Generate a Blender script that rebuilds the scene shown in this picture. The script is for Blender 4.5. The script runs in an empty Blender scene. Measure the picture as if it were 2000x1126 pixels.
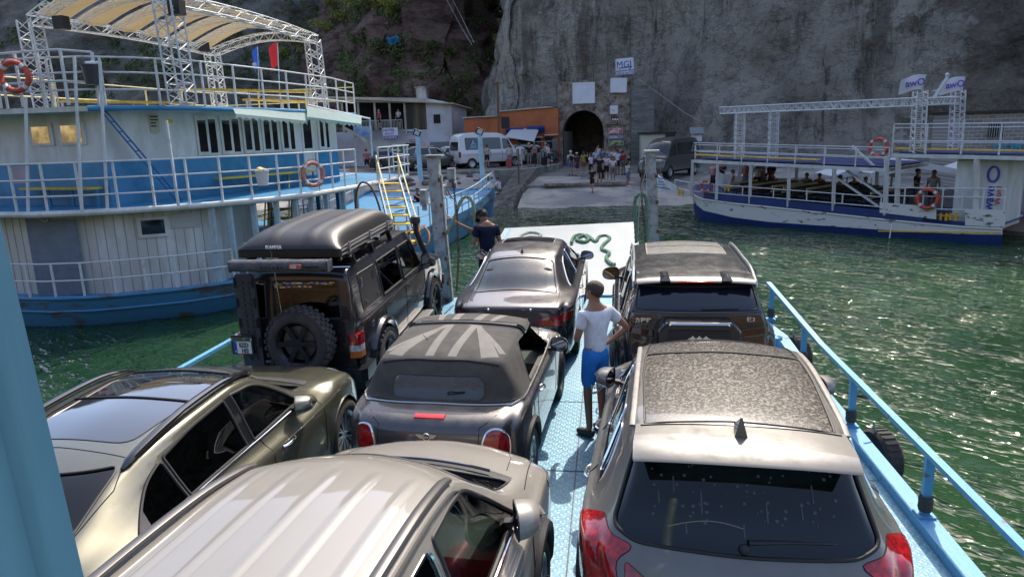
import bpy, bmesh, math, random
import numpy as np
from mathutils import Vector, Matrix
from mathutils.bvhtree import BVHTree
from mathutils import noise as mnoise
R = math.radians
SC = bpy.context.scene
COL = SC.collection
random.seed(7)

# ---------------------------------------------------------------- camera
H = 3.4                       # eye height above the car deck
F = 1387.0                    # focal length in pixels of a 2000 px wide picture
PITCH, YAW, ROLL = R(12.4033), R(7.8056), R(1.8)
cam = bpy.data.cameras.new('camera'); camo = bpy.data.objects.new('camera', cam); COL.objects.link(camo)
cam.sensor_width = 36; cam.lens = 36 * F / 2000; cam.clip_start = .05; cam.clip_end = 3000
camo.location = (0, 0, H)
camo.matrix_world = (Matrix.Translation((0, 0, H)) @ Matrix.Rotation(YAW, 4, 'Z')
                     @ Matrix.Rotation(math.pi/2 - PITCH, 4, 'X') @ Matrix.Rotation(-ROLL, 4, 'Z'))
SC.camera = camo
# ---------------------------------------------------------------- sky and sun
SUN_EL, SUN_AZ = 49.0, 12.0     # azimuth clockwise from +Y
w = bpy.data.worlds.new('World'); SC.world = w; w.use_nodes = True
nt = w.node_tree; nt.nodes.clear()
sky = nt.nodes.new('ShaderNodeTexSky'); sky.sky_type = 'NISHITA'; sky.sun_disc = False
sky.sun_elevation = R(SUN_EL); sky.sun_rotation = R(SUN_AZ); sky.altitude = 200
sky.air_density = .8; sky.dust_density = 2.4; sky.ozone_density = .4
bg = nt.nodes.new('ShaderNodeBackground'); bg.inputs[1].default_value = .15
out = nt.nodes.new('ShaderNodeOutputWorld')
nt.links.new(sky.outputs[0], bg.inputs[0]); nt.links.new(bg.outputs[0], out.inputs[0])
sl = bpy.data.lights.new('sun', 'SUN'); so = bpy.data.objects.new('sun', sl); COL.objects.link(so)
sl.energy = 2.25; sl.angle = R(.5); sl.color = (1, .91, .78)
sd = Vector((math.sin(R(SUN_AZ))*math.cos(R(SUN_EL)), math.cos(R(SUN_AZ))*math.cos(R(SUN_EL)), math.sin(R(SUN_EL))))
so.rotation_euler = sd.to_track_quat('Z', 'Y').to_euler(); so.location = (0, 0, 60)
SC.view_settings.view_transform = 'Standard'; SC.view_settings.look = 'None'
SC.view_settings.exposure = 1.36; SC.view_settings.gamma = 1
SC.render.engine = 'CYCLES'
SC.cycles.use_denoising = True
SC.cycles.max_bounces = 7; SC.cycles.diffuse_bounces = 3; SC.cycles.glossy_bounces = 3
SC.cycles.transmission_bounces = 4; SC.cycles.transparent_max_bounces = 12
SC.cycles.caustics_reflective = False; SC.cycles.caustics_refractive = False

# ---------------------------------------------------------------- picture point -> world point at forward distance y (or height z)
_fw = Vector((-math.sin(YAW)*math.cos(PITCH), math.cos(YAW)*math.cos(PITCH), -math.sin(PITCH)))
_rt = Vector((math.cos(YAW), math.sin(YAW), 0)); _up = _rt.cross(_fw)
def _ray(px, py):
    a, b = (px-1000)/F, -(py-563)/F
    c, s = math.cos(ROLL), math.sin(ROLL)
    return _fw + (a*c+b*s)*_rt + (-a*s+b*c)*_up
def AY(px, py, y):
    r = _ray(px, py); return Vector((0, 0, H)) + r*(y/r.y)
def AZ(px, py, z):
    r = _ray(px, py); return Vector((0, 0, H)) + r*((z-H)/r.z)
def AL(px, py, P, D):
    """point on the vertical plane through P with horizontal direction D"""
    r = _ray(px, py); n = Vector((-D[1], D[0], 0)); t = (Vector(P)-Vector((0, 0, H))).dot(n)/r.dot(n)
    return Vector((0, 0, H)) + r*t

# ---------------------------------------------------------------- materials
_M = {}
def mat(name, col, rough=.6, metal=0, spec=.5, coat=0, noise=0, nscale=8, col2=None, bump=0, bscale=40, mix2=None, emit=0, alpha=1, stretch=None, thr=(.42, .58)):
    """principled material, colour broken up by noise"""
    if name in _M: return _M[name]
    m = bpy.data.materials.new(name); m.use_nodes = True; _M[name] = m
    t = m.node_tree; b = t.nodes['Principled BSDF']
    b.inputs['Base Color'].default_value = (*col, 1); b.inputs['Roughness'].default_value = rough
    b.inputs['Metallic'].default_value = metal; b.inputs['Specular IOR Level'].default_value = spec
    b.inputs['Coat Weight'].default_value = coat; b.inputs['Coat Roughness'].default_value = .04
    if emit: b.inputs['Emission Color'].default_value = (*col, 1); b.inputs['Emission Strength'].default_value = emit
    tc = t.nodes.new('ShaderNodeTexCoord'); mp = t.nodes.new('ShaderNodeMapping')
    t.links.new(tc.outputs['Object'], mp.inputs[0])
    if stretch: mp.inputs['Scale'].default_value = stretch
    if noise or col2:
        n = t.nodes.new('ShaderNodeTexNoise'); n.inputs['Scale'].default_value = nscale; n.inputs['Detail'].default_value = 8
        n.inputs['Roughness'].default_value = .65
        t.links.new(mp.outputs[0], n.inputs['Vector'])
        r = t.nodes.new('ShaderNodeValToRGB'); r.color_ramp.elements[0].position = thr[0]; r.color_ramp.elements[1].position = thr[1]
        c2 = col2 or tuple(c*(1-noise) for c in col)
        r.color_ramp.elements[0].color = (*c2, 1); r.color_ramp.elements[1].color = (*col, 1)
        t.links.new(n.outputs[0], r.inputs[0]); t.links.new(r.outputs[0], b.inputs['Base Color'])
        rr = t.nodes.new('ShaderNodeMapRange'); rr.inputs[3].default_value = min(1, rough+.12); rr.inputs[4].default_value = max(0, rough-.06)
        t.links.new(n.outputs[0], rr.inputs[0]); t.links.new(rr.outputs[0], b.inputs['Roughness'])
    if bump:
        n2 = t.nodes.new('ShaderNodeTexNoise'); n2.inputs['Scale'].default_value = bscale; n2.inputs['Detail'].default_value = 6
        t.links.new(mp.outputs[0], n2.inputs['Vector'])
        bp = t.nodes.new('ShaderNodeBump'); bp.inputs['Strength'].default_value = bump; bp.inputs['Distance'].default_value = .02
        t.links.new(n2.outputs[0], bp.inputs['Height']); t.links.new(bp.outputs[0], b.inputs['Normal'])
    return m

def glass(name, tint, refl=.06, rough=.02):
    if name in _M: return _M[name]
    m = bpy.data.materials.new(name); m.use_nodes = True; _M[name] = m
    t = m.node_tree; t.nodes.clear()
    o = t.nodes.new('ShaderNodeOutputMaterial'); mx = t.nodes.new('ShaderNodeMixShader')
    tr = t.nodes.new('ShaderNodeBsdfTransparent'); tr.inputs[0].default_value = (*tint, 1)
    g = t.nodes.new('ShaderNodeBsdfGlossy'); g.inputs['Roughness'].default_value = rough
    fr = t.nodes.new('ShaderNodeFresnel'); fr.inputs[0].default_value = 1.6
    t.links.new(fr.outputs[0], mx.inputs[0]); t.links.new(tr.outputs[0], mx.inputs[1]); t.links.new(g.outputs[0], mx.inputs[2])
    t.links.new(mx.outputs[0], o.inputs[0])
    return m

def dirt_mask(t, scale, lo, hi, up=True, speck=0):
    """grey dust that settles on faces that look up; returns a 0..1 socket"""
    tc = t.nodes.new('ShaderNodeTexCoord')
    n = t.nodes.new('ShaderNodeTexNoise'); n.inputs['Scale'].default_value = scale; n.inputs['Detail'].default_value = 10; n.inputs['Roughness'].default_value = .7
    t.links.new(tc.outputs['Object'], n.inputs['Vector'])
    r = t.nodes.new('ShaderNodeMapRange'); r.inputs[1].default_value = lo; r.inputs[2].default_value = hi
    t.links.new(n.outputs[0], r.inputs[0]); s = r.outputs[0]
    if up:
        ge = t.nodes.new('ShaderNodeNewGeometry'); sp = t.nodes.new('ShaderNodeSeparateXYZ'); t.links.new(ge.outputs['Normal'], sp.inputs[0])
        ru = t.nodes.new('ShaderNodeMapRange'); ru.inputs[1].default_value = .35; ru.inputs[2].default_value = .9
        t.links.new(sp.outputs[2], ru.inputs[0])
        mu = t.nodes.new('ShaderNodeMath'); mu.operation = 'MULTIPLY'; t.links.new(s, mu.inputs[0]); t.links.new(ru.outputs[0], mu.inputs[1]); s = mu.outputs[0]
    return s

def paint(name, col, metal=.0, rough=.25, dust=.5, dcol=(.20, .18, .15), scale=6, flake=0, lo=.3, hi=.8, base=.12):
    """clear-coated car paint with road dust: a thin film everywhere, more where faces look up"""
    if name in _M: return _M[name]
    m = bpy.data.materials.new(name); m.use_nodes = True; _M[name] = m
    t = m.node_tree; b = t.nodes['Principled BSDF']
    b.inputs['Metallic'].default_value = metal
    b.inputs['Coat Roughness'].default_value = .03
    s = dirt_mask(t, scale, lo, hi)
    mm = t.nodes.new('ShaderNodeMapRange'); mm.inputs[3].default_value = base; mm.inputs[4].default_value = dust
    t.links.new(s, mm.inputs[0])
    mx = t.nodes.new('ShaderNodeMix'); mx.data_type = 'RGBA'
    t.links.new(mm.outputs[0], mx.inputs[0]); mx.inputs[6].default_value = (*col, 1); mx.inputs[7].default_value = (*dcol, 1)
    t.links.new(mx.outputs[2], b.inputs['Base Color'])
    for nm, a, z in (('Roughness', rough, .7), ('Coat Weight', 1, .0), ('Metallic', metal, 0.)):
        r = t.nodes.new('ShaderNodeMapRange'); r.inputs[3].default_value = a; r.inputs[4].default_value = z
        t.links.new(mm.outputs[0], r.inputs[0]); t.links.new(r.outputs[0], b.inputs[nm])
    return m

# ---------------------------------------------------------------- object helpers
def tag(o, label=None, cat=None, group=None, kind=None):
    if label: o['label'] = label
    if cat: o['category'] = cat
    if group: o['group'] = group
    if kind: o['kind'] = kind
    return o
def thing(name, label, cat, loc=(0, 0, 0), rz=0, group=None, rx=0, ry=0):
    o = bpy.data.objects.new(name, None); COL.objects.link(o); o.location = loc; o.rotation_euler = (rx, ry, rz)
    o.empty_display_size = .1
    return tag(o, label, cat, group)
def world_off(p):
    v = Vector((0, 0, 0))
    while p is not None: v = v + Vector(p.location); p = p.parent
    return v
def rename_part(o, label):
    o['label'] = label; return o

class MB:
    """collects shapes; build() links them as one mesh object"""
    def __init__(s): s.v = []; s.f = []; s.m = []; s.cm = 0
    def mi(s, i): s.cm = i; return s
    def add(s, vs, fs, mi=None):
        b = len(s.v); s.v += [tuple(v) for v in vs]
        s.f += [tuple(b+i for i in f) for f in fs]; s.m += [s.cm if mi is None else mi]*len(fs)
    def box(s, c, d, M=None):
        x, y, z = d[0]/2, d[1]/2, d[2]/2
        vs = [Vector((a*x, b*y, e*z)) for e in (-1, 1) for b in (-1, 1) for a in (-1, 1)]
        if M is not None: vs = [M @ v for v in vs]
        c = Vector(c); vs = [v+c for v in vs]
        s.add(vs, [(0, 2, 3, 1), (4, 5, 7, 6), (0, 1, 5, 4), (2, 6, 7, 3), (0, 4, 6, 2), (1, 3, 7, 5)]); return s
    def bb(s, p, q):
        p, q = Vector(p), Vector(q); return s.box((p+q)/2, [abs(a) for a in (q-p)])
    def bar(s, p, q, w, h=None, up=(0, 0, 1)):
        h = h or w; p, q = Vector(p), Vector(q); d = (q-p)
        if d.length < 1e-6: return s
        d.normalize(); u = Vector(up)
        if abs(d.dot(u)) > .98: u = Vector((0, 1, 0))
        sx = d.cross(u).normalized(); uu = sx.cross(d)
        vs = [e + sx*a*w/2 + uu*b*h/2 for e in (p, q) for a, b in ((-1, -1), (1, -1), (1, 1), (-1, 1))]
        s.add(vs, [(0, 1, 2, 3), (7, 6, 5, 4), (0, 4, 5, 1), (1, 5, 6, 2), (2, 6, 7, 3), (3, 7, 4, 0)]); return s
    def tube(s, pts, r, n=8, closed=False, cap=True, flat=None):
        pts = [Vector(p) for p in pts]; N = len(pts)
        if N < 2: return s
        rr = r if isinstance(r, (list, tuple)) else [r]*N
        vs = []; prev = None
        for i, p in enumerate(pts):
            if closed: d = pts[(i+1) % N]-pts[i-1]
            else: d = pts[min(i+1, N-1)]-pts[max(i-1, 0)]
            if d.length < 1e-9: d = Vector((0, 0, 1))
            d.normalize()
            if prev is None:
                u = Vector((0, 0, 1)) if abs(d.z) < .9 else Vector((1, 0, 0))
                prev = d.cross(u).normalized()
            a = (prev - d*prev.dot(d))
            a = a.normalized() if a.length > 1e-6 else d.orthogonal().normalized()
            prev = a; b = d.cross(a)
            for k in range(n):
                th = 2*math.pi*k/n; vs.append(p + a*math.cos(th)*rr[i] + b*math.sin(th)*rr[i]*(flat or 1))
        fs = []
        for i in range(N if closed else N-1):
            j = (i+1) % N
            for k in range(n):
                l = (k+1) % n; fs.append((i*n+k, i*n+l, j*n+l, j*n+k))
        if not closed and cap: fs.append(tuple(range(n-1, -1, -1))); fs.append(tuple((N-1)*n+k for k in range(n)))
        s.add(vs, fs); return s
    def cyl(s, p, q, r, n=16, r2=None):
        return s.tube([p, q], [r, r if r2 is None else r2], n)
    def lathe(s, prof, c=(0, 0, 0), axis='Z', n=24, arc=1.0, a0=0):
        """prof: list of (radius, height along axis)"""
        vs = []; c = Vector(c); closed = arc >= .999; cnt = n if closed else n+1
        for i in range(cnt):
            th = a0 + 2*math.pi*arc*i/n; ca, sa = math.cos(th), math.sin(th)
            for (r, h) in prof:
                if axis == 'Z': p = Vector((r*ca, r*sa, h))
                elif axis == 'X': p = Vector((h, r*ca, r*sa))
                else: p = Vector((r*ca, h, r*sa))
                vs.append(c+p)
        k = len(prof); fs = []
        for i in range(n):
            j = (i+1) % cnt
            for a in range(k-1): fs.append((i*k+a, j*k+a, j*k+a+1, i*k+a+1))
        s.add(vs, fs); return s
    def prism(s, poly, a, b, axis='X'):
        """poly in the plane across axis, from a to b"""
        def P(u, v, h): return {'X': (h, u, v), 'Y': (u, h, v), 'Z': (u, v, h)}[axis]
        n = len(poly); vs = [P(u, v, a) for u, v in poly]+[P(u, v, b) for u, v in poly]
        fs = [tuple(range(n)), tuple(range(2*n-1, n-1, -1))]+[(i, (i+1) % n, n+(i+1) % n, n+i) for i in range(n)]
        s.add(vs, fs); return s
    def slab(s, pts, th, nrm=None):
        """closed 3D polygon given thickness th along its normal"""
        pts = [Vector(p) for p in pts]
        nn = Vector(nrm) if nrm else (pts[1]-pts[0]).cross(pts[2]-pts[1]).normalized()
        n = len(pts); vs = pts+[p+nn*th for p in pts]
        s.add(vs, [tuple(range(n-1, -1, -1)), tuple(range(n, 2*n))]+[(i, (i+1) % n, n+(i+1) % n, n+i) for i in range(n)]); return s
    def grid(s, P):
        """P[i][j] points"""
        a, b = len(P), len(P[0]); s.add([p for r in P for p in r], [(i*b+j, i*b+j+1, (i+1)*b+j+1, (i+1)*b+j) for i in range(a-1) for j in range(b-1)]); return s
    def ball(s, c, r, n=10, sc=(1, 1, 1)):
        prof = [(math.sin(math.pi*i/n)*r, -math.cos(math.pi*i/n)*r) for i in range(n+1)]
        b = len(s.v); s.lathe(prof, (0, 0, 0), 'Z', n+4)
        for i in range(b, len(s.v)):
            v = s.v[i]; s.v[i] = (c[0]+v[0]*sc[0], c[1]+v[1]*sc[1], c[2]+v[2]*sc[2])
        return s
    def build(s, name, mats, parent=None, smooth=False, world=False, label=None, sharp=None):
        me = bpy.data.meshes.new(name)
        off = world_off(parent) if (world and parent is not None) else Vector((0, 0, 0))
        vs = [(a-off.x, b-off.y, c-off.z) for a, b, c in s.v] if world and parent is not None else s.v
        me.from_pydata(vs, [], s.f)
        if not isinstance(mats, (list, tuple)): mats = [mats]
        for m in mats: me.materials.append(m)
        if len(mats) > 1: me.polygons.foreach_set('material_index', s.m)
        me.validate(); 
        bm = bmesh.new(); bm.from_mesh(me); bmesh.ops.recalc_face_normals(bm, faces=bm.faces); bm.to_mesh(me); bm.free()
        if smooth:
            me.polygons.foreach_set('use_smooth', [True]*len(me.polygons))
            me.set_sharp_from_angle(angle=R(sharp or 35))
        me.update()
        o = bpy.data.objects.new(name, me); COL.objects.link(o)
        if parent is not None: o.parent = parent
        if label: o['label'] = label
        return o

def text_mesh(body, size, name, material, parent, origin, right, up, depth=.004, bold=False, align="LEFT", stretch=1, lift=.004, world=False):
    """lettering laid on a surface: origin is the lower left corner, right and up span the face"""
    cu = bpy.data.curves.new('t', 'FONT'); cu.body = body; cu.size = size; cu.extrude = depth/2; cu.resolution_u = 3
    if bold: cu.offset = size*.018
    cu.align_x = align
    o = bpy.data.objects.new('t', cu); COL.objects.link(o)
    dg = bpy.context.evaluated_depsgraph_get(); me = bpy.data.meshes.new_from_object(o.evaluated_get(dg))
    bpy.data.objects.remove(o)
    rt, upv = Vector(right).normalized(), Vector(up).normalized(); upv = (upv - rt*upv.dot(rt)).normalized(); n = rt.cross(upv)
    off = world_off(parent) if (world and parent is not None) else Vector((0, 0, 0))
    M = Matrix((( rt.x*stretch, upv.x, n.x, 0), (rt.y*stretch, upv.y, n.y, 0), (rt.z*stretch, upv.z, n.z, 0), (0, 0, 0, 1)))
    me.transform(Matrix.Translation(Vector(origin)-off + n*lift) @ M)
    me.materials.clear(); me.materials.append(material); me.name = name
    ob = bpy.data.objects.new(name, me); COL.objects.link(ob)
    if parent is not None: ob.parent = parent
    return ob
def text_join(specs, name, mats, parent, origin, right, up, depth=.004, lift=.004, world=False):
    """several lines as one mesh: specs = (text, size, dx, dy, material index, bold, stretch)"""
    mb = MB(); rt, upv = Vector(right).normalized(), Vector(up).normalized(); upv = (upv - rt*upv.dot(rt)).normalized(); n = rt.cross(upv)
    for (b, size, dx, dy, mi, bold, st) in specs:
        cu = bpy.data.curves.new('t', 'FONT'); cu.body = b; cu.size = size; cu.extrude = depth/2; cu.resolution_u = 2
        if bold: cu.offset = size*.02
        o = bpy.data.objects.new('t', cu); COL.objects.link(o)
        dg = bpy.context.evaluated_depsgraph_get(); me = bpy.data.meshes.new_from_object(o.evaluated_get(dg)); bpy.data.objects.remove(o)
        vs = [Vector(origin)+rt*(dx+v.co.x*st)+upv*(dy+v.co.y)+n*(lift+v.co.z) for v in me.vertices]
        mb.add(vs, [tuple(p.vertices) for p in me.polygons], mi)
    return mb.build(name, mats, parent, world=world)

def copy_tree(o, parent=None, loc=None, rz=None, label=None):
    c = o.copy(); COL.objects.link(c)
    if parent is not None: c.parent = parent
    for ch in list(o.children): copy_tree(ch, c)
    if loc is not None: c.location = loc
    if rz is not None: c.rotation_euler = (c.rotation_euler[0], c.rotation_euler[1], rz)
    if label: c['label'] = label
    return c
def fbm(x, y, z, o=4, lac=2.0, g=.5):
    s = 0; a = 1
    for i in range(o): s += a*mnoise.noise((x, y, z)); x *= lac; y *= lac; z *= lac; a *= g
    return s
# ================================================================ water
def water_mat():
    m = bpy.data.materials.new('lake_water'); m.use_nodes = True; t = m.node_tree; b = t.nodes['Principled BSDF']
    b.inputs['Roughness'].default_value = .02; b.inputs['IOR'].default_value = 1.33; b.inputs['Specular IOR Level'].default_value = .5
    tc = t.nodes.new('ShaderNodeTexCoord')
    n0 = t.nodes.new('ShaderNodeTexNoise'); n0.inputs['Scale'].default_value = .12; n0.inputs['Detail'].default_value = 3
    t.links.new(tc.outputs['Object'], n0.inputs['Vector'])
    cr = t.nodes.new('ShaderNodeValToRGB'); cr.color_ramp.elements[0].color = (.010, .034, .013, 1); cr.color_ramp.elements[1].color = (.024, .060, .024, 1)
    cr.color_ramp.elements[0].position = .35; cr.color_ramp.elements[1].position = .65
    t.links.new(n0.outputs[0], cr.inputs[0]); t.links.new(cr.outputs[0], b.inputs['Base Color'])
    mp = t.nodes.new('ShaderNodeMapping'); mp.vector_type = 'TEXTURE'; mp.inputs['Scale'].default_value = (1.7, .8, 1); mp.inputs['Rotation'].default_value = (0, 0, R(-38))
    t.links.new(tc.outputs['Object'], mp.inputs[0])
    last = None
    nm = t.nodes.new('ShaderNodeTexNoise'); nm.inputs['Scale'].default_value = .55; nm.inputs['Detail'].default_value = 2; t.links.new(mp.outputs[0], nm.inputs['Vector'])
    mk = t.nodes.new('ShaderNodeMapRange'); mk.inputs[1].default_value = .44; mk.inputs[2].default_value = .62; mk.inputs[3].default_value = .35; t.links.new(nm.outputs[0], mk.inputs[0])
    for sc, st, di, de in ((1.1, 1, .20, 2), (3.2, 1, .62, 2), (9, 1, .012, 2)):
        n = t.nodes.new('ShaderNodeTexNoise'); n.inputs['Scale'].default_value = sc; n.inputs['Detail'].default_value = de; n.inputs['Roughness'].default_value = .55
        t.links.new(mp.outputs[0], n.inputs['Vector'])
        bp = t.nodes.new('ShaderNodeBump'); bp.inputs['Strength'].default_value = st; bp.inputs['Distance'].default_value = di
        if sc == 3.2:
            pw = t.nodes.new('ShaderNodeMath'); pw.operation = 'POWER'; pw.inputs[1].default_value = 4; t.links.new(n.outputs[0], pw.inputs[0])
            ml = t.nodes.new('ShaderNodeMath'); ml.operation = 'MULTIPLY'; t.links.new(pw.outputs[0], ml.inputs[0]); t.links.new(mk.outputs[0], ml.inputs[1]); t.links.new(ml.outputs[0], bp.inputs['Height'])
        else: t.links.new(n.outputs[0], bp.inputs['Height'])
        if last: t.links.new(last.outputs[0], bp.inputs['Normal'])
        last = bp
    t.links.new(last.outputs[0], b.inputs['Normal'])
    return m
def build_water():
    # one sheet, finely divided near the ferry so that the swell is real relief
    xs = list(np.concatenate([np.linspace(-260, -40, 12), np.linspace(-38, -24, 15), np.linspace(-23.5, 26, 320), np.linspace(27, 40, 14), np.linspace(45, 200, 12)]))
    ys = list(np.concatenate([np.linspace(-120, -6, 10), np.linspace(-4, 46, 330), np.linspace(48, 66, 5)]))
    P = []
    for y in ys:
        row = []
        for x in xs:
            z = -.95
            if -24 < x < 27 and -4 < y < 47:
                a, b = x*.79-y*.61, x*.61+y*.79; z += .06*mnoise.noise((a*.22, b*.5, 0)) + .045*mnoise.noise((a*.6+3, b*1.5, 5)) + .02*mnoise.noise((a*1.5, b*3.5, 9))
            row.append((x, y, z))
        P.append(row)
    mb = MB(); mb.grid(P); o = mb.build('water', water_mat(), smooth=True, sharp=180); tag(o, kind='structure')
build_water()

# ================================================================ cliff, hill, ground
def rock_mat(name, layers, bump=.9, bdist=.35, streak=0, cell=.5):
    """layers: (stops, scale, z stretch, x where it gives way to the next); the edge between two is ragged"""
    m = bpy.data.materials.new(name); m.use_nodes = True; t = m.node_tree; b = t.nodes['Principled BSDF']
    b.inputs['Roughness'].default_value = .95; b.inputs['Specular IOR Level'].default_value = .15
    N = t.nodes.new; Lk = t.links.new
    tc = N('ShaderNodeTexCoord'); sp = N('ShaderNodeSeparateXYZ'); Lk(tc.outputs['Object'], sp.inputs[0])
    def noise(vec, sc, de=12, ro=.68, w=0, di=0):
        n = N('ShaderNodeTexNoise'); n.noise_dimensions = '4D'; n.inputs['W'].default_value = w; n.inputs['Scale'].default_value = sc; n.inputs['Detail'].default_value = de; n.inputs['Roughness'].default_value = ro; n.inputs['Distortion'].default_value = di
        Lk(vec, n.inputs['Vector']); return n.outputs[0]
    def rng(v, a, b_, c=0, d=1):
        r = N('ShaderNodeMapRange'); r.inputs[1].default_value = a; r.inputs[2].default_value = b_; r.inputs[3].default_value = c; r.inputs[4].default_value = d; Lk(v, r.inputs[0]); return r.outputs[0]
    def mix(f, a, c):
        mx = N('ShaderNodeMix'); mx.data_type = 'RGBA'
        if isinstance(f, float): mx.inputs[0].default_value = f
        else: Lk(f, mx.inputs[0])
        for i, v in ((6, a), (7, c)):
            if isinstance(v, tuple): mx.inputs[i].default_value = (*v, 1)
            else: Lk(v, mx.inputs[i])
        return mx.outputs[2]
    def mth(op, a, c):
        q = N('ShaderNodeMath'); q.operation = op
        for i, v in enumerate((a, c)):
            if isinstance(v, (int, float)): q.inputs[i].default_value = v
            else: Lk(v, q.inputs[i])
        return q.outputs[0]
    col = None; edge = mth('ADD', sp.outputs[0], rng(noise(tc.outputs['Object'], .12, 10, .7, 4), .3, .7, -7, 7))
    for li, (stops, scale, st, x0) in enumerate(layers):
        mp = N('ShaderNodeMapping'); Lk(tc.outputs['Object'], mp.inputs[0]); mp.inputs['Scale'].default_value = (1, 1, st)
        if st > 1: mp.inputs['Rotation'].default_value = (R(10), R(20), 0)
        cr = N('ShaderNodeValToRGB'); e = cr.color_ramp.elements
        while len(e) < len(stops): e.new(.5)
        for k, (p, c) in enumerate(stops): e[k].position = p; e[k].color = (*c, 1)
        Lk(noise(mp.outputs[0], scale, 14, .74, li), cr.inputs[0])
        c = cr.outputs[0]
        col = c if col is None else mix(rng(edge, x0-.6, x0+.6), col, c)
        vec = mp.outputs[0]
    if streak:
        m2 = N('ShaderNodeMapping'); m2.inputs['Scale'].default_value = (1, 1, .10); Lk(tc.outputs['Object'], m2.inputs[0])
        for sc, th, c, fac in ((.35, .52, (.10, .09, .078), .6), (.9, .55, (.07, .062, .055), .7), (.8, .575, (.66, .60, .50), .85), (.5, .56, (.28, .20, .14), .5)):
            patch = rng(noise(tc.outputs['Object'], .09, 4, .6, sc*9), .40, .52)
            col = mix(mth('MULTIPLY', rng(noise(m2.outputs[0], sc, 12, .78, sc*7), th, th+.05, 0, fac), patch), col, c)
    def ridge(sc, w): return mth('ABSOLUTE', mth('SUBTRACT', noise(vec, sc, 13, .72, w), .5), 0)
    rg = ridge(cell, 3); Lk(mix(rng(rg, 0, .018, .55, 0), col, (.05, .046, .042)), b.inputs['Base Color'])
    h = mth('ADD', mth('MULTIPLY', noise(vec, .5, 15, .8, 2), 1.3), mth('ADD', mth('MULTIPLY', noise(vec, 2.6, 12, .8, 8), .30), mth('MULTIPLY', ridge(cell*1.7, 6), 3.0)))
    bp = N('ShaderNodeBump'); bp.inputs['Strength'].default_value = bump; bp.inputs['Distance'].default_value = bdist; Lk(h, bp.inputs['Height']); Lk(bp.outputs[0], b.inputs['Normal'])
    return m
GREY = [(.34, (.24, .215, .18)), (.44, (.52, .47, .40)), (.54, (.66, .60, .51)), (.64, (.76, .70, .60))]
DARK = [(.36, (.07, .06, .05)), (.47, (.24, .205, .165)), (.58, (.40, .35, .275)), (.72, (.55, .48, .39))]
RED = [(.36, (.07, .048, .038)), (.45, (.25, .16, .13)), (.54, (.46, .31, .265)), (.62, (.20, .17, .10)), (.74, (.58, .47, .41))]
FAR = [(.36, (.10, .095, .075)), (.46, (.27, .25, .21)), (.58, (.44, .42, .375)), (.70, (.58, .56, .52))]
M_CLIFF = rock_mat('grey_cliff', [(GREY, .16, .8, 0), (DARK, .26, 1.5, 23)], bump=1, bdist=.9, streak=1, cell=.32)
M_HILL = rock_mat('hill_rock', [(FAR, .12, 1.3, 0), (RED, .2, 2.6, -38)], bump=1, bdist=1.3, cell=.35)
def path_pt(path, t):
    # path: list of (x, y); t in 0..1 by length
    L = [0]
    for a, b in zip(path, path[1:]): L.append(L[-1]+math.hypot(b[0]-a[0], b[1]-a[1]))
    s = t*L[-1]
    for i in range(len(path)-1):
        if s <= L[i+1]+1e-9:
            k = (s-L[i])/(L[i+1]-L[i]); a, b = path[i], path[i+1]
            d = Vector((b[0]-a[0], b[1]-a[1], 0)).normalized()
            return Vector((a[0]+(b[0]-a[0])*k, a[1]+(b[1]-a[1])*k, 0)), d
def rock_face(name, path, z0, height, lean, nu, nv, mats, amp, sc, rough=.35, back=60, matfn=None, ledge=0):
    P = []; 
    for j in range(nv+1):
        v = j/nv; row = []
        for i in range(nu+1):
            u = i/nu; p, d = path_pt(path, u); n = Vector((d.y, -d.x, 0))   # towards the camera side
            h = height(u) if callable(height) else height
            z = z0 + h*v**1.0
            q = p + Vector((0, 0, z)) - n*(lean(u, v)*h if callable(lean) else lean*h*v)
            f = fbm(q.x*sc, q.y*sc*.6, q.z*sc*.7, 5) * amp
            f += abs(fbm(q.x*sc*3+9, q.y*sc, q.z*sc*2.2, 4))*amp*rough
            if ledge: f += (math.sin(q.z*ledge + 2.5*mnoise.noise((q.x*.08, q.z*.08, 3))) * .35)*amp*.35
            row.append(q + n*f)
        P.append(row)
    # top runs back as a plateau
    last = P[-1]; row = []
    for i in range(nu+1):
        p, d = path_pt(path, i/nu); n = Vector((d.y, -d.x, 0)); row.append(last[i]-n*back+Vector((0, 0, 6)))
    P.append(row)
    mb = MB(); mb.grid(P)
    if matfn: mb.m = [matfn(Vector(mb.v[f[0]])) for f in mb.f]
    o = mb.build(name, mats, smooth=True, sharp=50); tag(o, kind='structure'); return o
cliff_path = [(-17, 120), (-15.5, 84), (-13.5, 74), (-11, 69.5), (-6, 67.5), (3, 66), (9, 62), (16, 57), (24, 52.5), (34, 47), (52, 41), (80, 36)]
CL = rock_face('cliff', cliff_path, -2, 44, lambda u, v: .10*v+.03*math.sin(v*5), 300, 120, [M_CLIFF], 1.9, .11)
hill_path = [(-150, 86), (-100, 88), (-60, 90), (-42, 88), (-30, 80), (-20, 78), (-12, 82), (-4, 96), (10, 120)]
HL = rock_face('hill', hill_path, -2, lambda u: 48 if u > .55 else 52, lambda u, v: .62*v, 260, 110, [M_HILL], 3.6, .055, rough=.7, back=60, ledge=.9)
rock_face('opposite_shore', [(120, -70), (40, -78), (-40, -72), (-120, -60)], -2, 46, lambda u, v: .5*v, 60, 24, [rock_mat('orange_rock', [([(.3, (.06, .04, .025)), (.5, (.19, .115, .06)), (.7, (.28, .20, .12))], .1, 2, 0)], bump=.6, bdist=.6)], 4, .05)

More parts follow.
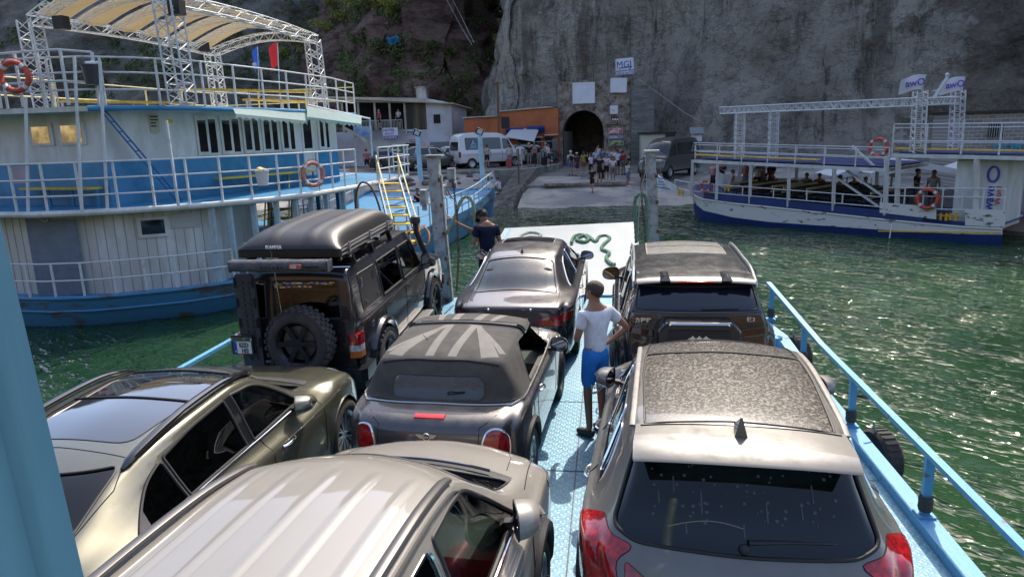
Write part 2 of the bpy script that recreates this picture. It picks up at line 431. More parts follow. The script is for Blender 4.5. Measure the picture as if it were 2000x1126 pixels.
# ================================================================ scrub and bushes
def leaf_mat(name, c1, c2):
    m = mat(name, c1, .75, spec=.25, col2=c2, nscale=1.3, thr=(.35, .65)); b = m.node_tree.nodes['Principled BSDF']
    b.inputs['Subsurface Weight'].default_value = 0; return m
M_LEAF = leaf_mat('scrub_leaves', (.12, .165, .05), (.045, .07, .024)); M_LEAFY = leaf_mat('sunlit_bush_leaves', (.34, .34, .08), (.14, .16, .04))  # bush leaves carry sunlight in their yellow-green colour; the slope is shaded
M_TWIG = mat('twig', (.09, .07, .05), .9)
def clump(mb, c, r, n, size, rnd, flat=.75):
    for _ in range(n):
        d = Vector((rnd.gauss(0, 1), rnd.gauss(0, 1), rnd.gauss(0, 1))).normalized(); q = rnd.random()**.45
        lump = .72+.5*mnoise.noise(d*1.9+Vector(c)*.37)
        p = Vector(c)+Vector((d.x*r, d.y*r, d.z*r*flat))*q*lump
        a = Vector((rnd.gauss(0, 1), rnd.gauss(0, 1), rnd.gauss(0, 1))).normalized(); b = a.orthogonal().normalized(); e = a.cross(b); s1 = size*rnd.uniform(.5, 1.2); s2 = s1*rnd.uniform(.4, .8)
        mb.add([p+b*s1, p+e*s2, p-b*s1, p-e*s2], [(0, 1, 2, 3)])
def surface_pts(ob, flt, n, rnd):
    me = ob.data; ps = [p for p in me.polygons if flt(p.center)]; return [rnd.choice(ps) for _ in range(n)] if ps else []
def build_scrub():
    rnd = random.Random(4); mb = MB()
    def dens(c): return fbm(c.x*.09, c.y*.06, c.z*.09, 3)
    for p in surface_pts(HL, lambda c: -75 < c.x < -5 and c.z < 34 and dens(c) > -.12 and c.y < 112, 950, rnd):
        r = rnd.uniform(.5, 1.7); clump(mb, p.center+p.normal*.2, r, int(46*r), .17, rnd)
    for p in surface_pts(HL, lambda c: -130 < c.x < -60 and c.z < 40 and dens(c) > .05 and c.y < 120, 160, rnd):
        r = rnd.uniform(.9, 2.2); clump(mb, p.center+p.normal*.2, r, int(30*r), .3, rnd)
    for p in surface_pts(HL, lambda c: -34 < c.x < -11 and c.z < 14, 110, rnd):
        r = rnd.uniform(.9, 2.0); clump(mb, p.center+p.normal*.5, r, int(70*r), .17, rnd)
    for p in surface_pts(CL, lambda c: c.x < -7 and c.z < 30 and c.y < 90, 60, rnd):
        r = rnd.uniform(.3, .8); clump(mb, p.center+p.normal*.1, r, int(50*r), .12, rnd)
    for p in surface_pts(CL, lambda c: c.x > -5 and 8 < c.z < 26, 34, rnd):
        r = rnd.uniform(.15, .45); clump(mb, p.center, r, int(60*r), .08, rnd)
    tag(mb.build('scrub', M_LEAF), kind='stuff')
    BV = BVHTree.FromPolygons([v.co for v in HL.data.vertices], [tuple(p.vertices) for p in HL.data.polygons])
    spots = [((640, 60), 82, 2.0), ((668, 38), 84, 1.9), ((700, 22), 86, 1.8), ((735, 14), 88, 1.7), ((560, 112), 80, 1.7), ((575, 98), 80, 1.5), ((765, 30), 88, 1.5), ((720, 4), 90, 2.0), ((880, 110), 78, 1.0), ((660, 20), 90, 1.8), ((850, 95), 80, 1.1)]
    for i, ((px, py), y, r) in enumerate(spots):
        c = AY(px, py, y); hh = BV.ray_cast(Vector((0, 0, H)), (c-Vector((0, 0, H))).normalized()); c = hh[0]+Vector((0, -.3, r*.4)) if hh[0] else c
        names = ['large sunlit bush on the slope above the flags, second from the ridge', 'yellow-green bush right of the lowest ridge bush', 'round bush midway along the ridge above the restaurant', 'bush near the upper end of the ridge row', 'low bush directly behind the red flag', 'small bush crowding the one behind the red flag', 'bush at the upper right end of the ridge row', 'bush cut by the top edge of the picture', 'small dark bush in the gully beside the grey cliff', 'bush behind the ridge row near the top of the picture', 'lone shrub on the red rock left of the gully']
        t = thing('bush', names[i], 'bush', tuple(c-Vector((0, 0, r*.7))), 0, 'bushes on the slope'); mb = MB(); random.seed(i)
        for k in range(7): clump(mb, (rnd.gauss(0, r*.42), rnd.gauss(0, r*.3), r*.7+rnd.gauss(0, r*.28)), r*rnd.uniform(.4, .65), 190, .12, rnd)
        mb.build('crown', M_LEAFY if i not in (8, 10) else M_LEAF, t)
        tw = MB()
        for k in range(5): tw.tube([(0, 0, -r*.5), (rnd.gauss(0, .2), rnd.gauss(0, .2), r*.2), (rnd.gauss(0, r*.4), rnd.gauss(0, r*.3), r*.9)], [.07, .05, .02], 5)
        tw.build('trunk', M_TWIG, t)
build_scrub()

# land under everything beyond the shore
M_CONC = mat('quay_concrete', (.33, .30, .25), .9, col2=(.17, .165, .15), nscale=.9, bump=.5, bscale=14)
M_SLIP = mat('slip_concrete', (.36, .325, .275), .85, col2=(.20, .195, .185), nscale=.55, bump=.7, bscale=9)
M_ASPH = mat('shore_asphalt', (.20, .185, .165), .9, col2=(.12, .11, .10), nscale=.7, bump=.5, bscale=18)
M_RUBBLE = rock_mat('rubble', [([(.3, (.06, .055, .05)), (.5, (.22, .2, .18)), (.7, (.42, .39, .34))], 1.6, 1, 0)], bump=1, bdist=.25, cell=1.6)
def slipz(y):
    return float(np.interp(y, [38, 41.3, 42.4, 44, 46, 46.02, 50, 62, 90], [-1.75, -.97, -.72, -.42, -.18, 0.0, .28, .5, .9]))
def build_ground():
    # slip and apron in front of the tunnel
    mb = MB(); P = []
    for y in np.concatenate([np.linspace(38, 46, 34), np.linspace(46.02, 70, 40)]):
        row = []
        for x in np.linspace(-5.2, 40, 120):
            z = slipz(y)
            if y > 42: z += .02*mnoise.noise((x*.8, y*.8, 0))
            if y <= 46 : z += .035*fbm(x*.7, y*.7, 2, 3)
            z += max(0, x-5.5)*.02 if y > 44 else 0
            row.append((x, y, z))
        P.append(row)
    mb.grid(P); mb.m = [0 if (mb.v[f[0]][1] < 46.01 or mb.v[f[2]][1] < 50.5+1.5*mnoise.noise((mb.v[f[0]][0]*.3, 0, 0))) else 1 for f in mb.f]
    tag(mb.build('slipway', [M_SLIP, M_ASPH], smooth=True, sharp=20), kind='structure')
    # raised quay on the left with its wall
    mb = MB()
    top = [(-120, 49.2), (-19.5, 49.2), (-8.2, 49.6), (-5.2, 51.5), (-3.6, 58), (-3.9, 70), (-60, 92), (-120, 92)]
    mb.prism(top, -2.5, .80, 'Z')
    tag(mb.build('quay', M_CONC), kind='structure')
    mb = MB(); mb.prism([(-90, 49.7), (-19.5, 49.7), (-8.5, 50.2), (-5.9, 52), (-4.3, 58), (-4.6, 69), (-60, 91), (-90, 91)], .805, .812, 'Z')
    tag(mb.build('quay_road', M_ASPH), kind='structure')
    # sloping apron below the quay, wet concrete and stones
    mb = MB(); P = []
    for k in range(26):
        s = k/25; row = []
        for i in range(60):
            u = i/59; x0 = -28+u*20.2
            y = 49.3 - s*(7.5 + 2.0*u); z = .62 - 2.1*s + .10*fbm(x0*.8, y*.8, 1, 4)*(1.6-u)
            row.append((x0 + s*(.2+2.2*u), y, z))
        P.append(row)
    mb.grid(P); tag(mb.build('shore_bank', M_SLIP, smooth=True, sharp=40), kind='structure')
    mb = MB()   # side wall between the bank and the slip
    P = [[(-5.5, 40.6, -1.6), (-5.5, 43, -.3), (-5.1, 47, .4), (-5.0, 51.6, .79)], [(-5.25, 40.4, -1.7), (-5.1, 43, -1.3), (-4.75, 47, -.3), (-4.6, 51.8, .2)]]
    P = [[(-7.2, 41.2, -1.1), (-6.9, 43.5, -.55), (-6.6, 47, .1), (-6.4, 51.2, .79)]]+P
    mb.grid(P); tag(mb.build('bank_edge', M_RUBBLE), kind='structure')
    mb = MB()
    for (a, b) in (((-4.0, 45.9), (-1.4, 46.1)), ((-1.36, 46.1), (1.2, 45.95))):
        mb.bar((a[0], a[1], .02), (b[0], b[1], .02), .34, .16)
    o = mb.build('kerb', mat('rusty_kerb', (.17, .11, .08), .85, col2=(.33, .29, .24), nscale=3, bump=.4)); tag(o, kind='structure')
build_ground()
# ================================================================ vehicles: lofted bodies with windows, lamps and arches cut out of them
def pchip(xs, ys, xq):
    xs = np.asarray(xs, float); ys = np.asarray(ys, float); h = np.diff(xs); d = np.diff(ys, axis=0)/h[:, None]
    n = len(xs); m = np.zeros_like(ys)
    for i in range(1, n-1):
        s = d[i-1]*d[i] > 0; w1, w2 = 2*h[i]+h[i-1], h[i]+2*h[i-1]
        with np.errstate(divide='ignore', invalid='ignore'):
            v = (w1+w2)/(w1/d[i-1]+w2/d[i])
        m[i] = np.where(s, v, 0)
    m[0] = d[0]; m[-1] = d[-1]
    k = np.clip(np.searchsorted(xs, xq, side='right')-1, 0, n-2); t = ((xq-xs[k])/h[k])[:, None]; hk = h[k][:, None]
    return ((1+2*t)*(1-t)**2)*ys[k] + t*(1-t)**2*hk*m[k] + t*t*(3-2*t)*ys[k+1] + t*t*(t-1)*hk*m[k+1]
def rpoly(pts, r, n=4):
    """round the corners of a convex polygon; r may be one value per corner"""
    o = []; N = len(pts)
    for i in range(N):
        p, a, b = Vector(pts[i]), Vector(pts[i-1]), Vector(pts[(i+1) % N]); rr = r[i] if isinstance(r, (list, tuple)) else r
        la, lb = (a-p).length, (b-p).length; q = min(rr, la*.49, lb*.49)
        p0, p1 = p+(a-p).normalized()*q, p+(b-p).normalized()*q
        if q < 1e-4: o.append(tuple(p)); continue
        for k in range(n+1):
            t = k/n; o.append(tuple(p0*(1-t)**2 + p*2*t*(1-t) + p1*t*t))
    return o
AX = {'side': (1, 2, 0), 'top': (0, 1, 2), 'end': (0, 2, 1)}
def carve(bm, axis, poly, sgn, flt=None, nmin=.08):
    """cut a convex outline through the skin seen along an axis; returns the faces inside it"""
    a, b, c = AX[axis]; P = [Vector((0, 0)) + Vector(p) for p in poly]
    area = sum(P[i].x*P[(i+1) % len(P)].y-P[(i+1) % len(P)].x*P[i].y for i in range(len(P)))
    if area < 0: P.reverse()
    lo = [min(p[i] for p in P) for i in (0, 1)]; hi = [max(p[i] for p in P) for i in (0, 1)]
    def cand():
        r = []
        for f in bm.faces:
            if f.normal[c]*sgn < nmin: continue
            if flt and not flt(f): continue
            va = [v.co[a] for v in f.verts]; vb = [v.co[b] for v in f.verts]
            if max(va) < lo[0]-1e-4 or min(va) > hi[0]+1e-4 or max(vb) < lo[1]-1e-4 or min(vb) > hi[1]+1e-4: continue
            r.append(f)
        return r
    for i in range(len(P)):
        p, q = P[i], P[(i+1) % len(P)]; d = q-p
        if d.length < 1e-6: continue
        co = [0, 0, 0]; no = [0, 0, 0]; co[a], co[b] = p.x, p.y; no[a], no[b] = d.y, -d.x
        fs = cand(); es = {e for f in fs for e in f.edges}; vs = {v for f in fs for v in f.verts}
        bmesh.ops.bisect_plane(bm, geom=list(vs)+list(es)+fs, dist=1e-6, plane_co=co, plane_no=no)
        bm.normal_update()
    ins = []
    for f in cand():
        m = f.calc_center_median(); x = Vector((m[a], m[b]))
        if all((P[(i+1) % len(P)]-P[i]).cross(x-P[i]) > -1e-7 for i in range(len(P))): ins.append(f)
    return ins
def loops_of(bm):
    """ordered boundary loops of a bmesh"""
    be = [e for e in bm.edges if e.is_boundary]; adj = {}
    for e in be:
        for v in e.verts: adj.setdefault(v, []).append(e)
    done = set(); out = []
    for e0 in be:
        if e0 in done: continue
        v0 = e0.verts[0]; v = e0.verts[1]; done.add(e0); lp = [v0.co.copy(), v.co.copy()]
        while v != v0:
            nx = [e for e in adj[v] if e not in done]
            if not nx: break
            e = nx[0]; done.add(e); v = e.other_vert(v); lp.append(v.co.copy())
        if v == v0: lp.pop()
        out.append(lp)
    return out
def panel(bm, faces, name, material, parent, shift=-.006, seal=None, seal_r=.009, crown=0, label=None, keep=False):
    """lift faces out of the skin as a pane of their own, with a rubber or chrome strip round it"""
    if not faces: print('EMPTY PANEL', name, parent.name if parent else ''); return None
    nb = bmesh.new(); vm = {}
    for f in faces:
        vs = []
        for v in f.verts:
            if v not in vm: vm[v] = nb.verts.new(v.co); 
            vs.append(vm[v])
        try: nf = nb.faces.new(vs); nf.material_index = f.material_index
        except ValueError: pass
    nb.normal_update(); lp = loops_of(nb)
    for v in nb.verts: v.co += v.normal*shift
    if shift > 0:  # raised pieces get an edge
        pass
    me = bpy.data.meshes.new(name); nb.to_mesh(me); nb.free()
    for p in me.polygons: p.use_smooth = True
    for q in (material if isinstance(material, (list, tuple)) else [material]): me.materials.append(q)
    o = bpy.data.objects.new(name, me); COL.objects.link(o); o.parent = parent
    if label: o['label'] = label
    if seal is not None and lp:
        mb = MB()
        for l in lp:
            if len(l) > 3: mb.tube(l, seal_r, 6, closed=True)
        mb.build(name+'_seal' if seal.name != 'chrome' else name+'_trim', seal, o, smooth=True)
    if not keep: bmesh.ops.delete(bm, geom=faces, context='FACES')
    return o
class Car:
    def __init__(s, name, label, cat, loc, rz, rows, plan, zs=.27, paintm=None, group=None, rx=0, gi=.06, body='body', nr=7, nc=5, belt_drop=.05):
        s.root = thing(name, label, cat, loc, rz, group, rx=rx)
        s.rows = rows; py = [p[0] for p in plan]; pw = [p[1] for p in plan]
        s.pm = paintm
        def wp(y): return float(np.interp(y, py, pw))
        s.wp = wp; ctl = []
        for (yc, zc, w2, y2, z2, yg, zg) in rows:
            W = wp(yg); wg = max(W-gi, .05); lo = min(zs, zg-.02)
            w2 = min(w2, wg-.01)
            cols = [(0, yc, zc), (w2*.5, yc+(y2-yc)*.25, zc+(z2-zc)*.25), (w2, y2, z2),
                    (w2+(wg-w2)*.18+.012, y2+(yg-y2)*.14, z2+(zg-z2)*.14),
                    (wg, yg, zg), (W-.012, yg, zg-belt_drop), (W, yg, lo+(zg-lo)*.5), (W-.03, yg, lo+.02), (W-.22, yg, lo-.03)]
            ctl.append(cols)
        A = np.array(ctl)                         # rows x 9 x 3
        mir = A[:, :0:-1, :].copy(); mir[:, :, 0] *= -1
        A = np.concatenate([mir, A], axis=1)      # 17 columns
        cen = A[:, 8, :]; d = np.concatenate([[0], np.cumsum(np.maximum(np.linalg.norm(np.diff(cen, axis=0), axis=1), .06))])
        tq = np.concatenate([np.linspace(d[i], d[i+1], max(2, int(nr*min(1.6, .35+(d[i+1]-d[i])*2)))+1)[:-1] for i in range(len(d)-1)]+[[d[-1]]])
        B = pchip(d, A.reshape(len(rows), -1), tq).reshape(len(tq), 17, 3)
        u = np.array([0, .6, 1.1, 1.9, 2.3, 3.3, 3.7, 4.6, 5.6]); u = np.concatenate([u-0, (11.2-u[:-1][::-1])]);
        uq = np.concatenate([np.linspace(u[i], u[i+1], nc+1)[:-1] for i in range(16)]+[[u[-1]]])
        C = pchip(u, B.transpose(1, 0, 2).reshape(17, -1), uq).reshape(len(uq), len(tq), 3).transpose(1, 0, 2)
        bm = bmesh.new(); V = [[bm.verts.new(C[i, j]) for j in range(C.shape[1])] for i in range(C.shape[0])]
        for i in range(C.shape[0]-1):
            for j in range(C.shape[1]-1):
                try: bm.faces.new((V[i][j], V[i][j+1], V[i+1][j+1], V[i+1][j]))
                except ValueError: pass
        bmesh.ops.remove_doubles(bm, verts=bm.verts, dist=1e-5)
        bm.normal_update()
        # make normals face out: check the roof
        tot = sum(f.normal.z*f.calc_area() for f in bm.faces if f.calc_center_median().z > .9)
        if tot < 0: bmesh.ops.reverse_faces(bm, faces=bm.faces)
        bm.normal_update(); s.bm = bm; s.bvh = BVHTree.FromBMesh(bm)
        s.L = max(r[0] for r in rows)
    # points on the skin
    def side(s, y, z, sg, off=0):
        h = s.bvh.ray_cast(Vector((sg*3, y, z)), Vector((-sg, 0, 0)))
        return h[0]+h[1]*off if h[0] else None
    def top(s, x, y, off=0):
        h = s.bvh.ray_cast(Vector((x, y, 4)), Vector((0, 0, -1)))
        return h[0]+h[1]*off if h[0] else None
    def end(s, x, z, sg=-1, off=0):
        h = s.bvh.ray_cast(Vector((x, sg*12, z)), Vector((0, -sg, 0)))
        return h[0]+h[1]*off if h[0] else None
    def line(s, mb, kind, pts, r=.005, off=0, n=5, step=.05, sg=1):
        P = []
        for (a, b) in zip(pts, pts[1:]):
            k = max(1, int(math.dist(a, b)/step))
            for i in range(k): P.append((a[0]+(b[0]-a[0])*i/k, a[1]+(b[1]-a[1])*i/k))
        P.append(pts[-1])
        q = [(s.side(a, b, sg, off) if kind == 'side' else s.top(a, b, off) if kind == 'top' else s.end(a, b, sg, off)) for a, b in P]
        q = [x for x in q if x is not None]
        if len(q) > 1: mb.tube(q, r, n)
    def cut(s, name, axis, poly, sgn, material, **k):
        kk = {a: k.pop(a) for a in ('flt', 'nmin') if a in k}
        fs = carve(s.bm, axis, poly, sgn, **kk)
        return panel(s.bm, fs, name, material, s.root, **k)
    def arches(s, ys, zc, r, trim=None, trim_r=.02, well=True, wy=None):
        for y in ys:
            for sg in (1, -1):
                mb = MB(); tr = MB()
                ring = [(y+math.cos(a)*r, zc+math.sin(a)*r) for a in [2*math.pi*i/22 for i in range(22)]]
                W = s.wp(y)
                fs = carve(s.bm, 'side', ring, sg, flt=lambda f: f.calc_center_median().x*sg > W-.3, nmin=-.6)
                bmesh.ops.delete(s.bm, geom=fs, context='FACES')
                x = sg*(W-.015)
                mb.lathe([(r+.005, 0), (r+.005, -.34*sg), (.02, -.34*sg)], (x, y, zc), 'X', 22)
                arc = [s.side(y+math.cos(a)*(r+trim_r*.6), zc+math.sin(a)*(r+trim_r*.6), sg) for a in [math.pi*(-.18+1.36*i/24) for i in range(25)]]
                arc = [p for p in arc if p is not None]
                mb.build('wheel_well', M_WELL, s.root, smooth=True)
                if trim: tr.tube(arc, trim_r, 7); tr.build('arch_trim', trim, s.root, smooth=True)
    def wheels(s, ys, r, wdt, style='multi', rimm=None, xin=.0, zc=None):
        for y in ys:
            for sg in (1, -1):
                make_wheel(s.root, (sg*(s.wp(y)-wdt/2-xin), y, zc or r), r, wdt, sg, style, rimm or M_RIM)
    def finish(s, name='body', mats=None, thick=True):
        me = bpy.data.meshes.new(name); s.bm.to_mesh(me)
        for p in me.polygons: p.use_smooth = True
        for m in (mats or [s.pm]): me.materials.append(m)
        me.set_sharp_from_angle(angle=R(50))
        o = bpy.data.objects.new(name, me); COL.objects.link(o); o.parent = s.root
        s.bm.free(); return o
    def underside(s, y0, y1, w=.75, z0=.2, z1=.42):
        mb = MB(); mb.bb((-w, y0, z0), (w, y1, z1)); mb.build('underbody', M_WELL, s.root)
    def interior(s, seats, dash=None, floor=None, seatm=None, wheel=None, zb=.95, hood=None):
        """dark tub with seats, head restraints and a dashboard"""
        sm = seatm or M_SEAT; tub = MB(); y0, y1, w = floor
        tub.bb((-w, y0, .3), (w, y1, .42)); tub.bb((-w, y0, .42), (-w+.08, y1, zb)); tub.bb((w-.08, y0, .42), (w, y1, zb))
        if dash: tub.prism([(dash-.1, .45), (dash-.12, zb-.05), (dash+.15, zb+.0), (dash+.55, zb-.06), (dash+.6, .45)], -w+.09, w-.09, 'X')
        tub.build('cabin_tub', M_TRIM, s.root)
        for (x, y, z) in seats:
            m = MB(); 
            m.prism([(y+.5, z), (y+.52, z+.14), (y+.05, z+.12), (y-.14, z+.62), (y-.24, z+.60), (y-.1, z)], x-.24, x+.24, 'X')
            o = m.build('seat', sm, s.root)
            bv = o.modifiers.new('b', 'BEVEL'); bv.width = .04; bv.segments = 3
            h = MB(); h.ball((x, y-.22, z+.76), .12, 8, (1.05, .5, .8)); h.cyl((x-.05, y-.2, z+.55), (x-.05, y-.21, z+.72), .008, 6); h.cyl((x+.05, y-.2, z+.55), (x+.05, y-.21, z+.72), .008, 6)
            h.build('headrest', sm, o, smooth=True)
        if wheel:
            m = MB(); x, y, z = wheel; ring = [(x+math.cos(a)*.185, y+math.sin(a)*.08, z+math.sin(a)*.165) for a in [2*math.pi*i/24 for i in range(24)]]
            m.tube(ring, .014, 7, closed=True); m.ball((x, y+.02, z), .06, 6); m.bar(ring[0], ring[12], .03, .015); m.bar((x, y, z), ring[18], .03, .015)
            m.build('steering_wheel', M_TRIM, s.root, smooth=True)
    def mirror(s, sg, y, z, paintm, w=.23, h=.15, d=.15, out=.02, fold=0):
        p = s.side(y, z-.04, sg)
        x0 = (p.x if p else sg*s.wp(y)*.9)
        m = MB(); c = (x0+sg*(out+w*.55), y+.02, z+.02)
        prof = []
        for i in range(9):
            a = math.pi/2*i/8; prof.append((math.cos(a), math.sin(a)))
        # housing: half egg open to the rear
        P = []
        for i in range(9):
            t = i/8; rr = math.cos(t*math.pi/2)**.6 if i < 8 else .03; yy = math.sin(t*math.pi/2)*d; row = []
            for k in range(21):
                a = 2*math.pi*k/20; ca, sa = math.cos(a), math.sin(a)
                ex = math.copysign(abs(ca)**.75, ca)*w/2*(1 if ca*sg > 0 else .95); ez = math.copysign(abs(sa)**.75, sa)*h/2
                row.append((c[0]+ex*rr, c[1]-.02+yy - .03*(ca*sg), c[2]+ez*rr*(1-.12*ca*sg)))
            P.append(row)
        if fold:
            th = -sg*R(fold); cx, cy = x0+sg*(out+.05), c[1]+.03; ct, st = math.cos(th), math.sin(th)
            rot = lambda p: (cx+(p[0]-cx)*ct-(p[1]-cy)*st, cy+(p[0]-cx)*st+(p[1]-cy)*ct, p[2])
            P = [[rot(p) for p in row] for row in P]; gn = rot((cx, cy-1, 0)); gd = Vector((gn[0]-cx, gn[1]-cy, 0)); c = rot(c)
        else: gd = Vector((0, -1, 0))
        m.grid(P); o = m.build('mirror', paintm, s.root, smooth=True, sharp=60)
        g = MB(); ring = [P[0][k] for k in range(20)]
        g.add([tuple(Vector((c[0], c[1], c[2]))+(Vector(p_)-Vector((c[0], c[1], c[2])))*.96-gd*.004) for p_ in ring], [tuple(range(20))]); g.build('mirror_glass', M_MIRROR, o)
        a = MB(); a.bar((x0-sg*.03, y+.03, z-.05), (c[0]-sg*w*.2, y+.03, z-.04), .06, .035); a.tube([P[0][k] for k in range(20)], .006, 6, closed=True); a.build('mirror_arm', M_TRIM, o)
        return o
    def handle(s, y, z, sg, material, ln=.2):
        m = MB(); P = [s.side(y+ln*(t-.5), z, sg, .004+.03*math.sin(math.pi*min(1, max(0, t))) ** .5) for t in (0, .12, .3, .5, .7, .88, 1)]
        P = [p for p in P if p is not None]
        m.tube(P, .013, 7, flat=.8); m.build('door_handle', material, s.root, smooth=True)

def make_wheel(parent, c, r, wdt, sg, style, rimm):
    t = MB(); h = wdt/2; rr = r*.66
    prof = [(rr, -h*.86), (rr+.02, -h*.98), (r*.86, -h*1.02), (r*.965, -h*.88), (r, -h*.6), (r, h*.6), (r*.965, h*.88), (r*.86, h*1.02), (rr+.02, h*.98), (rr, h*.86)]
    t.lathe(prof, (0, 0, 0), 'X', 40)
    if style == 'mud':
        for k in range(30):
            a = 2*math.pi*k/30
            for x, da in ((-h*.75, 0), (h*.75, .1), (-h*.28, .1), (h*.28, 0)):
                cy, cz = math.cos(a+da), math.sin(a+da); M = Matrix.Rotation(a+da, 3, 'X')
                t.box((x, cy*r*1.0, cz*r*1.0), (h*.48, .03, r*.12), M)
    else:
        for x in (-h*.3, 0, h*.3): t.lathe([(r*1.001, x-.004), (r*.985, x-.003), (r*.985, x+.003), (r*1.001, x+.004)], (0, 0, 0), 'X', 40)
    tyre = t.build('wheel', M_TYRE, parent, smooth=True, sharp=40); tyre.location = c
    m = MB(); f = sg*h*.72
    m.lathe([(rr+.004, sg*h*.9), (rr-.004, sg*h*.82), (rr-.03, f-.02*sg), (rr-.035, -f)], (0, 0, 0), 'X', 40)
    n = {'multi': 10, 'five': 5, 'twin': 7, 'mud': 6, 'steel': 12}[style]
    for k in range(n):
        a = 2*math.pi*k/n
        for da in ((-.5/n*1.2, .5/n*1.2) if style in ('multi', 'twin') else (0,)):
            th = a+da*2; p = (f*.75, math.cos(a)*.04, math.sin(a)*.04); q = (f-.012*sg, math.cos(th)*(rr-.012), math.sin(th)*(rr-.012))
            wd = {'multi': .016, 'twin': .026, 'five': .085, 'mud': .06, 'steel': .07}[style]
            m.bar(p, q, wd, .03, up=(1, 0, 0))
    m.cyl((f*.55, 0, 0), (f*.86, 0, 0), .062, 16); 
    for k in range(5): a = 2*math.pi*k/5; m.cyl((f*.8, math.cos(a)*.043, math.sin(a)*.043), (f*.9, math.cos(a)*.043, math.sin(a)*.043), .009, 6)
    m.build('rim', rimm, tyre, smooth=True, sharp=30)
    d = MB(); d.cyl((f*.2, 0, 0), (f*.3, 0, 0), rr*.78, 24); d.build('brake_disc', M_BRAKE, tyre)
    return tyre

M_WELL = mat('wheel_well_black', (.012, .012, .013), .95)
M_TRIM = mat('black_trim', (.022, .022, .024), .55, noise=.3, nscale=30)
M_GLOSSBLACK = mat('gloss_black', (.01, .01, .011), .12, coat=.6)
M_SEAL = mat('rubber_seal', (.012, .012, .012), .6)
M_SEAT = mat('dark_seat', (.05, .048, .045), .8)
M_SEATB = mat('beige_seat', (.42, .38, .32), .75)
M_TYRE = mat('tyre_rubber', (.022, .021, .021), .82, col2=(.07, .065, .06), nscale=7, thr=(.3, .7))
M_RIM = mat('alloy_rim', (.62, .63, .64), .28, metal=.9, noise=.35, nscale=12)
M_RIMD = mat('dark_rim', (.05, .05, .055), .35, metal=.7, noise=.3, nscale=12)
M_BRAKE = mat('brake_steel', (.16, .15, .14), .5, metal=.8)
M_MIRROR = mat('mirror_glass', (.75, .78, .8), .03, metal=1)
M_CHROME = mat('chrome', (.82, .83, .84), .12, metal=1)
M_REDL = mat('red_lamp', (.42, .008, .012), .1, coat=1, noise=.55, nscale=26)
M_REDB = mat('bright_red_lens', (.62, .02, .02), .15, coat=1)
M_AMBER = mat('amber_lens', (.6, .16, .03), .15, coat=1)
M_CLEARL = mat('clear_lens', (.6, .62, .64), .08, coat=1, noise=.4, nscale=20)
M_SEAM = mat('panel_gap', (.008, .008, .008), .9)
M_GD = glass('tinted_glass', (.045, .05, .055))
M_GM = glass('green_glass', (.45, .55, .5))
M_GP = glass('dark_privacy_glass', (.018, .019, .022))
M_FLEX = glass('dusty_flexible_window', (.55, .57, .58), rough=.12)
_t = M_FLEX.node_tree; _d = _t.nodes.new('ShaderNodeBsdfDiffuse'); _d.inputs[0].default_value = (.20, .22, .24, 1); _x = _t.nodes.new('ShaderNodeMixShader'); _x.inputs[0].default_value = .38
_o = [n for n in _t.nodes if n.type == 'OUTPUT_MATERIAL'][0]; _s = _o.inputs[0].links[0].from_socket; _t.links.new(_s, _x.inputs[1]); _t.links.new(_d.outputs[0], _x.inputs[2]); _t.links.new(_x.outputs[0], _o.inputs[0])
M_WHITEP = mat('white_plate', (.72, .72, .7), .4)
M_BLACKT = mat('black_lettering', (.01, .01, .01), .5)
M_WHITET = mat('white_lettering', (.7, .7, .7), .5)
M_BLUET = mat('blue_lettering', (.02, .05, .35), .5)
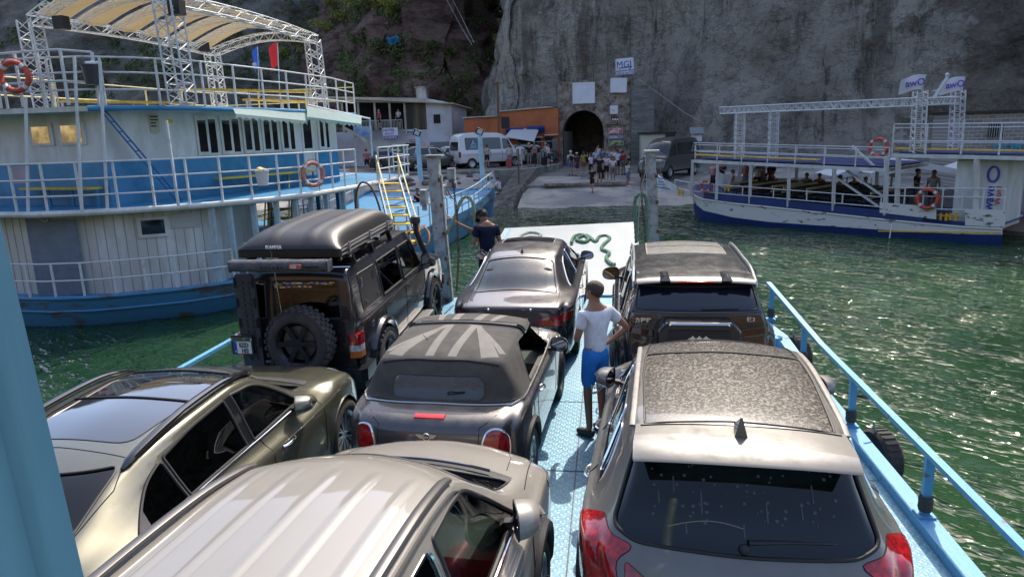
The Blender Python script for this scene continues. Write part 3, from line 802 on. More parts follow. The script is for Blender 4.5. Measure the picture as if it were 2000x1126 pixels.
# ================================================================ the car ferry we stand on
def plate_mat(name, col, col2, k=105, strength=.5, rough=.42, rust=True, metal=0):
    m = bpy.data.materials.new(name); m.use_nodes = True; t = m.node_tree; b = t.nodes['Principled BSDF']; b.inputs['Metallic'].default_value = metal
    tc = t.nodes.new('ShaderNodeTexCoord'); sp = t.nodes.new('ShaderNodeSeparateXYZ'); t.links.new(tc.outputs['Object'], sp.inputs[0])
    def M(op, a, bb=None):
        n = t.nodes.new('ShaderNodeMath'); n.operation = op
        for i, v in enumerate((a, bb)):
            if v is None: continue
            if isinstance(v, (int, float)): n.inputs[i].default_value = v
            else: t.links.new(v, n.inputs[i])
        return n.outputs[0]
    a = M('MULTIPLY', M('ADD', sp.outputs[0], sp.outputs[1]), k); c = M('MULTIPLY', M('SUBTRACT', sp.outputs[0], sp.outputs[1]), k*.5)
    h1 = M('MULTIPLY', M('MAXIMUM', M('SINE', a), 0), M('MAXIMUM', M('SINE', c), 0))
    a2 = M('MULTIPLY', M('ADD', sp.outputs[0], sp.outputs[1]), k*.5); c2 = M('MULTIPLY', M('SUBTRACT', sp.outputs[0], sp.outputs[1]), k)
    h2 = M('MULTIPLY', M('MAXIMUM', M('SINE', M('ADD', a2, 3.14)), 0), M('MAXIMUM', M('SINE', c2), 0))
    h = M('MAXIMUM', h1, h2)
    n = t.nodes.new('ShaderNodeTexNoise'); n.inputs['Scale'].default_value = 1.3; n.inputs['Detail'].default_value = 10; n.inputs['Roughness'].default_value = .7; t.links.new(tc.outputs['Object'], n.inputs['Vector'])
    r = t.nodes.new('ShaderNodeValToRGB'); e = r.color_ramp.elements; e[0].position = .38; e[1].position = .6; e[0].color = (*col2, 1); e[1].color = (*col, 1); t.links.new(n.outputs[0], r.inputs[0]); cc = r.outputs[0]
    mx = t.nodes.new('ShaderNodeMix'); mx.data_type = 'RGBA'; mx.inputs[7].default_value = (*[min(.85, q*1.7+.08) for q in col], 1)
    t.links.new(M('MULTIPLY', h, .55), mx.inputs[0]); t.links.new(cc, mx.inputs[6]); cc = mx.outputs[2]     # studs worn to bare metal
    if rust:
        n3 = t.nodes.new('ShaderNodeTexNoise'); n3.inputs['Scale'].default_value = 5; n3.inputs['Detail'].default_value = 12; n3.inputs['Roughness'].default_value = .8; t.links.new(tc.outputs['Object'], n3.inputs['Vector'])
        rr = t.nodes.new('ShaderNodeMapRange'); rr.inputs[1].default_value = .575; rr.inputs[2].default_value = .66; rr.inputs[4].default_value = .6; t.links.new(n3.outputs[0], rr.inputs[0])
        m2 = t.nodes.new('ShaderNodeMix'); m2.data_type = 'RGBA'; m2.inputs[7].default_value = (.16, .12, .09, 1); t.links.new(rr.outputs[0], m2.inputs[0]); t.links.new(cc, m2.inputs[6]); cc = m2.outputs[2]
    t.links.new(cc, b.inputs['Base Color']); b.inputs['Roughness'].default_value = rough
    bp = t.nodes.new('ShaderNodeBump'); bp.inputs['Strength'].default_value = strength; bp.inputs['Distance'].default_value = .006; t.links.new(h, bp.inputs['Height'])
    t.links.new(bp.outputs[0], b.inputs['Normal']); return m
M_DECK = plate_mat('deck_plate', (.13, .32, .44), (.09, .25, .36))
M_RAMP = plate_mat('ramp_plate', (.32, .35, .35), (.25, .29, .30), k=70, rust=False, rough=.35, strength=.35)
M_BLUE = mat('ferry_blue_paint', (.11, .34, .56), .38, col2=(.15, .13, .12), nscale=6, thr=(.345, .375), bump=.12, bscale=30)
M_PALE = mat('pale_blue_paint', (.17, .31, .36), .42, col2=(.12, .25, .31), nscale=2.5, bump=.1, bscale=14, stretch=(1, 1, .15))
M_GALV = mat('weathered_grey_post', (.40, .42, .41), .7, col2=(.20, .20, .19), nscale=6, bump=.5, bscale=20, thr=(.35, .55))
M_RUSTY = mat('rusty_steel', (.20, .11, .06), .85, col2=(.07, .045, .035), nscale=18, bump=.5)
M_TYREF = M_TYRE
def dz(y):
    return 0 if y < 9 else (y-9)*.052
ferry = thing('car_ferry', 'pale blue open-deck ferry that carries the rows of parked cars', 'ferry', (-1.25, 6, -.9))
mb = MB(); xl, xr = -5.15, 2.62
ys = [-6, 0, 3, 6, 9, 10, 11, 12, 12.8, 13.45]
def edges(y):
    k = max(0, (y-11.6)/1.85); return xl + 1.35*k**1.3, xr - 1.45*k**1.3
P = [[(edges(y)[0]+(edges(y)[1]-edges(y)[0])*u, y, dz(y)) for u in np.linspace(0, 1, 9)] for y in ys]; mb.grid(P)
mb.build('deck', M_DECK, ferry, world=True)
mb = MB()  # hull below the deck and bulwark
for sg, k in ((-1, 0), (1, 1)):
    Q = [[(edges(y)[k]+sg*.14, y, dz(y)+.10), (edges(y)[k]+sg*.14, y, dz(y)-.15), (edges(y)[k]+sg*.0, y, -1.3)] for y in ys]; mb.grid(Q)
    Q = [[(edges(y)[k]-sg*.02, y, dz(y)-.02), (edges(y)[k]-sg*.02, y, dz(y)+.10), (edges(y)[k]+sg*.14, y, dz(y)+.10)] for y in ys]; mb.grid(Q)
mb.grid([[(edges(13.45)[0]-.14, 13.45, z), (edges(13.45)[1]+.14, 13.45, z)] for z in (dz(13.45)-.01, -1.3)])
mb.build('hull', M_BLUE, ferry, world=True)
mb = MB()
for x in (-4.2, -2.72, -1.1, -.32, .8, 1.9):
    mb.bb((x-.006, -5, .003), (x+.006, 9, .006))
for y in (1.0, 2.9, 4.8, 6.7, 8.6): mb.bb((-5.1, y-.005, .003), (2.6, y+.005, .006))
mb.build('weld_seam', mat('weld_seam', (.12, .14, .15), .8), ferry, world=True)
def rail(pts, name='rail', w=.07, h=.045):
    mb = MB()
    for a, b in zip(pts, pts[1:]): mb.bar(a, b, w, h)
    return mb.build(name, M_BLUE, ferry, world=True)
rail([(2.68, -3, .66), (2.68, 9, .66), (2.64, 11.9, .84)])
rail([(-5.25, -3, .66), (-5.25, 9, .66), (-5.2, 11.9, .84)])
for y in (-.1, 1.9, 3.9, 5.9, 7.8, 9.8, 11.8):
    for x, sg in ((2.68, 1), (-5.25, -1)):
        mb = MB(); mb.bar((x, y, dz(y)-.05), (x, y, .64+dz(y)), .07, .05); mb.bb((x-.07, y-.07, dz(y)+.09), (x+.07, y+.07, dz(y)+.12))
        o = mb.build('rail_post', M_BLUE, ferry, world=True)
        if sg > 0 and y > 3:
            k = MB(); k.lathe([(.052, 0), (.06, .03), (.057, .07), (.062, .10), (.05, .14)], (x, y, dz(y)+.15), 'Z', 10); k.build('cord_wrap', mat('dark_cord', (.06, .055, .05), .9), o, world=True)
# rope-bound bollards on the bulwark
for y in (4.55, 10.6):
    mb = MB(); mb.cyl((2.5, y, 0), (2.5, y, .26), .06, 14); mb.cyl((2.5, y, .26), (2.5, y, .30), .09, 14); mb.build('bollard', M_BLUE, ferry, smooth=True, world=True)
# ramp
mb = MB(); a0, a1 = (-2.75, 13.55, .27), (.80, 13.55, .27); b0, b1 = (-2.75, 19.0, .86), (.72, 19.0, .98)
mb.slab([a0, a1, b1, b0], -.10, nrm=(0, -.11, 1)); mb.build('ramp', M_RAMP, ferry, world=True)
mb = MB()
for k in range(5):
    x = -2.6+.8*k; mb.bar((x, 13.6, .17), (x, 18.9, .80), .06, .14)
mb.build('ramp_rib', M_BLUE, ferry, world=True)
mb = MB(); mb.cyl((-2.9, 13.5, .24), (.95, 13.5, .24), .05, 12); mb.build('ramp_hinge', M_BLUE, ferry, world=True)
# two tall ramp posts, leaning a little
def pillar(px, top, bot, y, w0, w1):
    t, b = AY(*top, y), AY(*bot, y); b2 = Vector((b.x+(b.x-t.x)*.6, y, dz(13.2))); mb = MB()
    mb.bar(b2, t, w0, w1*1.0); mb.bar(b2+Vector((w0*.55, .02, 0)), t+Vector((w0*.50, .02, -.35)), w0*.34, w1*.6)
    o = mb.build('ramp_post', M_GALV, ferry, world=True)
    c = MB(); c.box(t+Vector((.02, 0, .01)), (w0*1.6, w1*1.4, .03)); c.build('cap_plate', M_GALV, o, world=True)
    for z in (.35, .8, 1.25, 1.75, 2.2):
        s = MB(); q = b2.lerp(t, z/2.6); s.box(q+Vector((w0*.52, -w1*.55, 0)), (.05, .05, .07)); s.cyl(q+Vector((-w0*.2, -w1*.56, .1)), q+Vector((-w0*.2, -w1*.50, .1)), .012, 8); s.build('rusty_fitting', M_RUSTY, o, world=True)
    return t, b2
PL = pillar(0, (846, 305), (862, 495), 13.25, .21, .20)
PR = pillar(0, (1270, 296), (1276, 470), 13.25, .17, .18)
# pulley boxes on the left post
mb = MB(); q = AY(882, 340, 13.2); mb.box(q, (.14, .14, .22)); mb.cyl(q+Vector((-.09, -.02, -.2)), q+Vector((.09, -.02, -.2)), .07, 14); mb.build('pulley_block', M_GALV, ferry, smooth=True, world=True); mb = MB(); q = AY(828, 385, 13.2); mb.box(q, (.12, .2, .28)); mb.cyl(q+Vector((0, 0, -.25)), q+Vector((0, 0, -.1)), .05, 12)
mb.build('pulley_block', M_GALV, ferry, smooth=True, world=True)
# fluted cabin post right beside the camera
mb = MB(); prof = []
for i in range(60):
    u = i/59; x = -.645-.30*u; d = .034*max(0, math.cos(u*2*math.pi*4.5))**.5 if i > 3 else .0
    prof.append((x, .70 + .02*(1-min(1, u*14)) - d*.9))
prof += [(-.95, .80), (-.74, .80)]
mb.prism([(a+.0, b) for a, b in prof], 1.6, 4.6, 'Z'); mb.v = [(a-.012-.055*(c-2.88), b, c) for a, b, c in mb.v]
mb.build('cabin_post', M_PALE, ferry, smooth=True, sharp=50, world=True)
# chain heaped at the left corner of the ramp
def chain(pts, name, label, r=.035, m=None, parent=None):
    mb = MB(); P = [Vector(p) for p in pts]; L = sum((b-a).length for a, b in zip(P, P[1:])); n = int(L/(r*1.45)); acc = 0
    def at(s):
        for a, b in zip(P, P[1:]):
            l = (b-a).length
            if s <= l: return a.lerp(b, s/l), (b-a).normalized()
            s -= l
        return P[-1], (P[-1]-P[-2]).normalized()
    for i in range(n):
        p, d = at(L*(i+.5)/n); o = d.orthogonal().normalized(); e = d.cross(o)
        if i % 2: o = e
        mb.tube([p + d*math.cos(t)*r*1.1 + o*math.sin(t)*r*.62 for t in [2*math.pi*k/8 for k in range(8)]], r*.24, 4, closed=True)
    ob = mb.build(name, m or M_RUSTY, parent, smooth=True, world=parent is not None)
    if label: tag(ob, label, 'chain')
    return ob
random.seed(5)
chain([(-3.35+.25*math.cos(k*1.3)+random.uniform(-.1, .1), 13.1+.16*math.sin(k*1.9), .25+.02*(k % 3)) for k in range(12)], 'chain', 'dark rusty chain heaped on the deck corner by the left ramp post')
chain([AY(1258, 310, 13.1), AY(1252, 365, 13.1), AY(1256, 420, 13.1), AY(1262, 475, 13.1)], 'chain', 'rusty chain hanging down the side of the right ramp post')
chain([AY(884, 350, 13.1), AY(893, 420, 13.1), AY(896, 500, 13.1), AY(892, 570, 13.1)], 'chain', 'dark chain hanging from the pulley of the left ramp post')
# ropes
M_ROPEG = mat('green_rope', (.07, .22, .12), .9, col2=(.22, .30, .22), nscale=30, bump=1, bscale=90)
M_ROPEW = mat('pale_rope', (.42, .45, .33), .9, col2=(.28, .36, .24), nscale=22, bump=1, bscale=90)
M_ROPEO = mat('orange_rope', (.45, .19, .08), .9, col2=(.25, .12, .07), nscale=30, bump=1, bscale=90)
def smoothpts(P, n=6):
    P = [Vector(p) for p in P]; o = []
    for i in range(len(P)-1):
        a, b, c, d = P[max(i-1, 0)], P[i], P[i+1], P[min(i+2, len(P)-1)]
        for k in range(n):
            t = k/n; o.append(.5*((2*b)+(c-a)*t+(2*a-5*b+4*c-d)*t*t+(3*b-a-3*c+d)*t**3))
    return o+[P[-1]]
def rope(P, r, m, label, name='rope', twist=True, group=None, n=6):
    Q = smoothpts(P, n); mb = MB(); L = [0]
    for a, b in zip(Q, Q[1:]): L.append(L[-1]+(b-a).length)
    if twist and r > .02:
        # three laid strands
        step = r*1.1; N = max(8, int(L[-1]/step)); prev = None; C = []
        for i in range(N+1):
            s = L[-1]*i/N; k = max(0, min(len(Q)-2, int(np.searchsorted(L, s))-1)); t = (s-L[k])/max(1e-6, L[k+1]-L[k]); C.append(Q[k].lerp(Q[k+1], t))
        for st in range(3):
            pts = []; prev = None
            for i, p in enumerate(C):
                d = (C[min(i+1, N)]-C[max(0, i-1)]).normalized()
                if prev is None: prev = d.orthogonal().normalized()
                a = (prev-d*prev.dot(d)).normalized(); prev = a; b = d.cross(a); th = i*.9+st*2.094
                pts.append(p+(a*math.cos(th)+b*math.sin(th))*r*.5)
            mb.tube(pts, r*.56, 6)
    else: mb.tube(Q, r, 7)
    return tag(mb.build(name, m, None, smooth=True), label, 'rope', group)
def ramp_pt(px, py, up=.05):
    # point on the inclined ramp
    n = Vector((0, -.115, 1)).normalized(); r = _ray(px, py); p0 = Vector((-1, 13.55, .27)); t = (p0-Vector((0, 0, H))).dot(n)/r.dot(n); return Vector((0, 0, H))+r*t+n*up
rope([ramp_pt(*p) for p in ((1012, 474), (1018, 464), (1034, 458), (1050, 459), (1057, 463), (1050, 468), (1040, 466))], .040, M_ROPEW, 'pale worn hawser curled at the left of the ramp')
rope([ramp_pt(*p) for p in ((1116, 478), (1122, 465), (1138, 462), (1150, 470), (1141, 476), (1126, 470), (1146, 463), (1163, 475), (1170, 466), (1184, 464), (1191, 470), (1178, 482), (1176, 490), (1190, 497), (1184, 507), (1192, 517), (1201, 521))], .042, M_ROPEG, 'thick green mooring rope snaking across the ramp in front of the sedan')
rope([AY(*p, 13.1) for p in ((1243, 474), (1241, 430), (1240, 395), (1246, 381), (1257, 380), (1262, 392), (1262, 420), (1264, 468))], .035, M_ROPEG, 'bright green rope looped over the right ramp post')
rope([AY(*p, 13.2) for p in ((858, 478), (868, 462), (886, 430), (898, 396), (910, 384), (922, 392), (926, 415), (930, 450), (935, 470))], .035, M_ROPEW, 'pale green hawser arching from the left ramp post to the deckhand')
rope([AY(*p, 13.0) for p in ((1262, 330), (1250, 385), (1246, 470))], .008, M_ROPEW, 'thin white line slanting down beside the right ramp post', twist=False)
rope([AY(*p, 13.4) for p in ((868, 470), (885, 505), (910, 528), (935, 540))], .008, mat('dark_line', (.05, .05, .05), .8), 'thin dark line sagging over the water by the left ramp post', twist=False)
# tyre fenders over the side
def fender(y, label, z=-.15, r=.31):
    t = thing('tyre_fender', label, 'tyre', (2.92, y, z), R(12), 'tyres hung over the ferry side')
    mb = MB(); ring = []
    mb.lathe([(r*.58, -.08), (r*.62, -.10), (r*.9, -.10), (r, -.07), (r, .07), (r*.9, .10), (r*.62, .10), (r*.58, .08)], (0, 0, 0), 'X', 32)
    for k in range(28):
        a = 2*math.pi*k/28; mb.box((0, math.cos(a)*r, math.sin(a)*r), (.13, .022, .022), Matrix.Rotation(a, 3, 'X'))
    mb.build('tyre', M_TYRE, t, smooth=True, sharp=40)
    m = MB(); m.tube([(-.05, 0, r*.6), (-.1, .0, r+.1), (-.22, 0, .30-z+.0)], .014, 6); m.build('rope_sling', M_ROPEW, t, smooth=True)
fender(7.55, 'old tyre fender hanging beside the silver SUV'); fender(11.0, 'old tyre fender hanging beside the dark SUV', -.12, .33)
# ---- silver SUV, bottom right
def rear_view_poly(w0, z0, w1, z1, r=.08, n=5):
    return rpoly([(-w0, z0), (w0, z0), (w1, z1), (-w1, z1)], r, n)
def silver_suv():
    P = paint('dusty_silver', (.155, .150, .138), metal=.45, rough=.38, dust=.7, dcol=(.105, .093, .075), scale=9, lo=.35, hi=.75, base=.1)
    rows = [(.10, .30, .60, .14, .30, .22, .30), (.02, .45, .62, .06, .45, .19, .46), (0, .65, .64, .05, .65, .19, .66), (.05, .84, .68, .10, .84, .22, .86),
            (.11, .99, .70, .19, .98, .29, .98), (.17, 1.06, .68, .26, 1.05, .38, 1.04), (.33, 1.30, .60, .40, 1.27, .58, 1.05), (.50, 1.50, .56, .56, 1.46, .80, 1.05),
            (.62, 1.60, .56, .68, 1.555, 1.0, 1.035), (1.0, 1.645, .59, 1.0, 1.59, 1.3, 1.02), (1.8, 1.665, .60, 1.8, 1.61, 1.8, 1.0), (2.45, 1.63, .58, 2.4, 1.575, 2.4, .985),
            (2.75, 1.555, .56, 2.7, 1.50, 2.8, .98), (3.15, 1.33, .62, 3.05, 1.28, 3.2, .985), (3.52, 1.12, .70, 3.40, 1.08, 3.5, .98), (3.75, 1.07, .68, 3.65, 1.04, 3.7, .96), (4.15, .96, .60, 4.05, .93, 4.0, .88),
            (4.36, .80, .52, 4.28, .78, 4.15, .74), (4.42, .6, .52, 4.34, .6, 4.2, .6), (4.38, .32, .52, 4.30, .32, 4.18, .32)]
    plan = [(0, .70), (.19, .80), (.30, .87), (.6, .925), (1.2, .935), (3.3, .935), (3.9, .91), (4.15, .84), (4.4, .7)]
    c = Car('silver_suv', 'dusty silver SUV with panoramic roof and shark fin, nearest the camera at bottom right', 'car', (.735, 3.45, 0), R(-4.3), rows, plan, paintm=P, gi=.07); c.root.scale = (1.045, 1, 1)
    GDUST = paint('dust_spotted_glass', (.012, .012, .013), rough=.06, dust=.8, dcol=(.19, .16, .12), scale=48, lo=.50, hi=.62, base=.32)
    # glass
    c.cut('rear_window', 'end', rpoly([(-.58, 1.075), (.58, 1.075), (.70, 1.13), (.585, 1.50), (-.585, 1.50), (-.70, 1.13)], [.06, .06, .04, .03, .03, .04], 4), -1, M_GP, seal=M_SEAL, seal_r=.012, nmin=.1, flt=lambda f: f.calc_center_median().y < 1.1)
    c.cut('roof_glass', 'top', rpoly([(-.535, .76), (.535, .76), (.565, 1.6), (.555, 2.08), (-.555, 2.08), (-.565, 1.6)], [.03]*6, 3), 1, GDUST, seal=M_SEAL, seal_r=.007, nmin=.3)
    c.cut('sunroof', 'top', rpoly([(-.555, 2.10), (.555, 2.10), (.525, 2.74), (-.525, 2.74)], .03, 3), 1, GDUST, seal=M_SEAL, seal_r=.007, nmin=.3, flt=lambda f: f.calc_center_median().z > 1.4)
    c.cut('windshield', 'top', rpoly([(-.60, 2.83), (.60, 2.83), (.70, 3.42), (-.70, 3.42)], .06, 4), 1, M_GD, seal=M_SEAL, nmin=.2)
    for sg in (1, -1):
        c.cut('quarter_window', 'side', rpoly([(.86, 1.10), (1.12, 1.085), (1.2, 1.45), (1.02, 1.44)], .05, 4), sg, M_GP, seal=M_CHROME, seal_r=.008)
        c.cut('rear_door_window', 'side', rpoly([(1.17, 1.08), (1.98, 1.06), (1.98, 1.52), (1.26, 1.48)], .05, 4), sg, M_GP, seal=M_CHROME, seal_r=.008)
        c.cut('front_door_window', 'side', rpoly([(2.06, 1.06), (3.12, 1.05), (2.72, 1.42), (2.5, 1.49), (2.06, 1.52)], [.05, .03, .1, .1, .04], 4), sg, M_GD, seal=M_CHROME, seal_r=.008)
        o = c.cut('tail_light', 'side', rpoly([(.05, .80), (.22, .80), (.62, .93), (.66, 1.02), (.45, 1.13), (.24, 1.06)], .03, 3), sg, M_REDL, shift=.006, seal=M_SEAM, seal_r=.005, nmin=-.3, flt=lambda f: f.calc_center_median().x*sg > .60)
        c.cut('tailgate_light', 'end', rpoly([(sg*.40, .80), (sg*.62, .80), (sg*.62, .99), (sg*.46, .90)], .02, 3), -1, M_REDL, shift=.006, seal=M_SEAM, seal_r=.005)
    c.arches((.88, 3.52), .36, .385, trim=M_TRIM, trim_r=.025)
    c.wheels((.88, 3.52), .345, .225, 'five')
    c.cut('lower_bumper', 'end', [(-.62, .30), (.62, .30), (.58, .52), (-.58, .52)], -1, M_TRIM, shift=.004)
    # seams
    m = MB()
    for sg in (1, -1):
        c.line(m, 'side', [(1.2, .42), (1.18, .95), (1.28, 1.03)], sg=sg); c.line(m, 'side', [(2.02, .35), (2.02, 1.03)], sg=sg); c.line(m, 'side', [(3.12, .4), (3.1, .9), (3.2, 1.02)], sg=sg)
        c.line(m, 'top', [(sg*.60, 1.02), (sg*.585, 1.4), (sg*.6, 2.0), (sg*.585, 2.6), (sg*.60, 2.82)], sg=sg)
        c.line(m, 'top', [(sg*.655, 1.02), (sg*.66, 1.4), (sg*.665, 2.0), (sg*.655, 2.6)], .004, sg=sg)
    c.line(m, 'end', [(-.74, .99), (-.70, .86), (-.62, .74), (.62, .74), (.70, .86), (.74, .99)], sg=-1)
    m.build('panel_seam', M_SEAM, c.root)
    for sg in (1, -1):
        m = MB(); pts = [c.top(sg*.60, y, .012) for y in np.linspace(.80, 2.72, 22)]
        m.tube([p for p in pts if p], .02, 8, flat=.5); m.build('roof_trim', mat('dusty_rail', (.17, .155, .14), .5, col2=(.25, .22, .18), nscale=20), c.root, smooth=True)
        c.handle(1.42, .90, sg, M_CHROME); c.handle(2.3, .90, sg, M_CHROME)
        c.mirror(sg, 2.93, 1.10, P, .25, .17, .15, fold=62)
    # tailgate spoiler, a thin lip over the glass
    m = MB(); Pt = []
    for (yy, zz, ww) in ((.70, 1.622, .585), (.60, 1.617, .59), (.45, 1.607, .595), (.30, 1.578, .592), (.285, 1.565, .588), (.32, 1.545, .58), (.52, 1.50, .56)):
        Pt.append([(x*ww, yy + .05*abs(x)**2.5, zz - 0.034*abs(x)**2.6) for x in np.linspace(-1, 1, 25)])
    m.grid(Pt); m.build('spoiler', P, c.root, smooth=True, sharp=60)
    m = MB(); m.bar((-.16, .335, 1.562), (.16, .335, 1.562), .02, .012); m.build('brake_light', M_REDB, c.root)
    # shark fin
    m = MB(); y0, z0 = .56, 1.615
    m.add([(-.035, y0, z0), (.035, y0, z0), (.028, y0+.14, z0+.03), (0, y0+.19, z0+.025), (-.028, y0+.14, z0+.03), (-.006, y0+.015, z0+.115), (.006, y0+.015, z0+.115)],
          [(0, 1, 6, 5), (1, 2, 6), (2, 3, 6), (3, 5, 6), (3, 4, 5), (4, 0, 5)]); m.build('shark_fin', P, c.root)
    # wiper with arm, defroster and washer marks on the rear glass
    m = MB(); w0 = c.end(.02, 1.14, -1, .03); w1 = c.end(.42, 1.145, -1, .03)
    m.tube([c.end(x, 1.14+.01*math.sin(x*6), -1, .035) for x in np.linspace(.02, .46, 10)], [.02, .02, .018, .016, .014, .012, .01, .01, .008, .006], 8, flat=.6)
    m.ball(c.end(0, 1.11, -1, .02), .03, 8); m.build('rear_wiper', M_TRIM, c.root, smooth=True)
    spots = MB(); random.seed(3)
    for k in range(60):
        x = random.uniform(-.5, .5); z = random.uniform(1.2, 1.46); p = c.end(x, z, -1, -.002)
        if p is None: continue
        r_ = random.uniform(.004, .011); hh = c.bvh.ray_cast(Vector((x, -12, z)), Vector((0, 1, 0))); n = hh[1]; a = n.orthogonal().normalized(); b = n.cross(a)
        spots.add([p + (a*math.cos(t)+b*math.sin(t))*r_ for t in [2*math.pi*i/8 for i in range(8)]], [tuple(range(8))])
    c2_ = MB(); c2_.tube([(x, .705+.02*x*x, 1.6245-.034*abs(x/.585)**2.6) for x in np.linspace(-.56, .56, 15)], .0035, 4); c2_.build('spoiler_seam', M_SEAM, c.root)
    for x, z, l in ((-.37, 1.40, .07), (.36, 1.40, .08), (-.22, 1.35, .1), (.12, 1.32, .09), (-.45, 1.33, .06), (.3, 1.30, .05), (0, 1.22, .06), (-.3, 1.2, .05)):
        a, b = c.end(x, z, -1, -.002), c.end(x+.005, z-l, -1, -.002); spots.bar(a, b, .008, .001)
    spots.build('water_marks', mat('water_mark', (.060, .075, .095), .7), c.root)
    m = MB(); arc = [c.end(-.40+.40*t, 1.17+.05*math.sin(t*math.pi*.8), -1, -.004) for t in np.linspace(0, 1, 14)]
    m.tube(arc, .003, 5); m.build('wiped_arc', mat('dry_mark', (.25, .2, .15), .8), c.root)
    c.underside(.2, 4.2); c.interior([(-.38, 2.15, .5), (.38, 2.15, .5), (-.45, 1.25, .55), (.45, 1.25, .55), (0, 1.25, .55)], 2.95, (.4, 3.5, .84), wheel=(-.38, 2.72, .98), zb=.93)
    c.finish()
silver_suv()
# ---- white SUV, bottom left of centre
def white_suv():
    P = paint('cream_white', (.235, .215, .182), rough=.38, dust=.35, dcol=(.20, .182, .150), scale=3, lo=.3, hi=.9, base=.05)
    rows = [(.10, .32, .60, .14, .32, .22, .32), (.02, .5, .62, .06, .5, .19, .5), (0, .72, .68, .05, .72, .19, .72), (.05, .95, .70, .12, .94, .25, .94),
            (.13, 1.08, .68, .22, 1.06, .36, 1.05), (.32, 1.35, .62, .4, 1.31, .6, 1.05), (.50, 1.56, .57, .56, 1.52, .8, 1.05), (.66, 1.63, .585, .72, 1.585, 1.0, 1.045),
            (1.2, 1.675, .60, 1.2, 1.62, 1.3, 1.04), (2.0, 1.685, .605, 2.0, 1.63, 2.0, 1.03), (2.55, 1.65, .60, 2.45, 1.60, 2.45, 1.02), (2.8, 1.585, .57, 2.66, 1.545, 2.8, 1.015),
            (3.2, 1.36, .62, 3.02, 1.33, 3.12, 1.01), (3.55, 1.16, .70, 3.32, 1.14, 3.42, 1.02), (3.68, 1.13, .71, 3.5, 1.11, 3.55, 1.02), (4.1, 1.06, .68, 3.95, 1.03, 3.95, .98),
            (4.42, .93, .60, 4.28, .91, 4.18, .88), (4.5, .78, .56, 4.38, .76, 4.24, .76), (4.5, .55, .56, 4.4, .55, 4.26, .55), (4.46, .3, .56, 4.36, .3, 4.24, .3)]
    plan = [(0, .72), (.19, .80), (.35, .88), (.7, .915), (3.4, .92), (3.95, .90), (4.2, .83), (4.4, .72)]
    c = Car('white_suv', 'cream white SUV with ribbed roof and black roof rails, in the bottom left foreground', 'car', (-1.63, .90, 0), R(-4.6), rows, plan, paintm=P, gi=.07)
    c.cut('rear_window', 'end', rear_view_poly(.62, 1.12, .56, 1.50, .07), -1, M_GP, seal=M_SEAL, nmin=.1, flt=lambda f: f.calc_center_median().y < 1.1)
    c.cut('windshield', 'top', rpoly([(-.58, 2.92), (.58, 2.92), (.70, 3.50), (-.70, 3.50)], .06, 4), 1, M_GM, seal=M_SEAL, nmin=.2)
    for sg in (1, -1):
        c.cut('rear_door_window', 'side', rpoly([(.95, 1.11), (2.0, 1.09), (2.0, 1.55), (1.2, 1.54)], .06, 4), sg, M_GD, seal=M_CHROME, seal_r=.010)
        c.cut('front_door_window', 'side', rpoly([(2.06, 1.09), (3.18, 1.07), (2.96, 1.27), (2.66, 1.50), (2.4, 1.555), (2.06, 1.56)], [.04, .03, .1, .12, .1, .03], 4), sg, M_GM, seal=M_SEAL, seal_r=.014)
        c.cut('headlight', 'side', rpoly([(3.92, .87), (4.3, .80), (4.32, .88), (4.12, .93), (3.86, .955)], .02, 3), sg, M_CLEARL, shift=.004, seal=M_SEAM, seal_r=.005, nmin=.0)
        c.cut('tail_light', 'side', rpoly([(.06, .82), (.5, .85), (.55, 1.0), (.2, 1.02)], .03, 3), sg, M_REDL, shift=.006, seal=M_SEAM, nmin=-.2, flt=lambda f: f.calc_center_median().x*sg > .6)
        # waist trim
        m = MB(); c.line(m, 'side', [(.98, 1.088), (2.0, 1.066), (3.25, 1.05)], .012, .006, 7, sg=sg); m.build('waist_trim', M_CHROME, c.root, smooth=True)
        # thick roof rail with grey inset
        m = MB(); pts = [c.top(sg*.57, y, .012+.02*math.sin(math.pi*min(1, max(0, (y-.8)/1.75)))) for y in np.linspace(.80, 2.56, 26)]; pts = [p for p in pts if p]
        m.tube(pts, .030, 10, flat=.62); m.build('roof_rail', mat('satin_rail', (.10, .095, .09), .35, metal=.4), c.root, smooth=True)
        m = MB(); pts = [c.top(sg*.625, y, .001) for y in np.linspace(.80, 2.66, 26)]; m.tube([p for p in pts if p], .014, 6, flat=.5); m.build('roof_ditch', M_SEAL, c.root, smooth=True)
        c.handle(1.35, .95, sg, P); c.handle(2.3, .95, sg, P)
        o = c.mirror(sg, 2.98, 1.15, P, .26, .20, .16, fold=58)
        # black pillar triangle and wheel arch cladding
    c.arches((.85, 3.48), .36, .385, trim=M_TRIM, trim_r=.04)
    c.wheels((.85, 3.48), .345, .225, 'twin')
    # five pressed ribs along the roof
    for x in (-.43, -.22, 0, .22, .43):
        m = MB(); G = []
        for y in np.linspace(1.0, 2.50, 40):
            t = (y-1.0)/1.50; k = min(1, t/.05, (1-t)/.07); row = []
            for u in np.linspace(-1, 1, 9):
                p = c.top(x+u*.045, y); hgt = (.5+.5*math.cos(u*math.pi))*.005*k
                row.append(p+Vector((0, 0, hgt+.0006)) if p else Vector((x, y, 1.6)))
            G.append(row)
        m.grid(G); m.build('roof_rib', P, c.root, smooth=True, sharp=180)
    # cowl gap with wipers
    m = MB(); G = []
    for y0, k in ((3.60, 0), (3.64, 1), (3.70, 2)):
        G.append([(c.top(x, y0-.13*(abs(x)/.7)**2.2, .006 if k != 1 else .010) or Vector((x, y0, 1.15))) for x in np.linspace(-.70, .70, 31)])
    m.grid(G); m.build('cowl', M_TRIM, c.root, smooth=True)
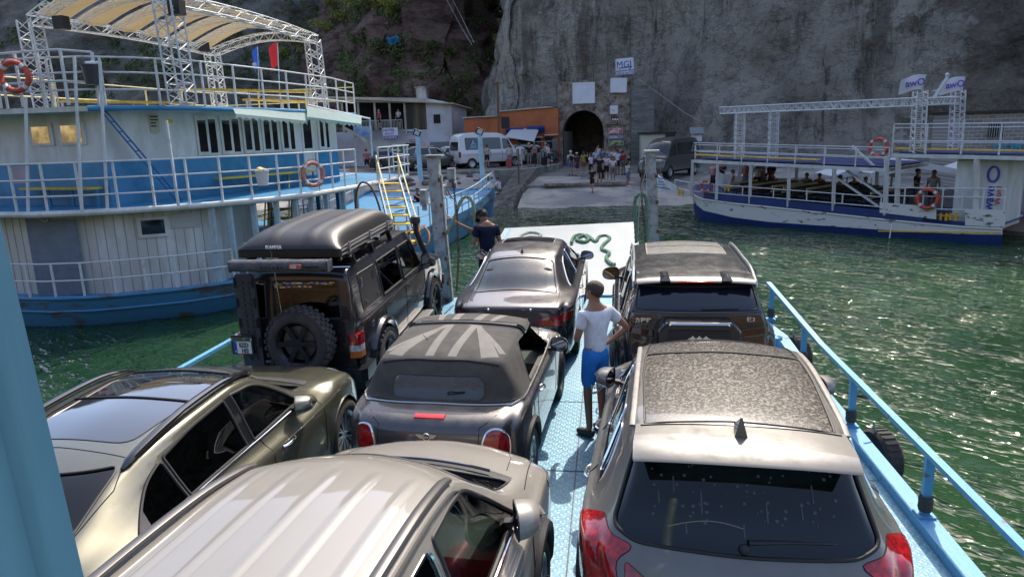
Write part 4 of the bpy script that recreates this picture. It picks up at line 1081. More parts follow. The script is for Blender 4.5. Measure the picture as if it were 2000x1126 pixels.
    m = MB(); m.tube([c.top(x, 3.60-.1*(x/.7)**2, .035) or Vector((x, 3.6, 1.2)) for x in np.linspace(-.15, .55, 12)], .010, 6); m.build('wiper', M_GLOSSBLACK, c.root, smooth=True)
    m = MB(); m.tube([c.top(x, 3.62-.1*(x/.7)**2, .032) or Vector((x, 3.6, 1.2)) for x in np.linspace(-.58, -.1, 12)], .010, 6); m.build('wiper', M_GLOSSBLACK, c.root, smooth=True)
    m = MB()
    for sg in (1, -1):
        c.line(m, 'side', [(2.03, .35), (2.03, 1.05)], sg=sg); c.line(m, 'side', [(3.2, .42), (3.18, .9), (3.3, 1.02)], sg=sg); c.line(m, 'side', [(1.1, .5), (1.0, 1.05)], sg=sg)
        c.line(m, 'top', [(sg*.80, 3.5), (sg*.765, 3.8), (sg*.74, 4.05), (sg*.66, 4.22)], .004)
        c.line(m, 'top', [(sg*.635, 3.70), (sg*.60, 4.0), (sg*.5, 4.3)], .003)
    c.line(m, 'top', [(-.66, 4.26), (-.4, 4.34), (0, 4.38), (.4, 4.34), (.66, 4.26)], .004)
    m.build('panel_seam', M_SEAM, c.root)
    c.underside(.2, 4.3); c.interior([(-.38, 2.1, .5), (.38, 2.1, .5), (-.45, 1.2, .55), (.45, 1.2, .55)], 3.0, (.4, 3.45, .83), wheel=(-.38, 2.75, 1.0), zb=.97, seatm=M_SEAT)
    c.finish()
white_suv()

# ---- khaki coupe SUV, left
def gold_suv():
    P = paint('khaki_metallic', (.13, .126, .088), metal=.65, rough=.27, dust=.16, dcol=(.36, .32, .22), scale=4, lo=.4, hi=.9, base=.02)
    rows = [(.10, .32, .60, .14, .32, .24, .32), (.02, .5, .62, .06, .5, .2, .5), (0, .72, .70, .06, .72, .2, .72), (.06, .92, .72, .14, .92, .28, .93),
            (.20, 1.02, .70, .30, 1.01, .44, 1.0), (.36, 1.09, .66, .46, 1.07, .62, 1.02), (.75, 1.28, .60, .85, 1.24, 1.0, 1.03), (1.15, 1.43, .56, 1.22, 1.385, 1.35, 1.02),
            (1.45, 1.50, .57, 1.5, 1.45, 1.6, 1.005), (2.0, 1.565, .60, 2.0, 1.51, 2.0, .985), (2.55, 1.585, .60, 2.5, 1.53, 2.5, .965), (2.95, 1.54, .585, 2.85, 1.49, 2.9, .955), (3.15, 1.47, .575, 3.0, 1.43, 3.1, .95),
            (3.5, 1.22, .66, 3.3, 1.18, 3.38, .96), (3.78, 1.045, .70, 3.55, 1.04, 3.6, .97), (4.0, 1.0, .60, 3.8, 1.03, 3.8, 1.0), (4.35, .95, .55, 4.2, .985, 4.1, .97), (4.65, .86, .54, 4.55, .88, 4.4, .87),
            (4.82, .72, .54, 4.72, .74, 4.55, .72), (4.86, .55, .55, 4.76, .55, 4.6, .55), (4.84, .3, .55, 4.74, .3, 4.6, .3)]
    TZ = lambda y, z: (y-.13 if z > 1.0 and .3 < y < 3.9 else y, 1.02+(z-1.02)*.84 if z > 1.02 else z)
    rows = [((*TZ(r[0], r[1]), r[2], *TZ(r[3], r[4])) + (r[5]-(.10 if .6 < r[5] < 3.45 else 0), r[6])) for r in rows]
    TP = lambda P: [TZ(*p) for p in P]
    plan = [(0, .74), (.2, .84), (.45, .93), (.9, .97), (1.6, .945), (2.9, .945), (3.6, .965), (4.0, .97), (4.3, .94), (4.55, .84), (4.8, .68)]
    c = Car('khaki_suv', 'khaki metallic coupe SUV with glass roof behind the off-roader, at the left', 'car', (-3.68, 2.72, 0), R(-.5), rows, plan, paintm=P, gi=.10, belt_drop=.09)
    c.cut('rear_window', 'end', rear_view_poly(.62, 1.07, .53, 1.36, .05), -1, M_GP, seal=M_SEAL, nmin=.05, flt=lambda f: f.calc_center_median().y < 1.3)
    GR = mat('dark_roof_glass', (.012, .013, .017), .03, coat=1, spec=.8)
    c.cut('roof_glass', 'top', rpoly([(-.44, 1.39), (.44, 1.39), (.49, 1.82), (.49, 2.05), (-.49, 2.05), (-.49, 1.82)], [.12, .12, .03, .01, .01, .03], 4), 1, GR, seal=M_SEAL, seal_r=.005, nmin=.3)
    c.cut('sunroof', 'top', rpoly([(-.49, 2.06), (.49, 2.06), (.47, 2.73), (-.47, 2.73)], [.01, .01, .06, .06], 3), 1, GR, seal=M_SEAL, seal_r=.005, nmin=.3)
    c.cut('windshield', 'top', rpoly([(-.56, 3.01), (.56, 3.01), (.68, 3.55), (-.68, 3.55)], .06, 4), 1, M_GD, seal=M_SEAL, nmin=.2)
    for sg in (1, -1):
        c.cut('quarter_window', 'side', rpoly(TP([(.96, 1.04), (1.52, 1.035), (1.52, 1.35), (1.34, 1.29)]), [.05, .01, .04, .12], 4), sg, M_GP, seal=M_SEAL, seal_r=.012)
        c.cut('rear_door_window', 'side', rpoly(TP([(1.55, 1.035), (2.36, 1.021), (2.36, 1.47), (1.9, 1.44), (1.55, 1.36)]), [.01, .01, .02, .1, .02], 4), sg, M_GP, seal=M_SEAL, seal_r=.012)
        c.cut('front_door_window', 'side', rpoly(TP([(2.47, 1.021), (3.34, 1.021), (3.2, 1.18), (3.0, 1.34), (2.8, 1.44), (2.47, 1.475)]), [.01, .02, .1, .12, .12, .02], 4), sg, M_GM, seal=M_SEAL, seal_r=.012)
        c.cut('door_pillar', 'side', TP([(2.365, 1.021), (2.465, 1.021), (2.465, 1.475), (2.365, 1.47)]), sg, M_GLOSSBLACK, shift=.001)
        m = MB(); c.line(m, 'side', [(.98, 1.022), (1.52, 1.018), (2.4, 1.003), (3.38, .99)], .011, .004, 7, sg=sg); m.build('waist_trim', M_CHROME, c.root, smooth=True)
        m = MB(); pts = []
        for y in np.linspace(1.15, 2.85, 26):
            p = c.top(sg*(.555 if y < 2.57 else .545), y, .012+.03*math.sin(math.pi*min(1, max(0, (y-1.15)/1.7)))**.5)
            if p: pts.append(p)
        m.tube(pts, [.012]+[.034]*(len(pts)-2)+[.012], 10, flat=.6); m.build('roof_rail', M_GLOSSBLACK, c.root, smooth=True)
        c.handle(1.75, .87, sg, M_CHROME, .22); c.handle(2.68, .86, sg, M_CHROME, .22)
        c.mirror(sg, 3.02, 1.05, P, .24, .16, .17, fold=55)
        c.cut('headlight', 'top', rpoly([(sg*.60, 4.30), (sg*.86, 4.18), (sg*.84, 4.42), (sg*.66, 4.58)], .06, 4), 1, M_CLEARL, shift=.004, seal=M_SEAM, seal_r=.005, nmin=.1)
        c.cut('tail_light', 'side', rpoly([(.05, .84), (.6, .88), (.55, .94), (.1, .93)], .02, 3), sg, M_REDL, shift=.004, seal=M_SEAM, nmin=-.2, flt=lambda f: f.calc_center_median().x*sg > .6)
    c.arches((.98, 3.92), .38, .405, trim=P, trim_r=.012)
    c.wheels((.98, 3.92), .375, .26, 'multi')
    m = MB(); G = []
    for y0, k in ((3.72, 0), (3.77, 1), (3.83, 2)): G.append([(c.top(x, y0-.15*(abs(x)/.7)**2.2, .006) or Vector((x, y0, 1.05))) for x in np.linspace(-.68, .68, 31)])
    m.grid(G); m.build('cowl', M_TRIM, c.root, smooth=True)
    m = MB()
    for sg in (1, -1):
        c.line(m, 'side', [(2.42, .4), (2.41, 1.0)], .004, sg=sg); c.line(m, 'side', [(3.40, .45), (3.42, .8), (3.40, .97)], .004, sg=sg); c.line(m, 'side', [(1.35, .42), (1.45, .7), (1.53, .85), (1.54, 1.02)], .004, sg=sg)
        c.line(m, 'top', [(sg*.58, 1.30), (sg*.60, 2.0), (sg*.595, 2.9), (sg*.64, 3.2)], .004)
        c.line(m, 'top', [(sg*.70, 3.75), (sg*.69, 4.1), (sg*.66, 4.4), (sg*.5, 4.66), (0, 4.74)], .004)
        c.line(m, 'top', [(sg*.60, .30), (sg*.60, 1.0), (sg*.52, 1.26), (0, 1.29)], .004)
    m.build('panel_seam', M_SEAM, c.root)
    c.underside(.3, 4.6); c.interior([(-.4, 2.3, .45), (.4, 2.3, .45), (-.45, 1.4, .5), (.45, 1.4, .5)], 3.05, (.6, 3.6, .84), wheel=(-.4, 2.9, .95), zb=.88)
    c.finish()
gold_suv()

# ---- dark sedan, centre
def sedan():
    P = paint('charcoal_violet_metallic', (.030, .027, .032), metal=.5, rough=.25, dust=.38, dcol=(.26, .24, .22), scale=5, lo=.3, hi=.85, base=.05)
    rows = [(.10, .26, .64, .14, .26, .28, .26), (.02, .42, .66, .06, .42, .22, .42), (0, .62, .70, .05, .62, .2, .62), (.04, .80, .70, .10, .80, .24, .80), (.05, .955, .66, .13, .94, .30, .93),
            (.12, .985, .64, .20, .97, .42, .95), (.52, 1.025, .62, .58, 1.01, .85, .955), (.62, 1.05, .60, .72, 1.03, 1.0, .955), (1.05, 1.26, .55, 1.12, 1.21, 1.4, .955), (1.42, 1.40, .525, 1.5, 1.355, 1.75, .95),
            (1.8, 1.45, .545, 1.85, 1.40, 2.0, .945), (2.4, 1.465, .555, 2.4, 1.41, 2.4, .935), (2.9, 1.43, .545, 2.85, 1.38, 2.85, .925), (3.12, 1.37, .54, 3.05, 1.32, 3.1, .92),
            (3.5, 1.14, .64, 3.4, 1.10, 3.45, .91), (3.80, .965, .70, 3.65, .93, 3.7, .90), (4.2, .90, .66, 4.1, .87, 4.05, .84), (4.6, .80, .6, 4.5, .78, 4.4, .76), (4.86, .66, .52, 4.76, .65, 4.6, .64), (4.90, .5, .52, 4.8, .5, 4.64, .5), (4.88, .25, .52, 4.78, .25, 4.62, .25)]
    plan = [(0, .72), (.2, .80), (.4, .87), (.9, .925), (3.6, .935), (4.1, .92), (4.4, .86), (4.7, .70), (4.9, .6)]
    c = Car('dark_sedan', 'dark dusty saloon car parked centre front behind the ramp', 'car', (-1.36, 9.55, .03), R(-.8), rows, plan, paintm=P, gi=.08, zs=.22, rx=R(2.6))
    c.cut('rear_window', 'top', rpoly([(-.62, .66), (.62, .66), (.51, 1.40), (-.51, 1.40)], [.06, .06, .05, .05], 4), 1, mat('dusty_tinted_window', (.045, .06, .07), .16, coat=.5, noise=.3, nscale=3), seal=M_SEAL, seal_r=.009, nmin=.15)
    c.cut('sunroof', 'top', rpoly([(-.44, 2.3), (.44, 2.3), (.44, 2.85), (-.44, 2.85)], .04, 4), 1, M_GLOSSBLACK, seal=mat('dusty_edge', (.35, .32, .28), .8), seal_r=.006, nmin=.3)
    c.cut('windshield', 'top', rpoly([(-.54, 3.16), (.54, 3.16), (.68, 3.74), (-.68, 3.74)], .06, 4), 1, M_GD, seal=M_SEAL, nmin=.2)
    for sg in (1, -1):
        c.cut('rear_door_window', 'side', rpoly([(1.16, .985), (2.14, .97), (2.14, 1.33), (1.75, 1.30)], [.04, .02, .03, .12], 4), sg, M_GP, seal=M_CHROME, seal_r=.010)
        c.cut('front_door_window', 'side', rpoly([(2.20, .97), (3.42, .955), (3.1, 1.20), (2.85, 1.30), (2.20, 1.335)], [.02, .02, .12, .12, .03], 4), sg, M_GD, seal=M_CHROME, seal_r=.010)
        c.cut('tail_light', 'end', rpoly([(sg*.36, .735), (sg*.44, .82), (sg*.80, .86), (sg*.84, .74), (sg*.70, .70)], .025, 3), -1, M_REDL, shift=.006, seal=M_SEAM, seal_r=.005, nmin=.05)
        c.cut('side_light', 'side', rpoly([(.16, .74), (.40, .76), (.44, .84), (.2, .86)], .02, 3), sg, M_REDL, shift=.006, seal=M_SEAM, nmin=.2)
        c.handle(1.65, .86, sg, M_CHROME, .22); c.handle(2.55, .85, sg, M_CHROME, .22); c.mirror(sg, 3.22, 1.00, P, .23, .15, .14)
        m = MB(); k = c.end(sg*.30, .935, -1, .004); m.ball(k, .022, 8); m.build('parking_camera' if sg > 0 else 'lock_badge', M_CHROME, c.root, smooth=True)
        m = MB(); m.cyl((sg*.5, .03, .30), (sg*.5, .16, .30), .05, 16); m.build('tailpipe', M_CHROME, c.root, smooth=True)
    c.arches((1.05, 3.96), .34, .365, trim=P, trim_r=.01)
    c.wheels((1.05, 3.96), .335, .24, 'twin')
    c.cut('number_plate', 'end', [(-.26, .70), (.26, .70), (.26, .82), (-.26, .82)], -1, M_WHITEP, shift=.004)
    m = MB()
    for sg in (1, -1):
        c.line(m, 'side', [(2.17, .33), (2.17, .93)], .004, sg=sg); c.line(m, 'side', [(3.3, .36), (3.28, .9)], .004, sg=sg); c.line(m, 'side', [(1.3, .5), (1.2, .8), (1.12, .93)], .004, sg=sg)
        c.line(m, 'top', [(sg*.64, .10), (sg*.66, .5), (sg*.66, .70)], .004)
    c.line(m, 'top', [(-.60, .09), (.60, .09)], .003)
    c.line(m, 'top', [(-.53, 1.45), (0, 1.47), (.53, 1.45)], .003)
    m.build('panel_seam', M_SEAM, c.root)
    # defroster lines
    m = MB()
    for y in np.linspace(.76, 1.34, 15):
        q = [c.top(x, y, -.001) for x in np.linspace(-.46, .46, 9)]; m.tube([p for p in q if p], .0016, 3)
    m.build('defroster', mat('defroster', (.13, .14, .15), .6), c.root)
    m = MB(); b = c.top(0, 1.62); m.add([b+Vector(v) for v in ((-.025, -.04, 0), (.025, -.04, 0), (.02, .07, 0), (-.02, .07, 0), (0, -.02, .06))], [(0, 1, 4), (1, 2, 4), (2, 3, 4), (3, 0, 4)]); m.build('shark_fin', M_GLOSSBLACK, c.root)
    c.underside(.3, 4.6, z0=.16); c.interior([(-.38, 2.3, .38), (.38, 2.3, .38), (-.42, 1.4, .42), (.42, 1.4, .42)], 3.1, (.8, 3.6, .82), wheel=(-.38, 2.9, .88), zb=.86)
    c.finish()
sedan()

# ---- big dark SUV with a spare-wheel box, right
def dark_suv():
    P = paint('black_green_paint', (.014, .016, .018), metal=.2, rough=.2, dust=.26, dcol=(.17, .16, .13), scale=6, lo=.3, hi=.8, base=.02)
    rows = [(.10, .34, .62, .14, .34, .22, .34), (.02, .5, .64, .06, .5, .18, .5), (0, .75, .70, .05, .75, .18, .76), (.03, .98, .74, .10, .98, .22, .98), (.05, 1.10, .74, .13, 1.10, .26, 1.07),
            (.09, 1.36, .71, .17, 1.35, .34, 1.08), (.20, 1.49, .68, .27, 1.47, .45, 1.08), (.34, 1.62, .63, .4, 1.585, .6, 1.08), (.45, 1.70, .63, .50, 1.66, .8, 1.075), (.9, 1.745, .66, .9, 1.705, 1.2, 1.07),
            (1.8, 1.76, .67, 1.8, 1.715, 1.8, 1.06), (2.5, 1.735, .66, 2.45, 1.69, 2.4, 1.05), (2.78, 1.67, .63, 2.7, 1.62, 2.75, 1.045), (3.1, 1.40, .68, 3.0, 1.36, 3.1, 1.05), (3.38, 1.18, .74, 3.25, 1.16, 3.3, 1.06),
            (3.6, 1.13, .72, 3.5, 1.13, 3.5, 1.06), (4.1, 1.08, .7, 4.0, 1.07, 4.0, 1.02), (4.4, .98, .66, 4.32, .97, 4.22, .94), (4.48, .8, .64, 4.4, .8, 4.28, .78), (4.5, .55, .64, 4.42, .55, 4.3, .55), (4.46, .33, .62, 4.38, .33, 4.26, .33)]
    plan = [(0, .78), (.18, .86), (.3, .905), (.6, .945), (3.5, .945), (4.0, .93), (4.25, .87), (4.45, .74)]
    c = Car('dark_suv', 'black SUV with silver roof rails and a spare-wheel box on the tailgate, front right', 'car', (.99, 7.80, 0), R(-1.2), rows, plan, paintm=P, gi=.07, rx=R(1.6))
    c.cut('rear_window', 'end', rpoly([(-.68, 1.39), (.68, 1.39), (.635, 1.61), (-.635, 1.61)], [.05, .05, .03, .03], 4), -1, mat('navy_tinted_window', (.008, .010, .018), .09, coat=.6), seal=M_SEAL, nmin=.1, flt=lambda f: f.calc_center_median().y < 1.1)
    DG = paint('dusty_roof_glass', (.02, .02, .02), rough=.1, dust=.75, dcol=(.19, .18, .15), scale=12, lo=.2, hi=.8, base=.28)
    E = mat('dusty_edge', (.35, .32, .28), .8)
    c.cut('roof_glass', 'top', rpoly([(-.50, 1.55), (.50, 1.55), (.50, 2.10), (-.50, 2.10)], .05, 4), 1, DG, seal=E, seal_r=.007, nmin=.3, shift=-.002)
    c.cut('sunroof', 'top', rpoly([(-.50, 2.12), (.50, 2.12), (.48, 2.62), (-.48, 2.62)], .05, 4), 1, DG, seal=E, seal_r=.007, nmin=.3, shift=-.002)
    c.cut('windshield', 'top', rpoly([(-.62, 2.83), (.62, 2.83), (.72, 3.32), (-.72, 3.32)], .06, 4), 1, M_GD, seal=M_SEAL, nmin=.2)
    c.cut('license_recess', 'end', rpoly([(-.5, .36), (.5, .36), (.5, .52), (-.5, .52)], .03, 3), -1, M_TRIM, shift=.004)
    for sg in (1, -1):
        c.cut('quarter_window', 'side', rpoly([(.62, 1.14), (1.05, 1.12), (1.05, 1.60), (.78, 1.60)], .05, 4), sg, M_GP, seal=M_SEAL)
        c.cut('rear_door_window', 'side', rpoly([(1.12, 1.12), (1.98, 1.10), (1.98, 1.635), (1.12, 1.63)], .05, 4), sg, M_GP, seal=M_CHROME, seal_r=.009)
        c.cut('front_door_window', 'side', rpoly([(2.04, 1.10), (2.98, 1.09), (2.7, 1.50), (2.5, 1.61), (2.04, 1.63)], [.04, .04, .1, .1, .04], 4), sg, M_GM, seal=M_CHROME, seal_r=.009)
        m = MB(); P2 = [c.top(sg*.665, y, .03) for y in np.linspace(.5, 2.72, 22)]; P2 = [p for p in P2 if p]
        m.tube([P2[0]-Vector((0, .02, .05))]+P2+[P2[-1]+Vector((0, .03, -.05))], .024, 10, flat=.7); m.build('roof_rail', mat('satin_silver', (.62, .62, .60), .3, metal=.8), c.root, smooth=True)
        c.handle(1.4, .98, sg, P); c.handle(2.3, .98, sg, P); c.mirror(sg, 2.86, 1.17, M_GLOSSBLACK, .25, .19, .14)
        c.cut('tail_light', 'end', rpoly([(sg*.48, 1.10), (sg*.80, 1.13), (sg*.80, 1.20), (sg*.48, 1.17)], .02, 3), -1, mat('smoked_lamp', (.05, .004, .005), .08, coat=1), shift=.012, seal=M_GLOSSBLACK, seal_r=.012, nmin=.05)
    c.arches((.86, 3.56), .38, .41, trim=M_TRIM, trim_r=.035); c.wheels((.86, 3.56), .37, .25, 'five', M_RIMD)
    # spoiler in two horns
    m = MB(); G = []
    for yy, zz in ((.62, 1.725), (.42, 1.715), (.27, 1.69), (.255, 1.675), (.30, 1.655), (.40, 1.64)): G.append([(x*.66, yy+.03*abs(x), zz-.03*abs(x)**3) for x in np.linspace(-1, 1, 21)])
    m.grid(G); m.build('spoiler', P, c.root, smooth=True, sharp=60)
    m = MB()
    for sg in (1, -1): m.add([(sg*.30, .60, 1.735), (sg*.38, .60, 1.735), (sg*.40, .24, 1.70), (sg*.28, .24, 1.70), (sg*.34, .30, 1.745)], [(0, 1, 4), (1, 2, 4), (2, 3, 4), (3, 0, 4)])
    m.build('spoiler_fin', P, c.root); m = MB(); m.bar((-.2, .262, 1.682), (.2, .262, 1.682), .02, .014); m.build('brake_light', M_REDB, c.root)
    # spare wheel box
    m = MB(); m.prism(rpoly([(-.43, .72), (.43, .72), (.45, 1.24), (.36, 1.34), (-.36, 1.34), (-.45, 1.24)], .05, 4), -.20, .08, 'Y'); bx = m.build('spare_wheel_box', M_GLOSSBLACK, c.root); bv = bx.modifiers.new('b', 'BEVEL'); bv.width = .03; bv.segments = 4; bv.limit_method = 'ANGLE'
    m = MB(); m.prism(rpoly([(-.33, .82), (.33, .82), (.33, 1.26), (-.33, 1.26)], .04, 4), -.215, -.19, 'Y'); m.build('box_cover', mat('satin_black', (.02, .02, .022), .3), bx)
    m = MB(); m.tube([(-.34, -.17, 1.285), (-.3, -.20, 1.325), (.3, -.20, 1.325), (.34, -.17, 1.285)], .014, 6); m.build('chrome_strip', M_CHROME, bx, smooth=True)
    m = MB()  # three linked diamonds
    for cx in (-.07, 0, .07):
        pts = []
        for k in range(16):
            a = 2*math.pi*k/16; r_ = 1/(abs(math.cos(a))**.75+abs(math.sin(a))**.75)**(1/.75); pts.append((cx+math.cos(a)*r_*.055, 1.17+math.sin(a)*r_*.036))
        m.prism(pts, -.222, -.214, 'Y')
    m.build('emblem', M_CHROME, bx)
    text_mesh('方程豹', .062, 'badge', M_CHROME, c.root, (-.68, c.end(-.62, 1.28).y-.012, 1.255), (1, 0, 0), (0, 0, 1), bold=True)
    text_mesh('钛3', .06, 'badge', M_CHROME, c.root, (.54, c.end(.6, 1.3).y-.012, 1.275), (1, 0, 0), (0, 0, 1), bold=True)
    m = MB(); c.line(m, 'end', [(-.76, 1.36), (.76, 1.36)], .004, sg=-1)
    for sg in (1, -1): c.line(m, 'side', [(1.08, .5), (1.08, 1.06)], .004, sg=sg); c.line(m, 'side', [(2.01, .4), (2.01, 1.06)], .004, sg=sg); c.line(m, 'side', [(3.05, .42), (3.05, 1.06)], .004, sg=sg)
    m.build('panel_seam', M_SEAM, c.root)
    m = MB(); m.tube([c.end(x, 1.40, -1, .02) for x in np.linspace(.05, .45, 8)], .009, 6); m.build('rear_wiper', M_TRIM, c.root, smooth=True)
    c.underside(.2, 4.3, z0=.25); c.interior([(-.38, 2.1, .55), (.38, 2.1, .55), (-.45, 1.2, .58), (.45, 1.2, .58)], 2.95, (.4, 3.4, .84), wheel=(-.38, 2.7, 1.05), zb=1.0)
    c.finish()
dark_suv()
# ---- small convertible with a soft top, centre
def convertible():
    P = paint('dusty_dark_metallic', (.045, .045, .055), metal=.6, rough=.25, dust=.62, dcol=(.24, .21, .17), scale=3.5, lo=.32, hi=.7, base=.12)
    rows = [(.10, .28, .56, .14, .28, .24, .28), (.02, .45, .58, .06, .45, .2, .45), (0, .62, .62, .05, .62, .18, .62), (.03, .80, .64, .09, .80, .21, .80), (.11, .90, .64, .17, .89, .30, .88),
            (.24, .945, .62, .30, .935, .42, .915), (.33, .965, .62, .40, .955, .50, .93), (.49, 1.27, .60, .55, 1.24, .66, .94), (.55, 1.335, .585, .60, 1.30, .80, .945), (.95, 1.395, .59, .95, 1.35, 1.1, .945),
            (1.5, 1.41, .59, 1.5, 1.365, 1.5, .94), (1.92, 1.385, .575, 1.88, 1.345, 1.9, .935), (2.06, 1.345, .565, 2.0, 1.31, 2.05, .93), (2.35, 1.15, .62, 2.25, 1.12, 2.32, .925), (2.62, .98, .67, 2.48, .96, 2.52, .92),
            (2.8, .94, .6, 2.7, .935, 2.7, .90), (3.3, .90, .55, 3.2, .89, 3.15, .86), (3.65, .78, .5, 3.58, .77, 3.42, .74), (3.80, .6, .48, 3.72, .6, 3.5, .6), (3.84, .45, .48, 3.76, .45, 3.52, .45), (3.8, .24, .48, 3.72, .24, 3.5, .24)]
    plan = [(0, .71), (.18, .79), (.3, .83), (.6, .86), (2.9, .865), (3.2, .84), (3.45, .74), (3.7, .55)]
    c = Car('convertible', 'small dark dusty convertible with a flag-printed soft top, in the centre', 'car', (-1.60, 5.72, 0), R(-3.2), rows, plan, paintm=P, gi=.06, zs=.24)
    FAB = mat('soft_top_fabric', (.085, .078, .068), .95, col2=(.045, .042, .038), nscale=5, bump=.25, bscale=120, thr=(.3, .7))
    FABL = mat('soft_top_grey_print', (.22, .205, .18), .95, col2=(.16, .15, .13), nscale=5, bump=.25, bscale=120, thr=(.3, .7))
    bm = c.bm
    # grey stripes of the print
    W = .52; yb, yf = .60, 1.46
    def quad(a, b, w1, w2):
        a, b = Vector(a), Vector(b); d = (b-a).normalized(); n = Vector((-d.y, d.x)); return [a+n*w1/2, a-n*w1/2, b-n*w2/2, b+n*w2/2]
    for sg in (1, -1):
        for q in (quad((sg*.11, .58), (sg*.13, 1.47), .085, .075), quad((sg*.17, 1.45), (sg*.47, .62), .05, .17), quad((sg*.20, 1.40), (sg*.57, .72), .02, .06)):
            for f in carve(bm, 'top', q, 1, nmin=.25, flt=lambda f: f.calc_center_median().z > 1.2 and .5 < f.calc_center_median().y < 1.47): f.material_index = 1
        for f in carve(bm, 'top', quad((sg*.12, 1.56), (sg*.15, 2.0), .08, .08), 1, nmin=.25, flt=lambda f: f.calc_center_median().z > 1.2 and f.calc_center_median().y > 1.5): f.material_index = 1
        for f in carve(bm, 'top', quad((sg*.28, 1.56), (sg*.36, 2.0), .05, .10), 1, nmin=.25, flt=lambda f: f.calc_center_median().z > 1.2 and f.calc_center_median().y > 1.5): f.material_index = 1
    c.cut('rear_window', 'end', rpoly([(-.46, .99), (.46, .99), (.44, 1.20), (-.44, 1.20)], [.07, .07, .09, .09], 5), -1, M_FLEX, seal=mat('window_edge', (.25, .235, .21), .5), seal_r=.009, nmin=.05, shift=-.004, flt=lambda f: f.calc_center_median().y < .7)
    c.cut('brake_light', 'end', [(-.14, .905), (.14, .905), (.14, .925), (-.14, .925)], -1, M_REDB, shift=.012, nmin=.02, seal=M_REDB, seal_r=.006, flt=lambda f: f.calc_center_median().y < .3)
    for sg in (1, -1):
        h = carve(bm, 'side', rpoly([(.98, .975), (2.36, .955), (2.20, 1.12), (1.98, 1.30), (1.15, 1.325)], [.05, .02, .05, .06, .08], 3), sg); bmesh.ops.delete(bm, geom=h, context='FACES')
        c.cut('tail_light', 'end', rpoly([(sg*.50, .42), (sg*.71, .42), (sg*.735, .70), (sg*.68, .84), (sg*.54, .84), (sg*.49, .66)], .07, 4), -1, M_REDL, shift=.010, seal=M_CHROME, seal_r=.014, nmin=-.1, flt=lambda f: f.calc_center_median().y < .4)
    c.cut('windshield', 'top', rpoly([(-.53, 2.10), (.53, 2.10), (.62, 2.52), (-.62, 2.52)], .06, 4), 1, M_GM, seal=M_SEAL, nmin=.2)
    top = carve(bm, 'side', [(.335, .975), (.9, .955), (1.47, .955), (1.47, 1.6), (.2, 1.6)], 1, nmin=-2)
    o = panel(bm, top, 'soft_top', [FAB, FABL], c.root, shift=.006, seal=FAB, seal_r=.012)
    m = MB(); pts = [(x, .545+.02*abs(x), 1.318-.05*(abs(x)/.58)**3) for x in np.linspace(-.57, .57, 21)]; q = [c.end(p[0], p[2], -1, .012) for p in pts]; m.tube([p for p in q if p], .008, 5); m.build('roof_hem', M_SEAL, o, smooth=True)
    gap = carve(bm, 'side', [(1.47, 1.28), (1.57, 1.28), (1.57, 1.6), (1.47, 1.6)], 1, nmin=-2); bmesh.ops.delete(bm, geom=gap, context='FACES')
    fr = carve(bm, 'side', [(1.57, 1.29), (2.03, 1.29), (2.03, 1.6), (1.57, 1.6)], 1, nmin=-2)
    ft = panel(bm, fr, 'front_roof', [FAB, FABL], c.root, shift=.03, seal=M_GLOSSBLACK, seal_r=.016)
    m = MB(); m.tube([(x, 1.555, 1.37+.03*(1-(x/.56)**2)) for x in np.linspace(-.56, .56, 15)], .035, 8); m.build('roof_bow', M_TRIM, ft, smooth=True)
    # chrome line round the tub
    m = MB(); pts = []
    for sg in (1, -1):
        q = [c.side(y, .955-(.02 if y < .5 else 0), sg, .006) for y in np.linspace(.52, 2.45, 30)]; q = [p for p in q if p]
        pts.append(q)
    back = [c.top(x, .33+.10*(abs(x)/.72)**3, .008) for x in np.linspace(-.70, .70, 21)]; back = [p for p in back if p]
    m.tube(pts[1][::-1]+back+pts[0], .010, 6); m.build('belt_trim', mat('dull_chrome', (.55, .53, .5), .3, metal=.9), c.root, smooth=True)
    c.arches((.66, 3.15), .33, .35, trim=M_TRIM, trim_r=.035); c.wheels((.66, 3.15), .315, .21, 'multi')
    for sg in (1, -1):
        c.handle(1.25, .82, sg, M_CHROME, .18); c.mirror(sg, 2.18, .98, M_GLOSSBLACK, .21, .16, .15)
        c.cut('headlight', 'top', rpoly([(sg*.52, 3.28), (sg*.72, 3.2), (sg*.70, 3.42), (sg*.55, 3.52)], .08, 5), 1, M_CLEARL, shift=.004, seal=M_CHROME, seal_r=.008, nmin=.1)
        m = MB(); m.tube([(sg*.30, .62, 1.0), (sg*.30, .60, 1.12), (sg*.42, .60, 1.12), (sg*.42, .62, 1.0)], .02, 6); m.build('roll_hoop', M_TRIM, c.root, smooth=True)
    c.cut('boot_handle_recess', 'end', rpoly([(-.36, .56), (.36, .56), (.33, .72), (-.33, .72)], .05, 4), -1, mat('recess', (.02, .02, .022), .3), shift=-.02, seal=P, seal_r=.006)
    # number plate
    p = c.end(0, .60, -1, .012); m = MB(); m.bb((-.26, p.y-.01, .56), (.26, p.y, .67)); pl = m.build('number_plate', M_WHITEP, c.root)
    m = MB(); m.bb((-.262, p.y-.012, .562), (-.222, p.y-.002, .668)); m.build('plate_band', M_BLUET, pl)
    text_mesh('M NH 4212', .095, 'plate_text', M_BLACKT, c.root, (-.205, p.y-.012, .578), (1, 0, 0), (0, 0, 1), bold=True, stretch=.82)
    m = MB(); m.ball((-.115, p.y-.012, .615), .014, 8, (1, .2, 1)); m.build('plate_seal', M_AMBER, pl)
    # winged round badge
    e = c.end(0, .775, -1, .008); m = MB(); m.tube([(math.cos(a)*.033, e.y-.004, .775+math.sin(a)*.033) for a in [2*math.pi*i/20 for i in range(20)]], .004, 5, closed=True)
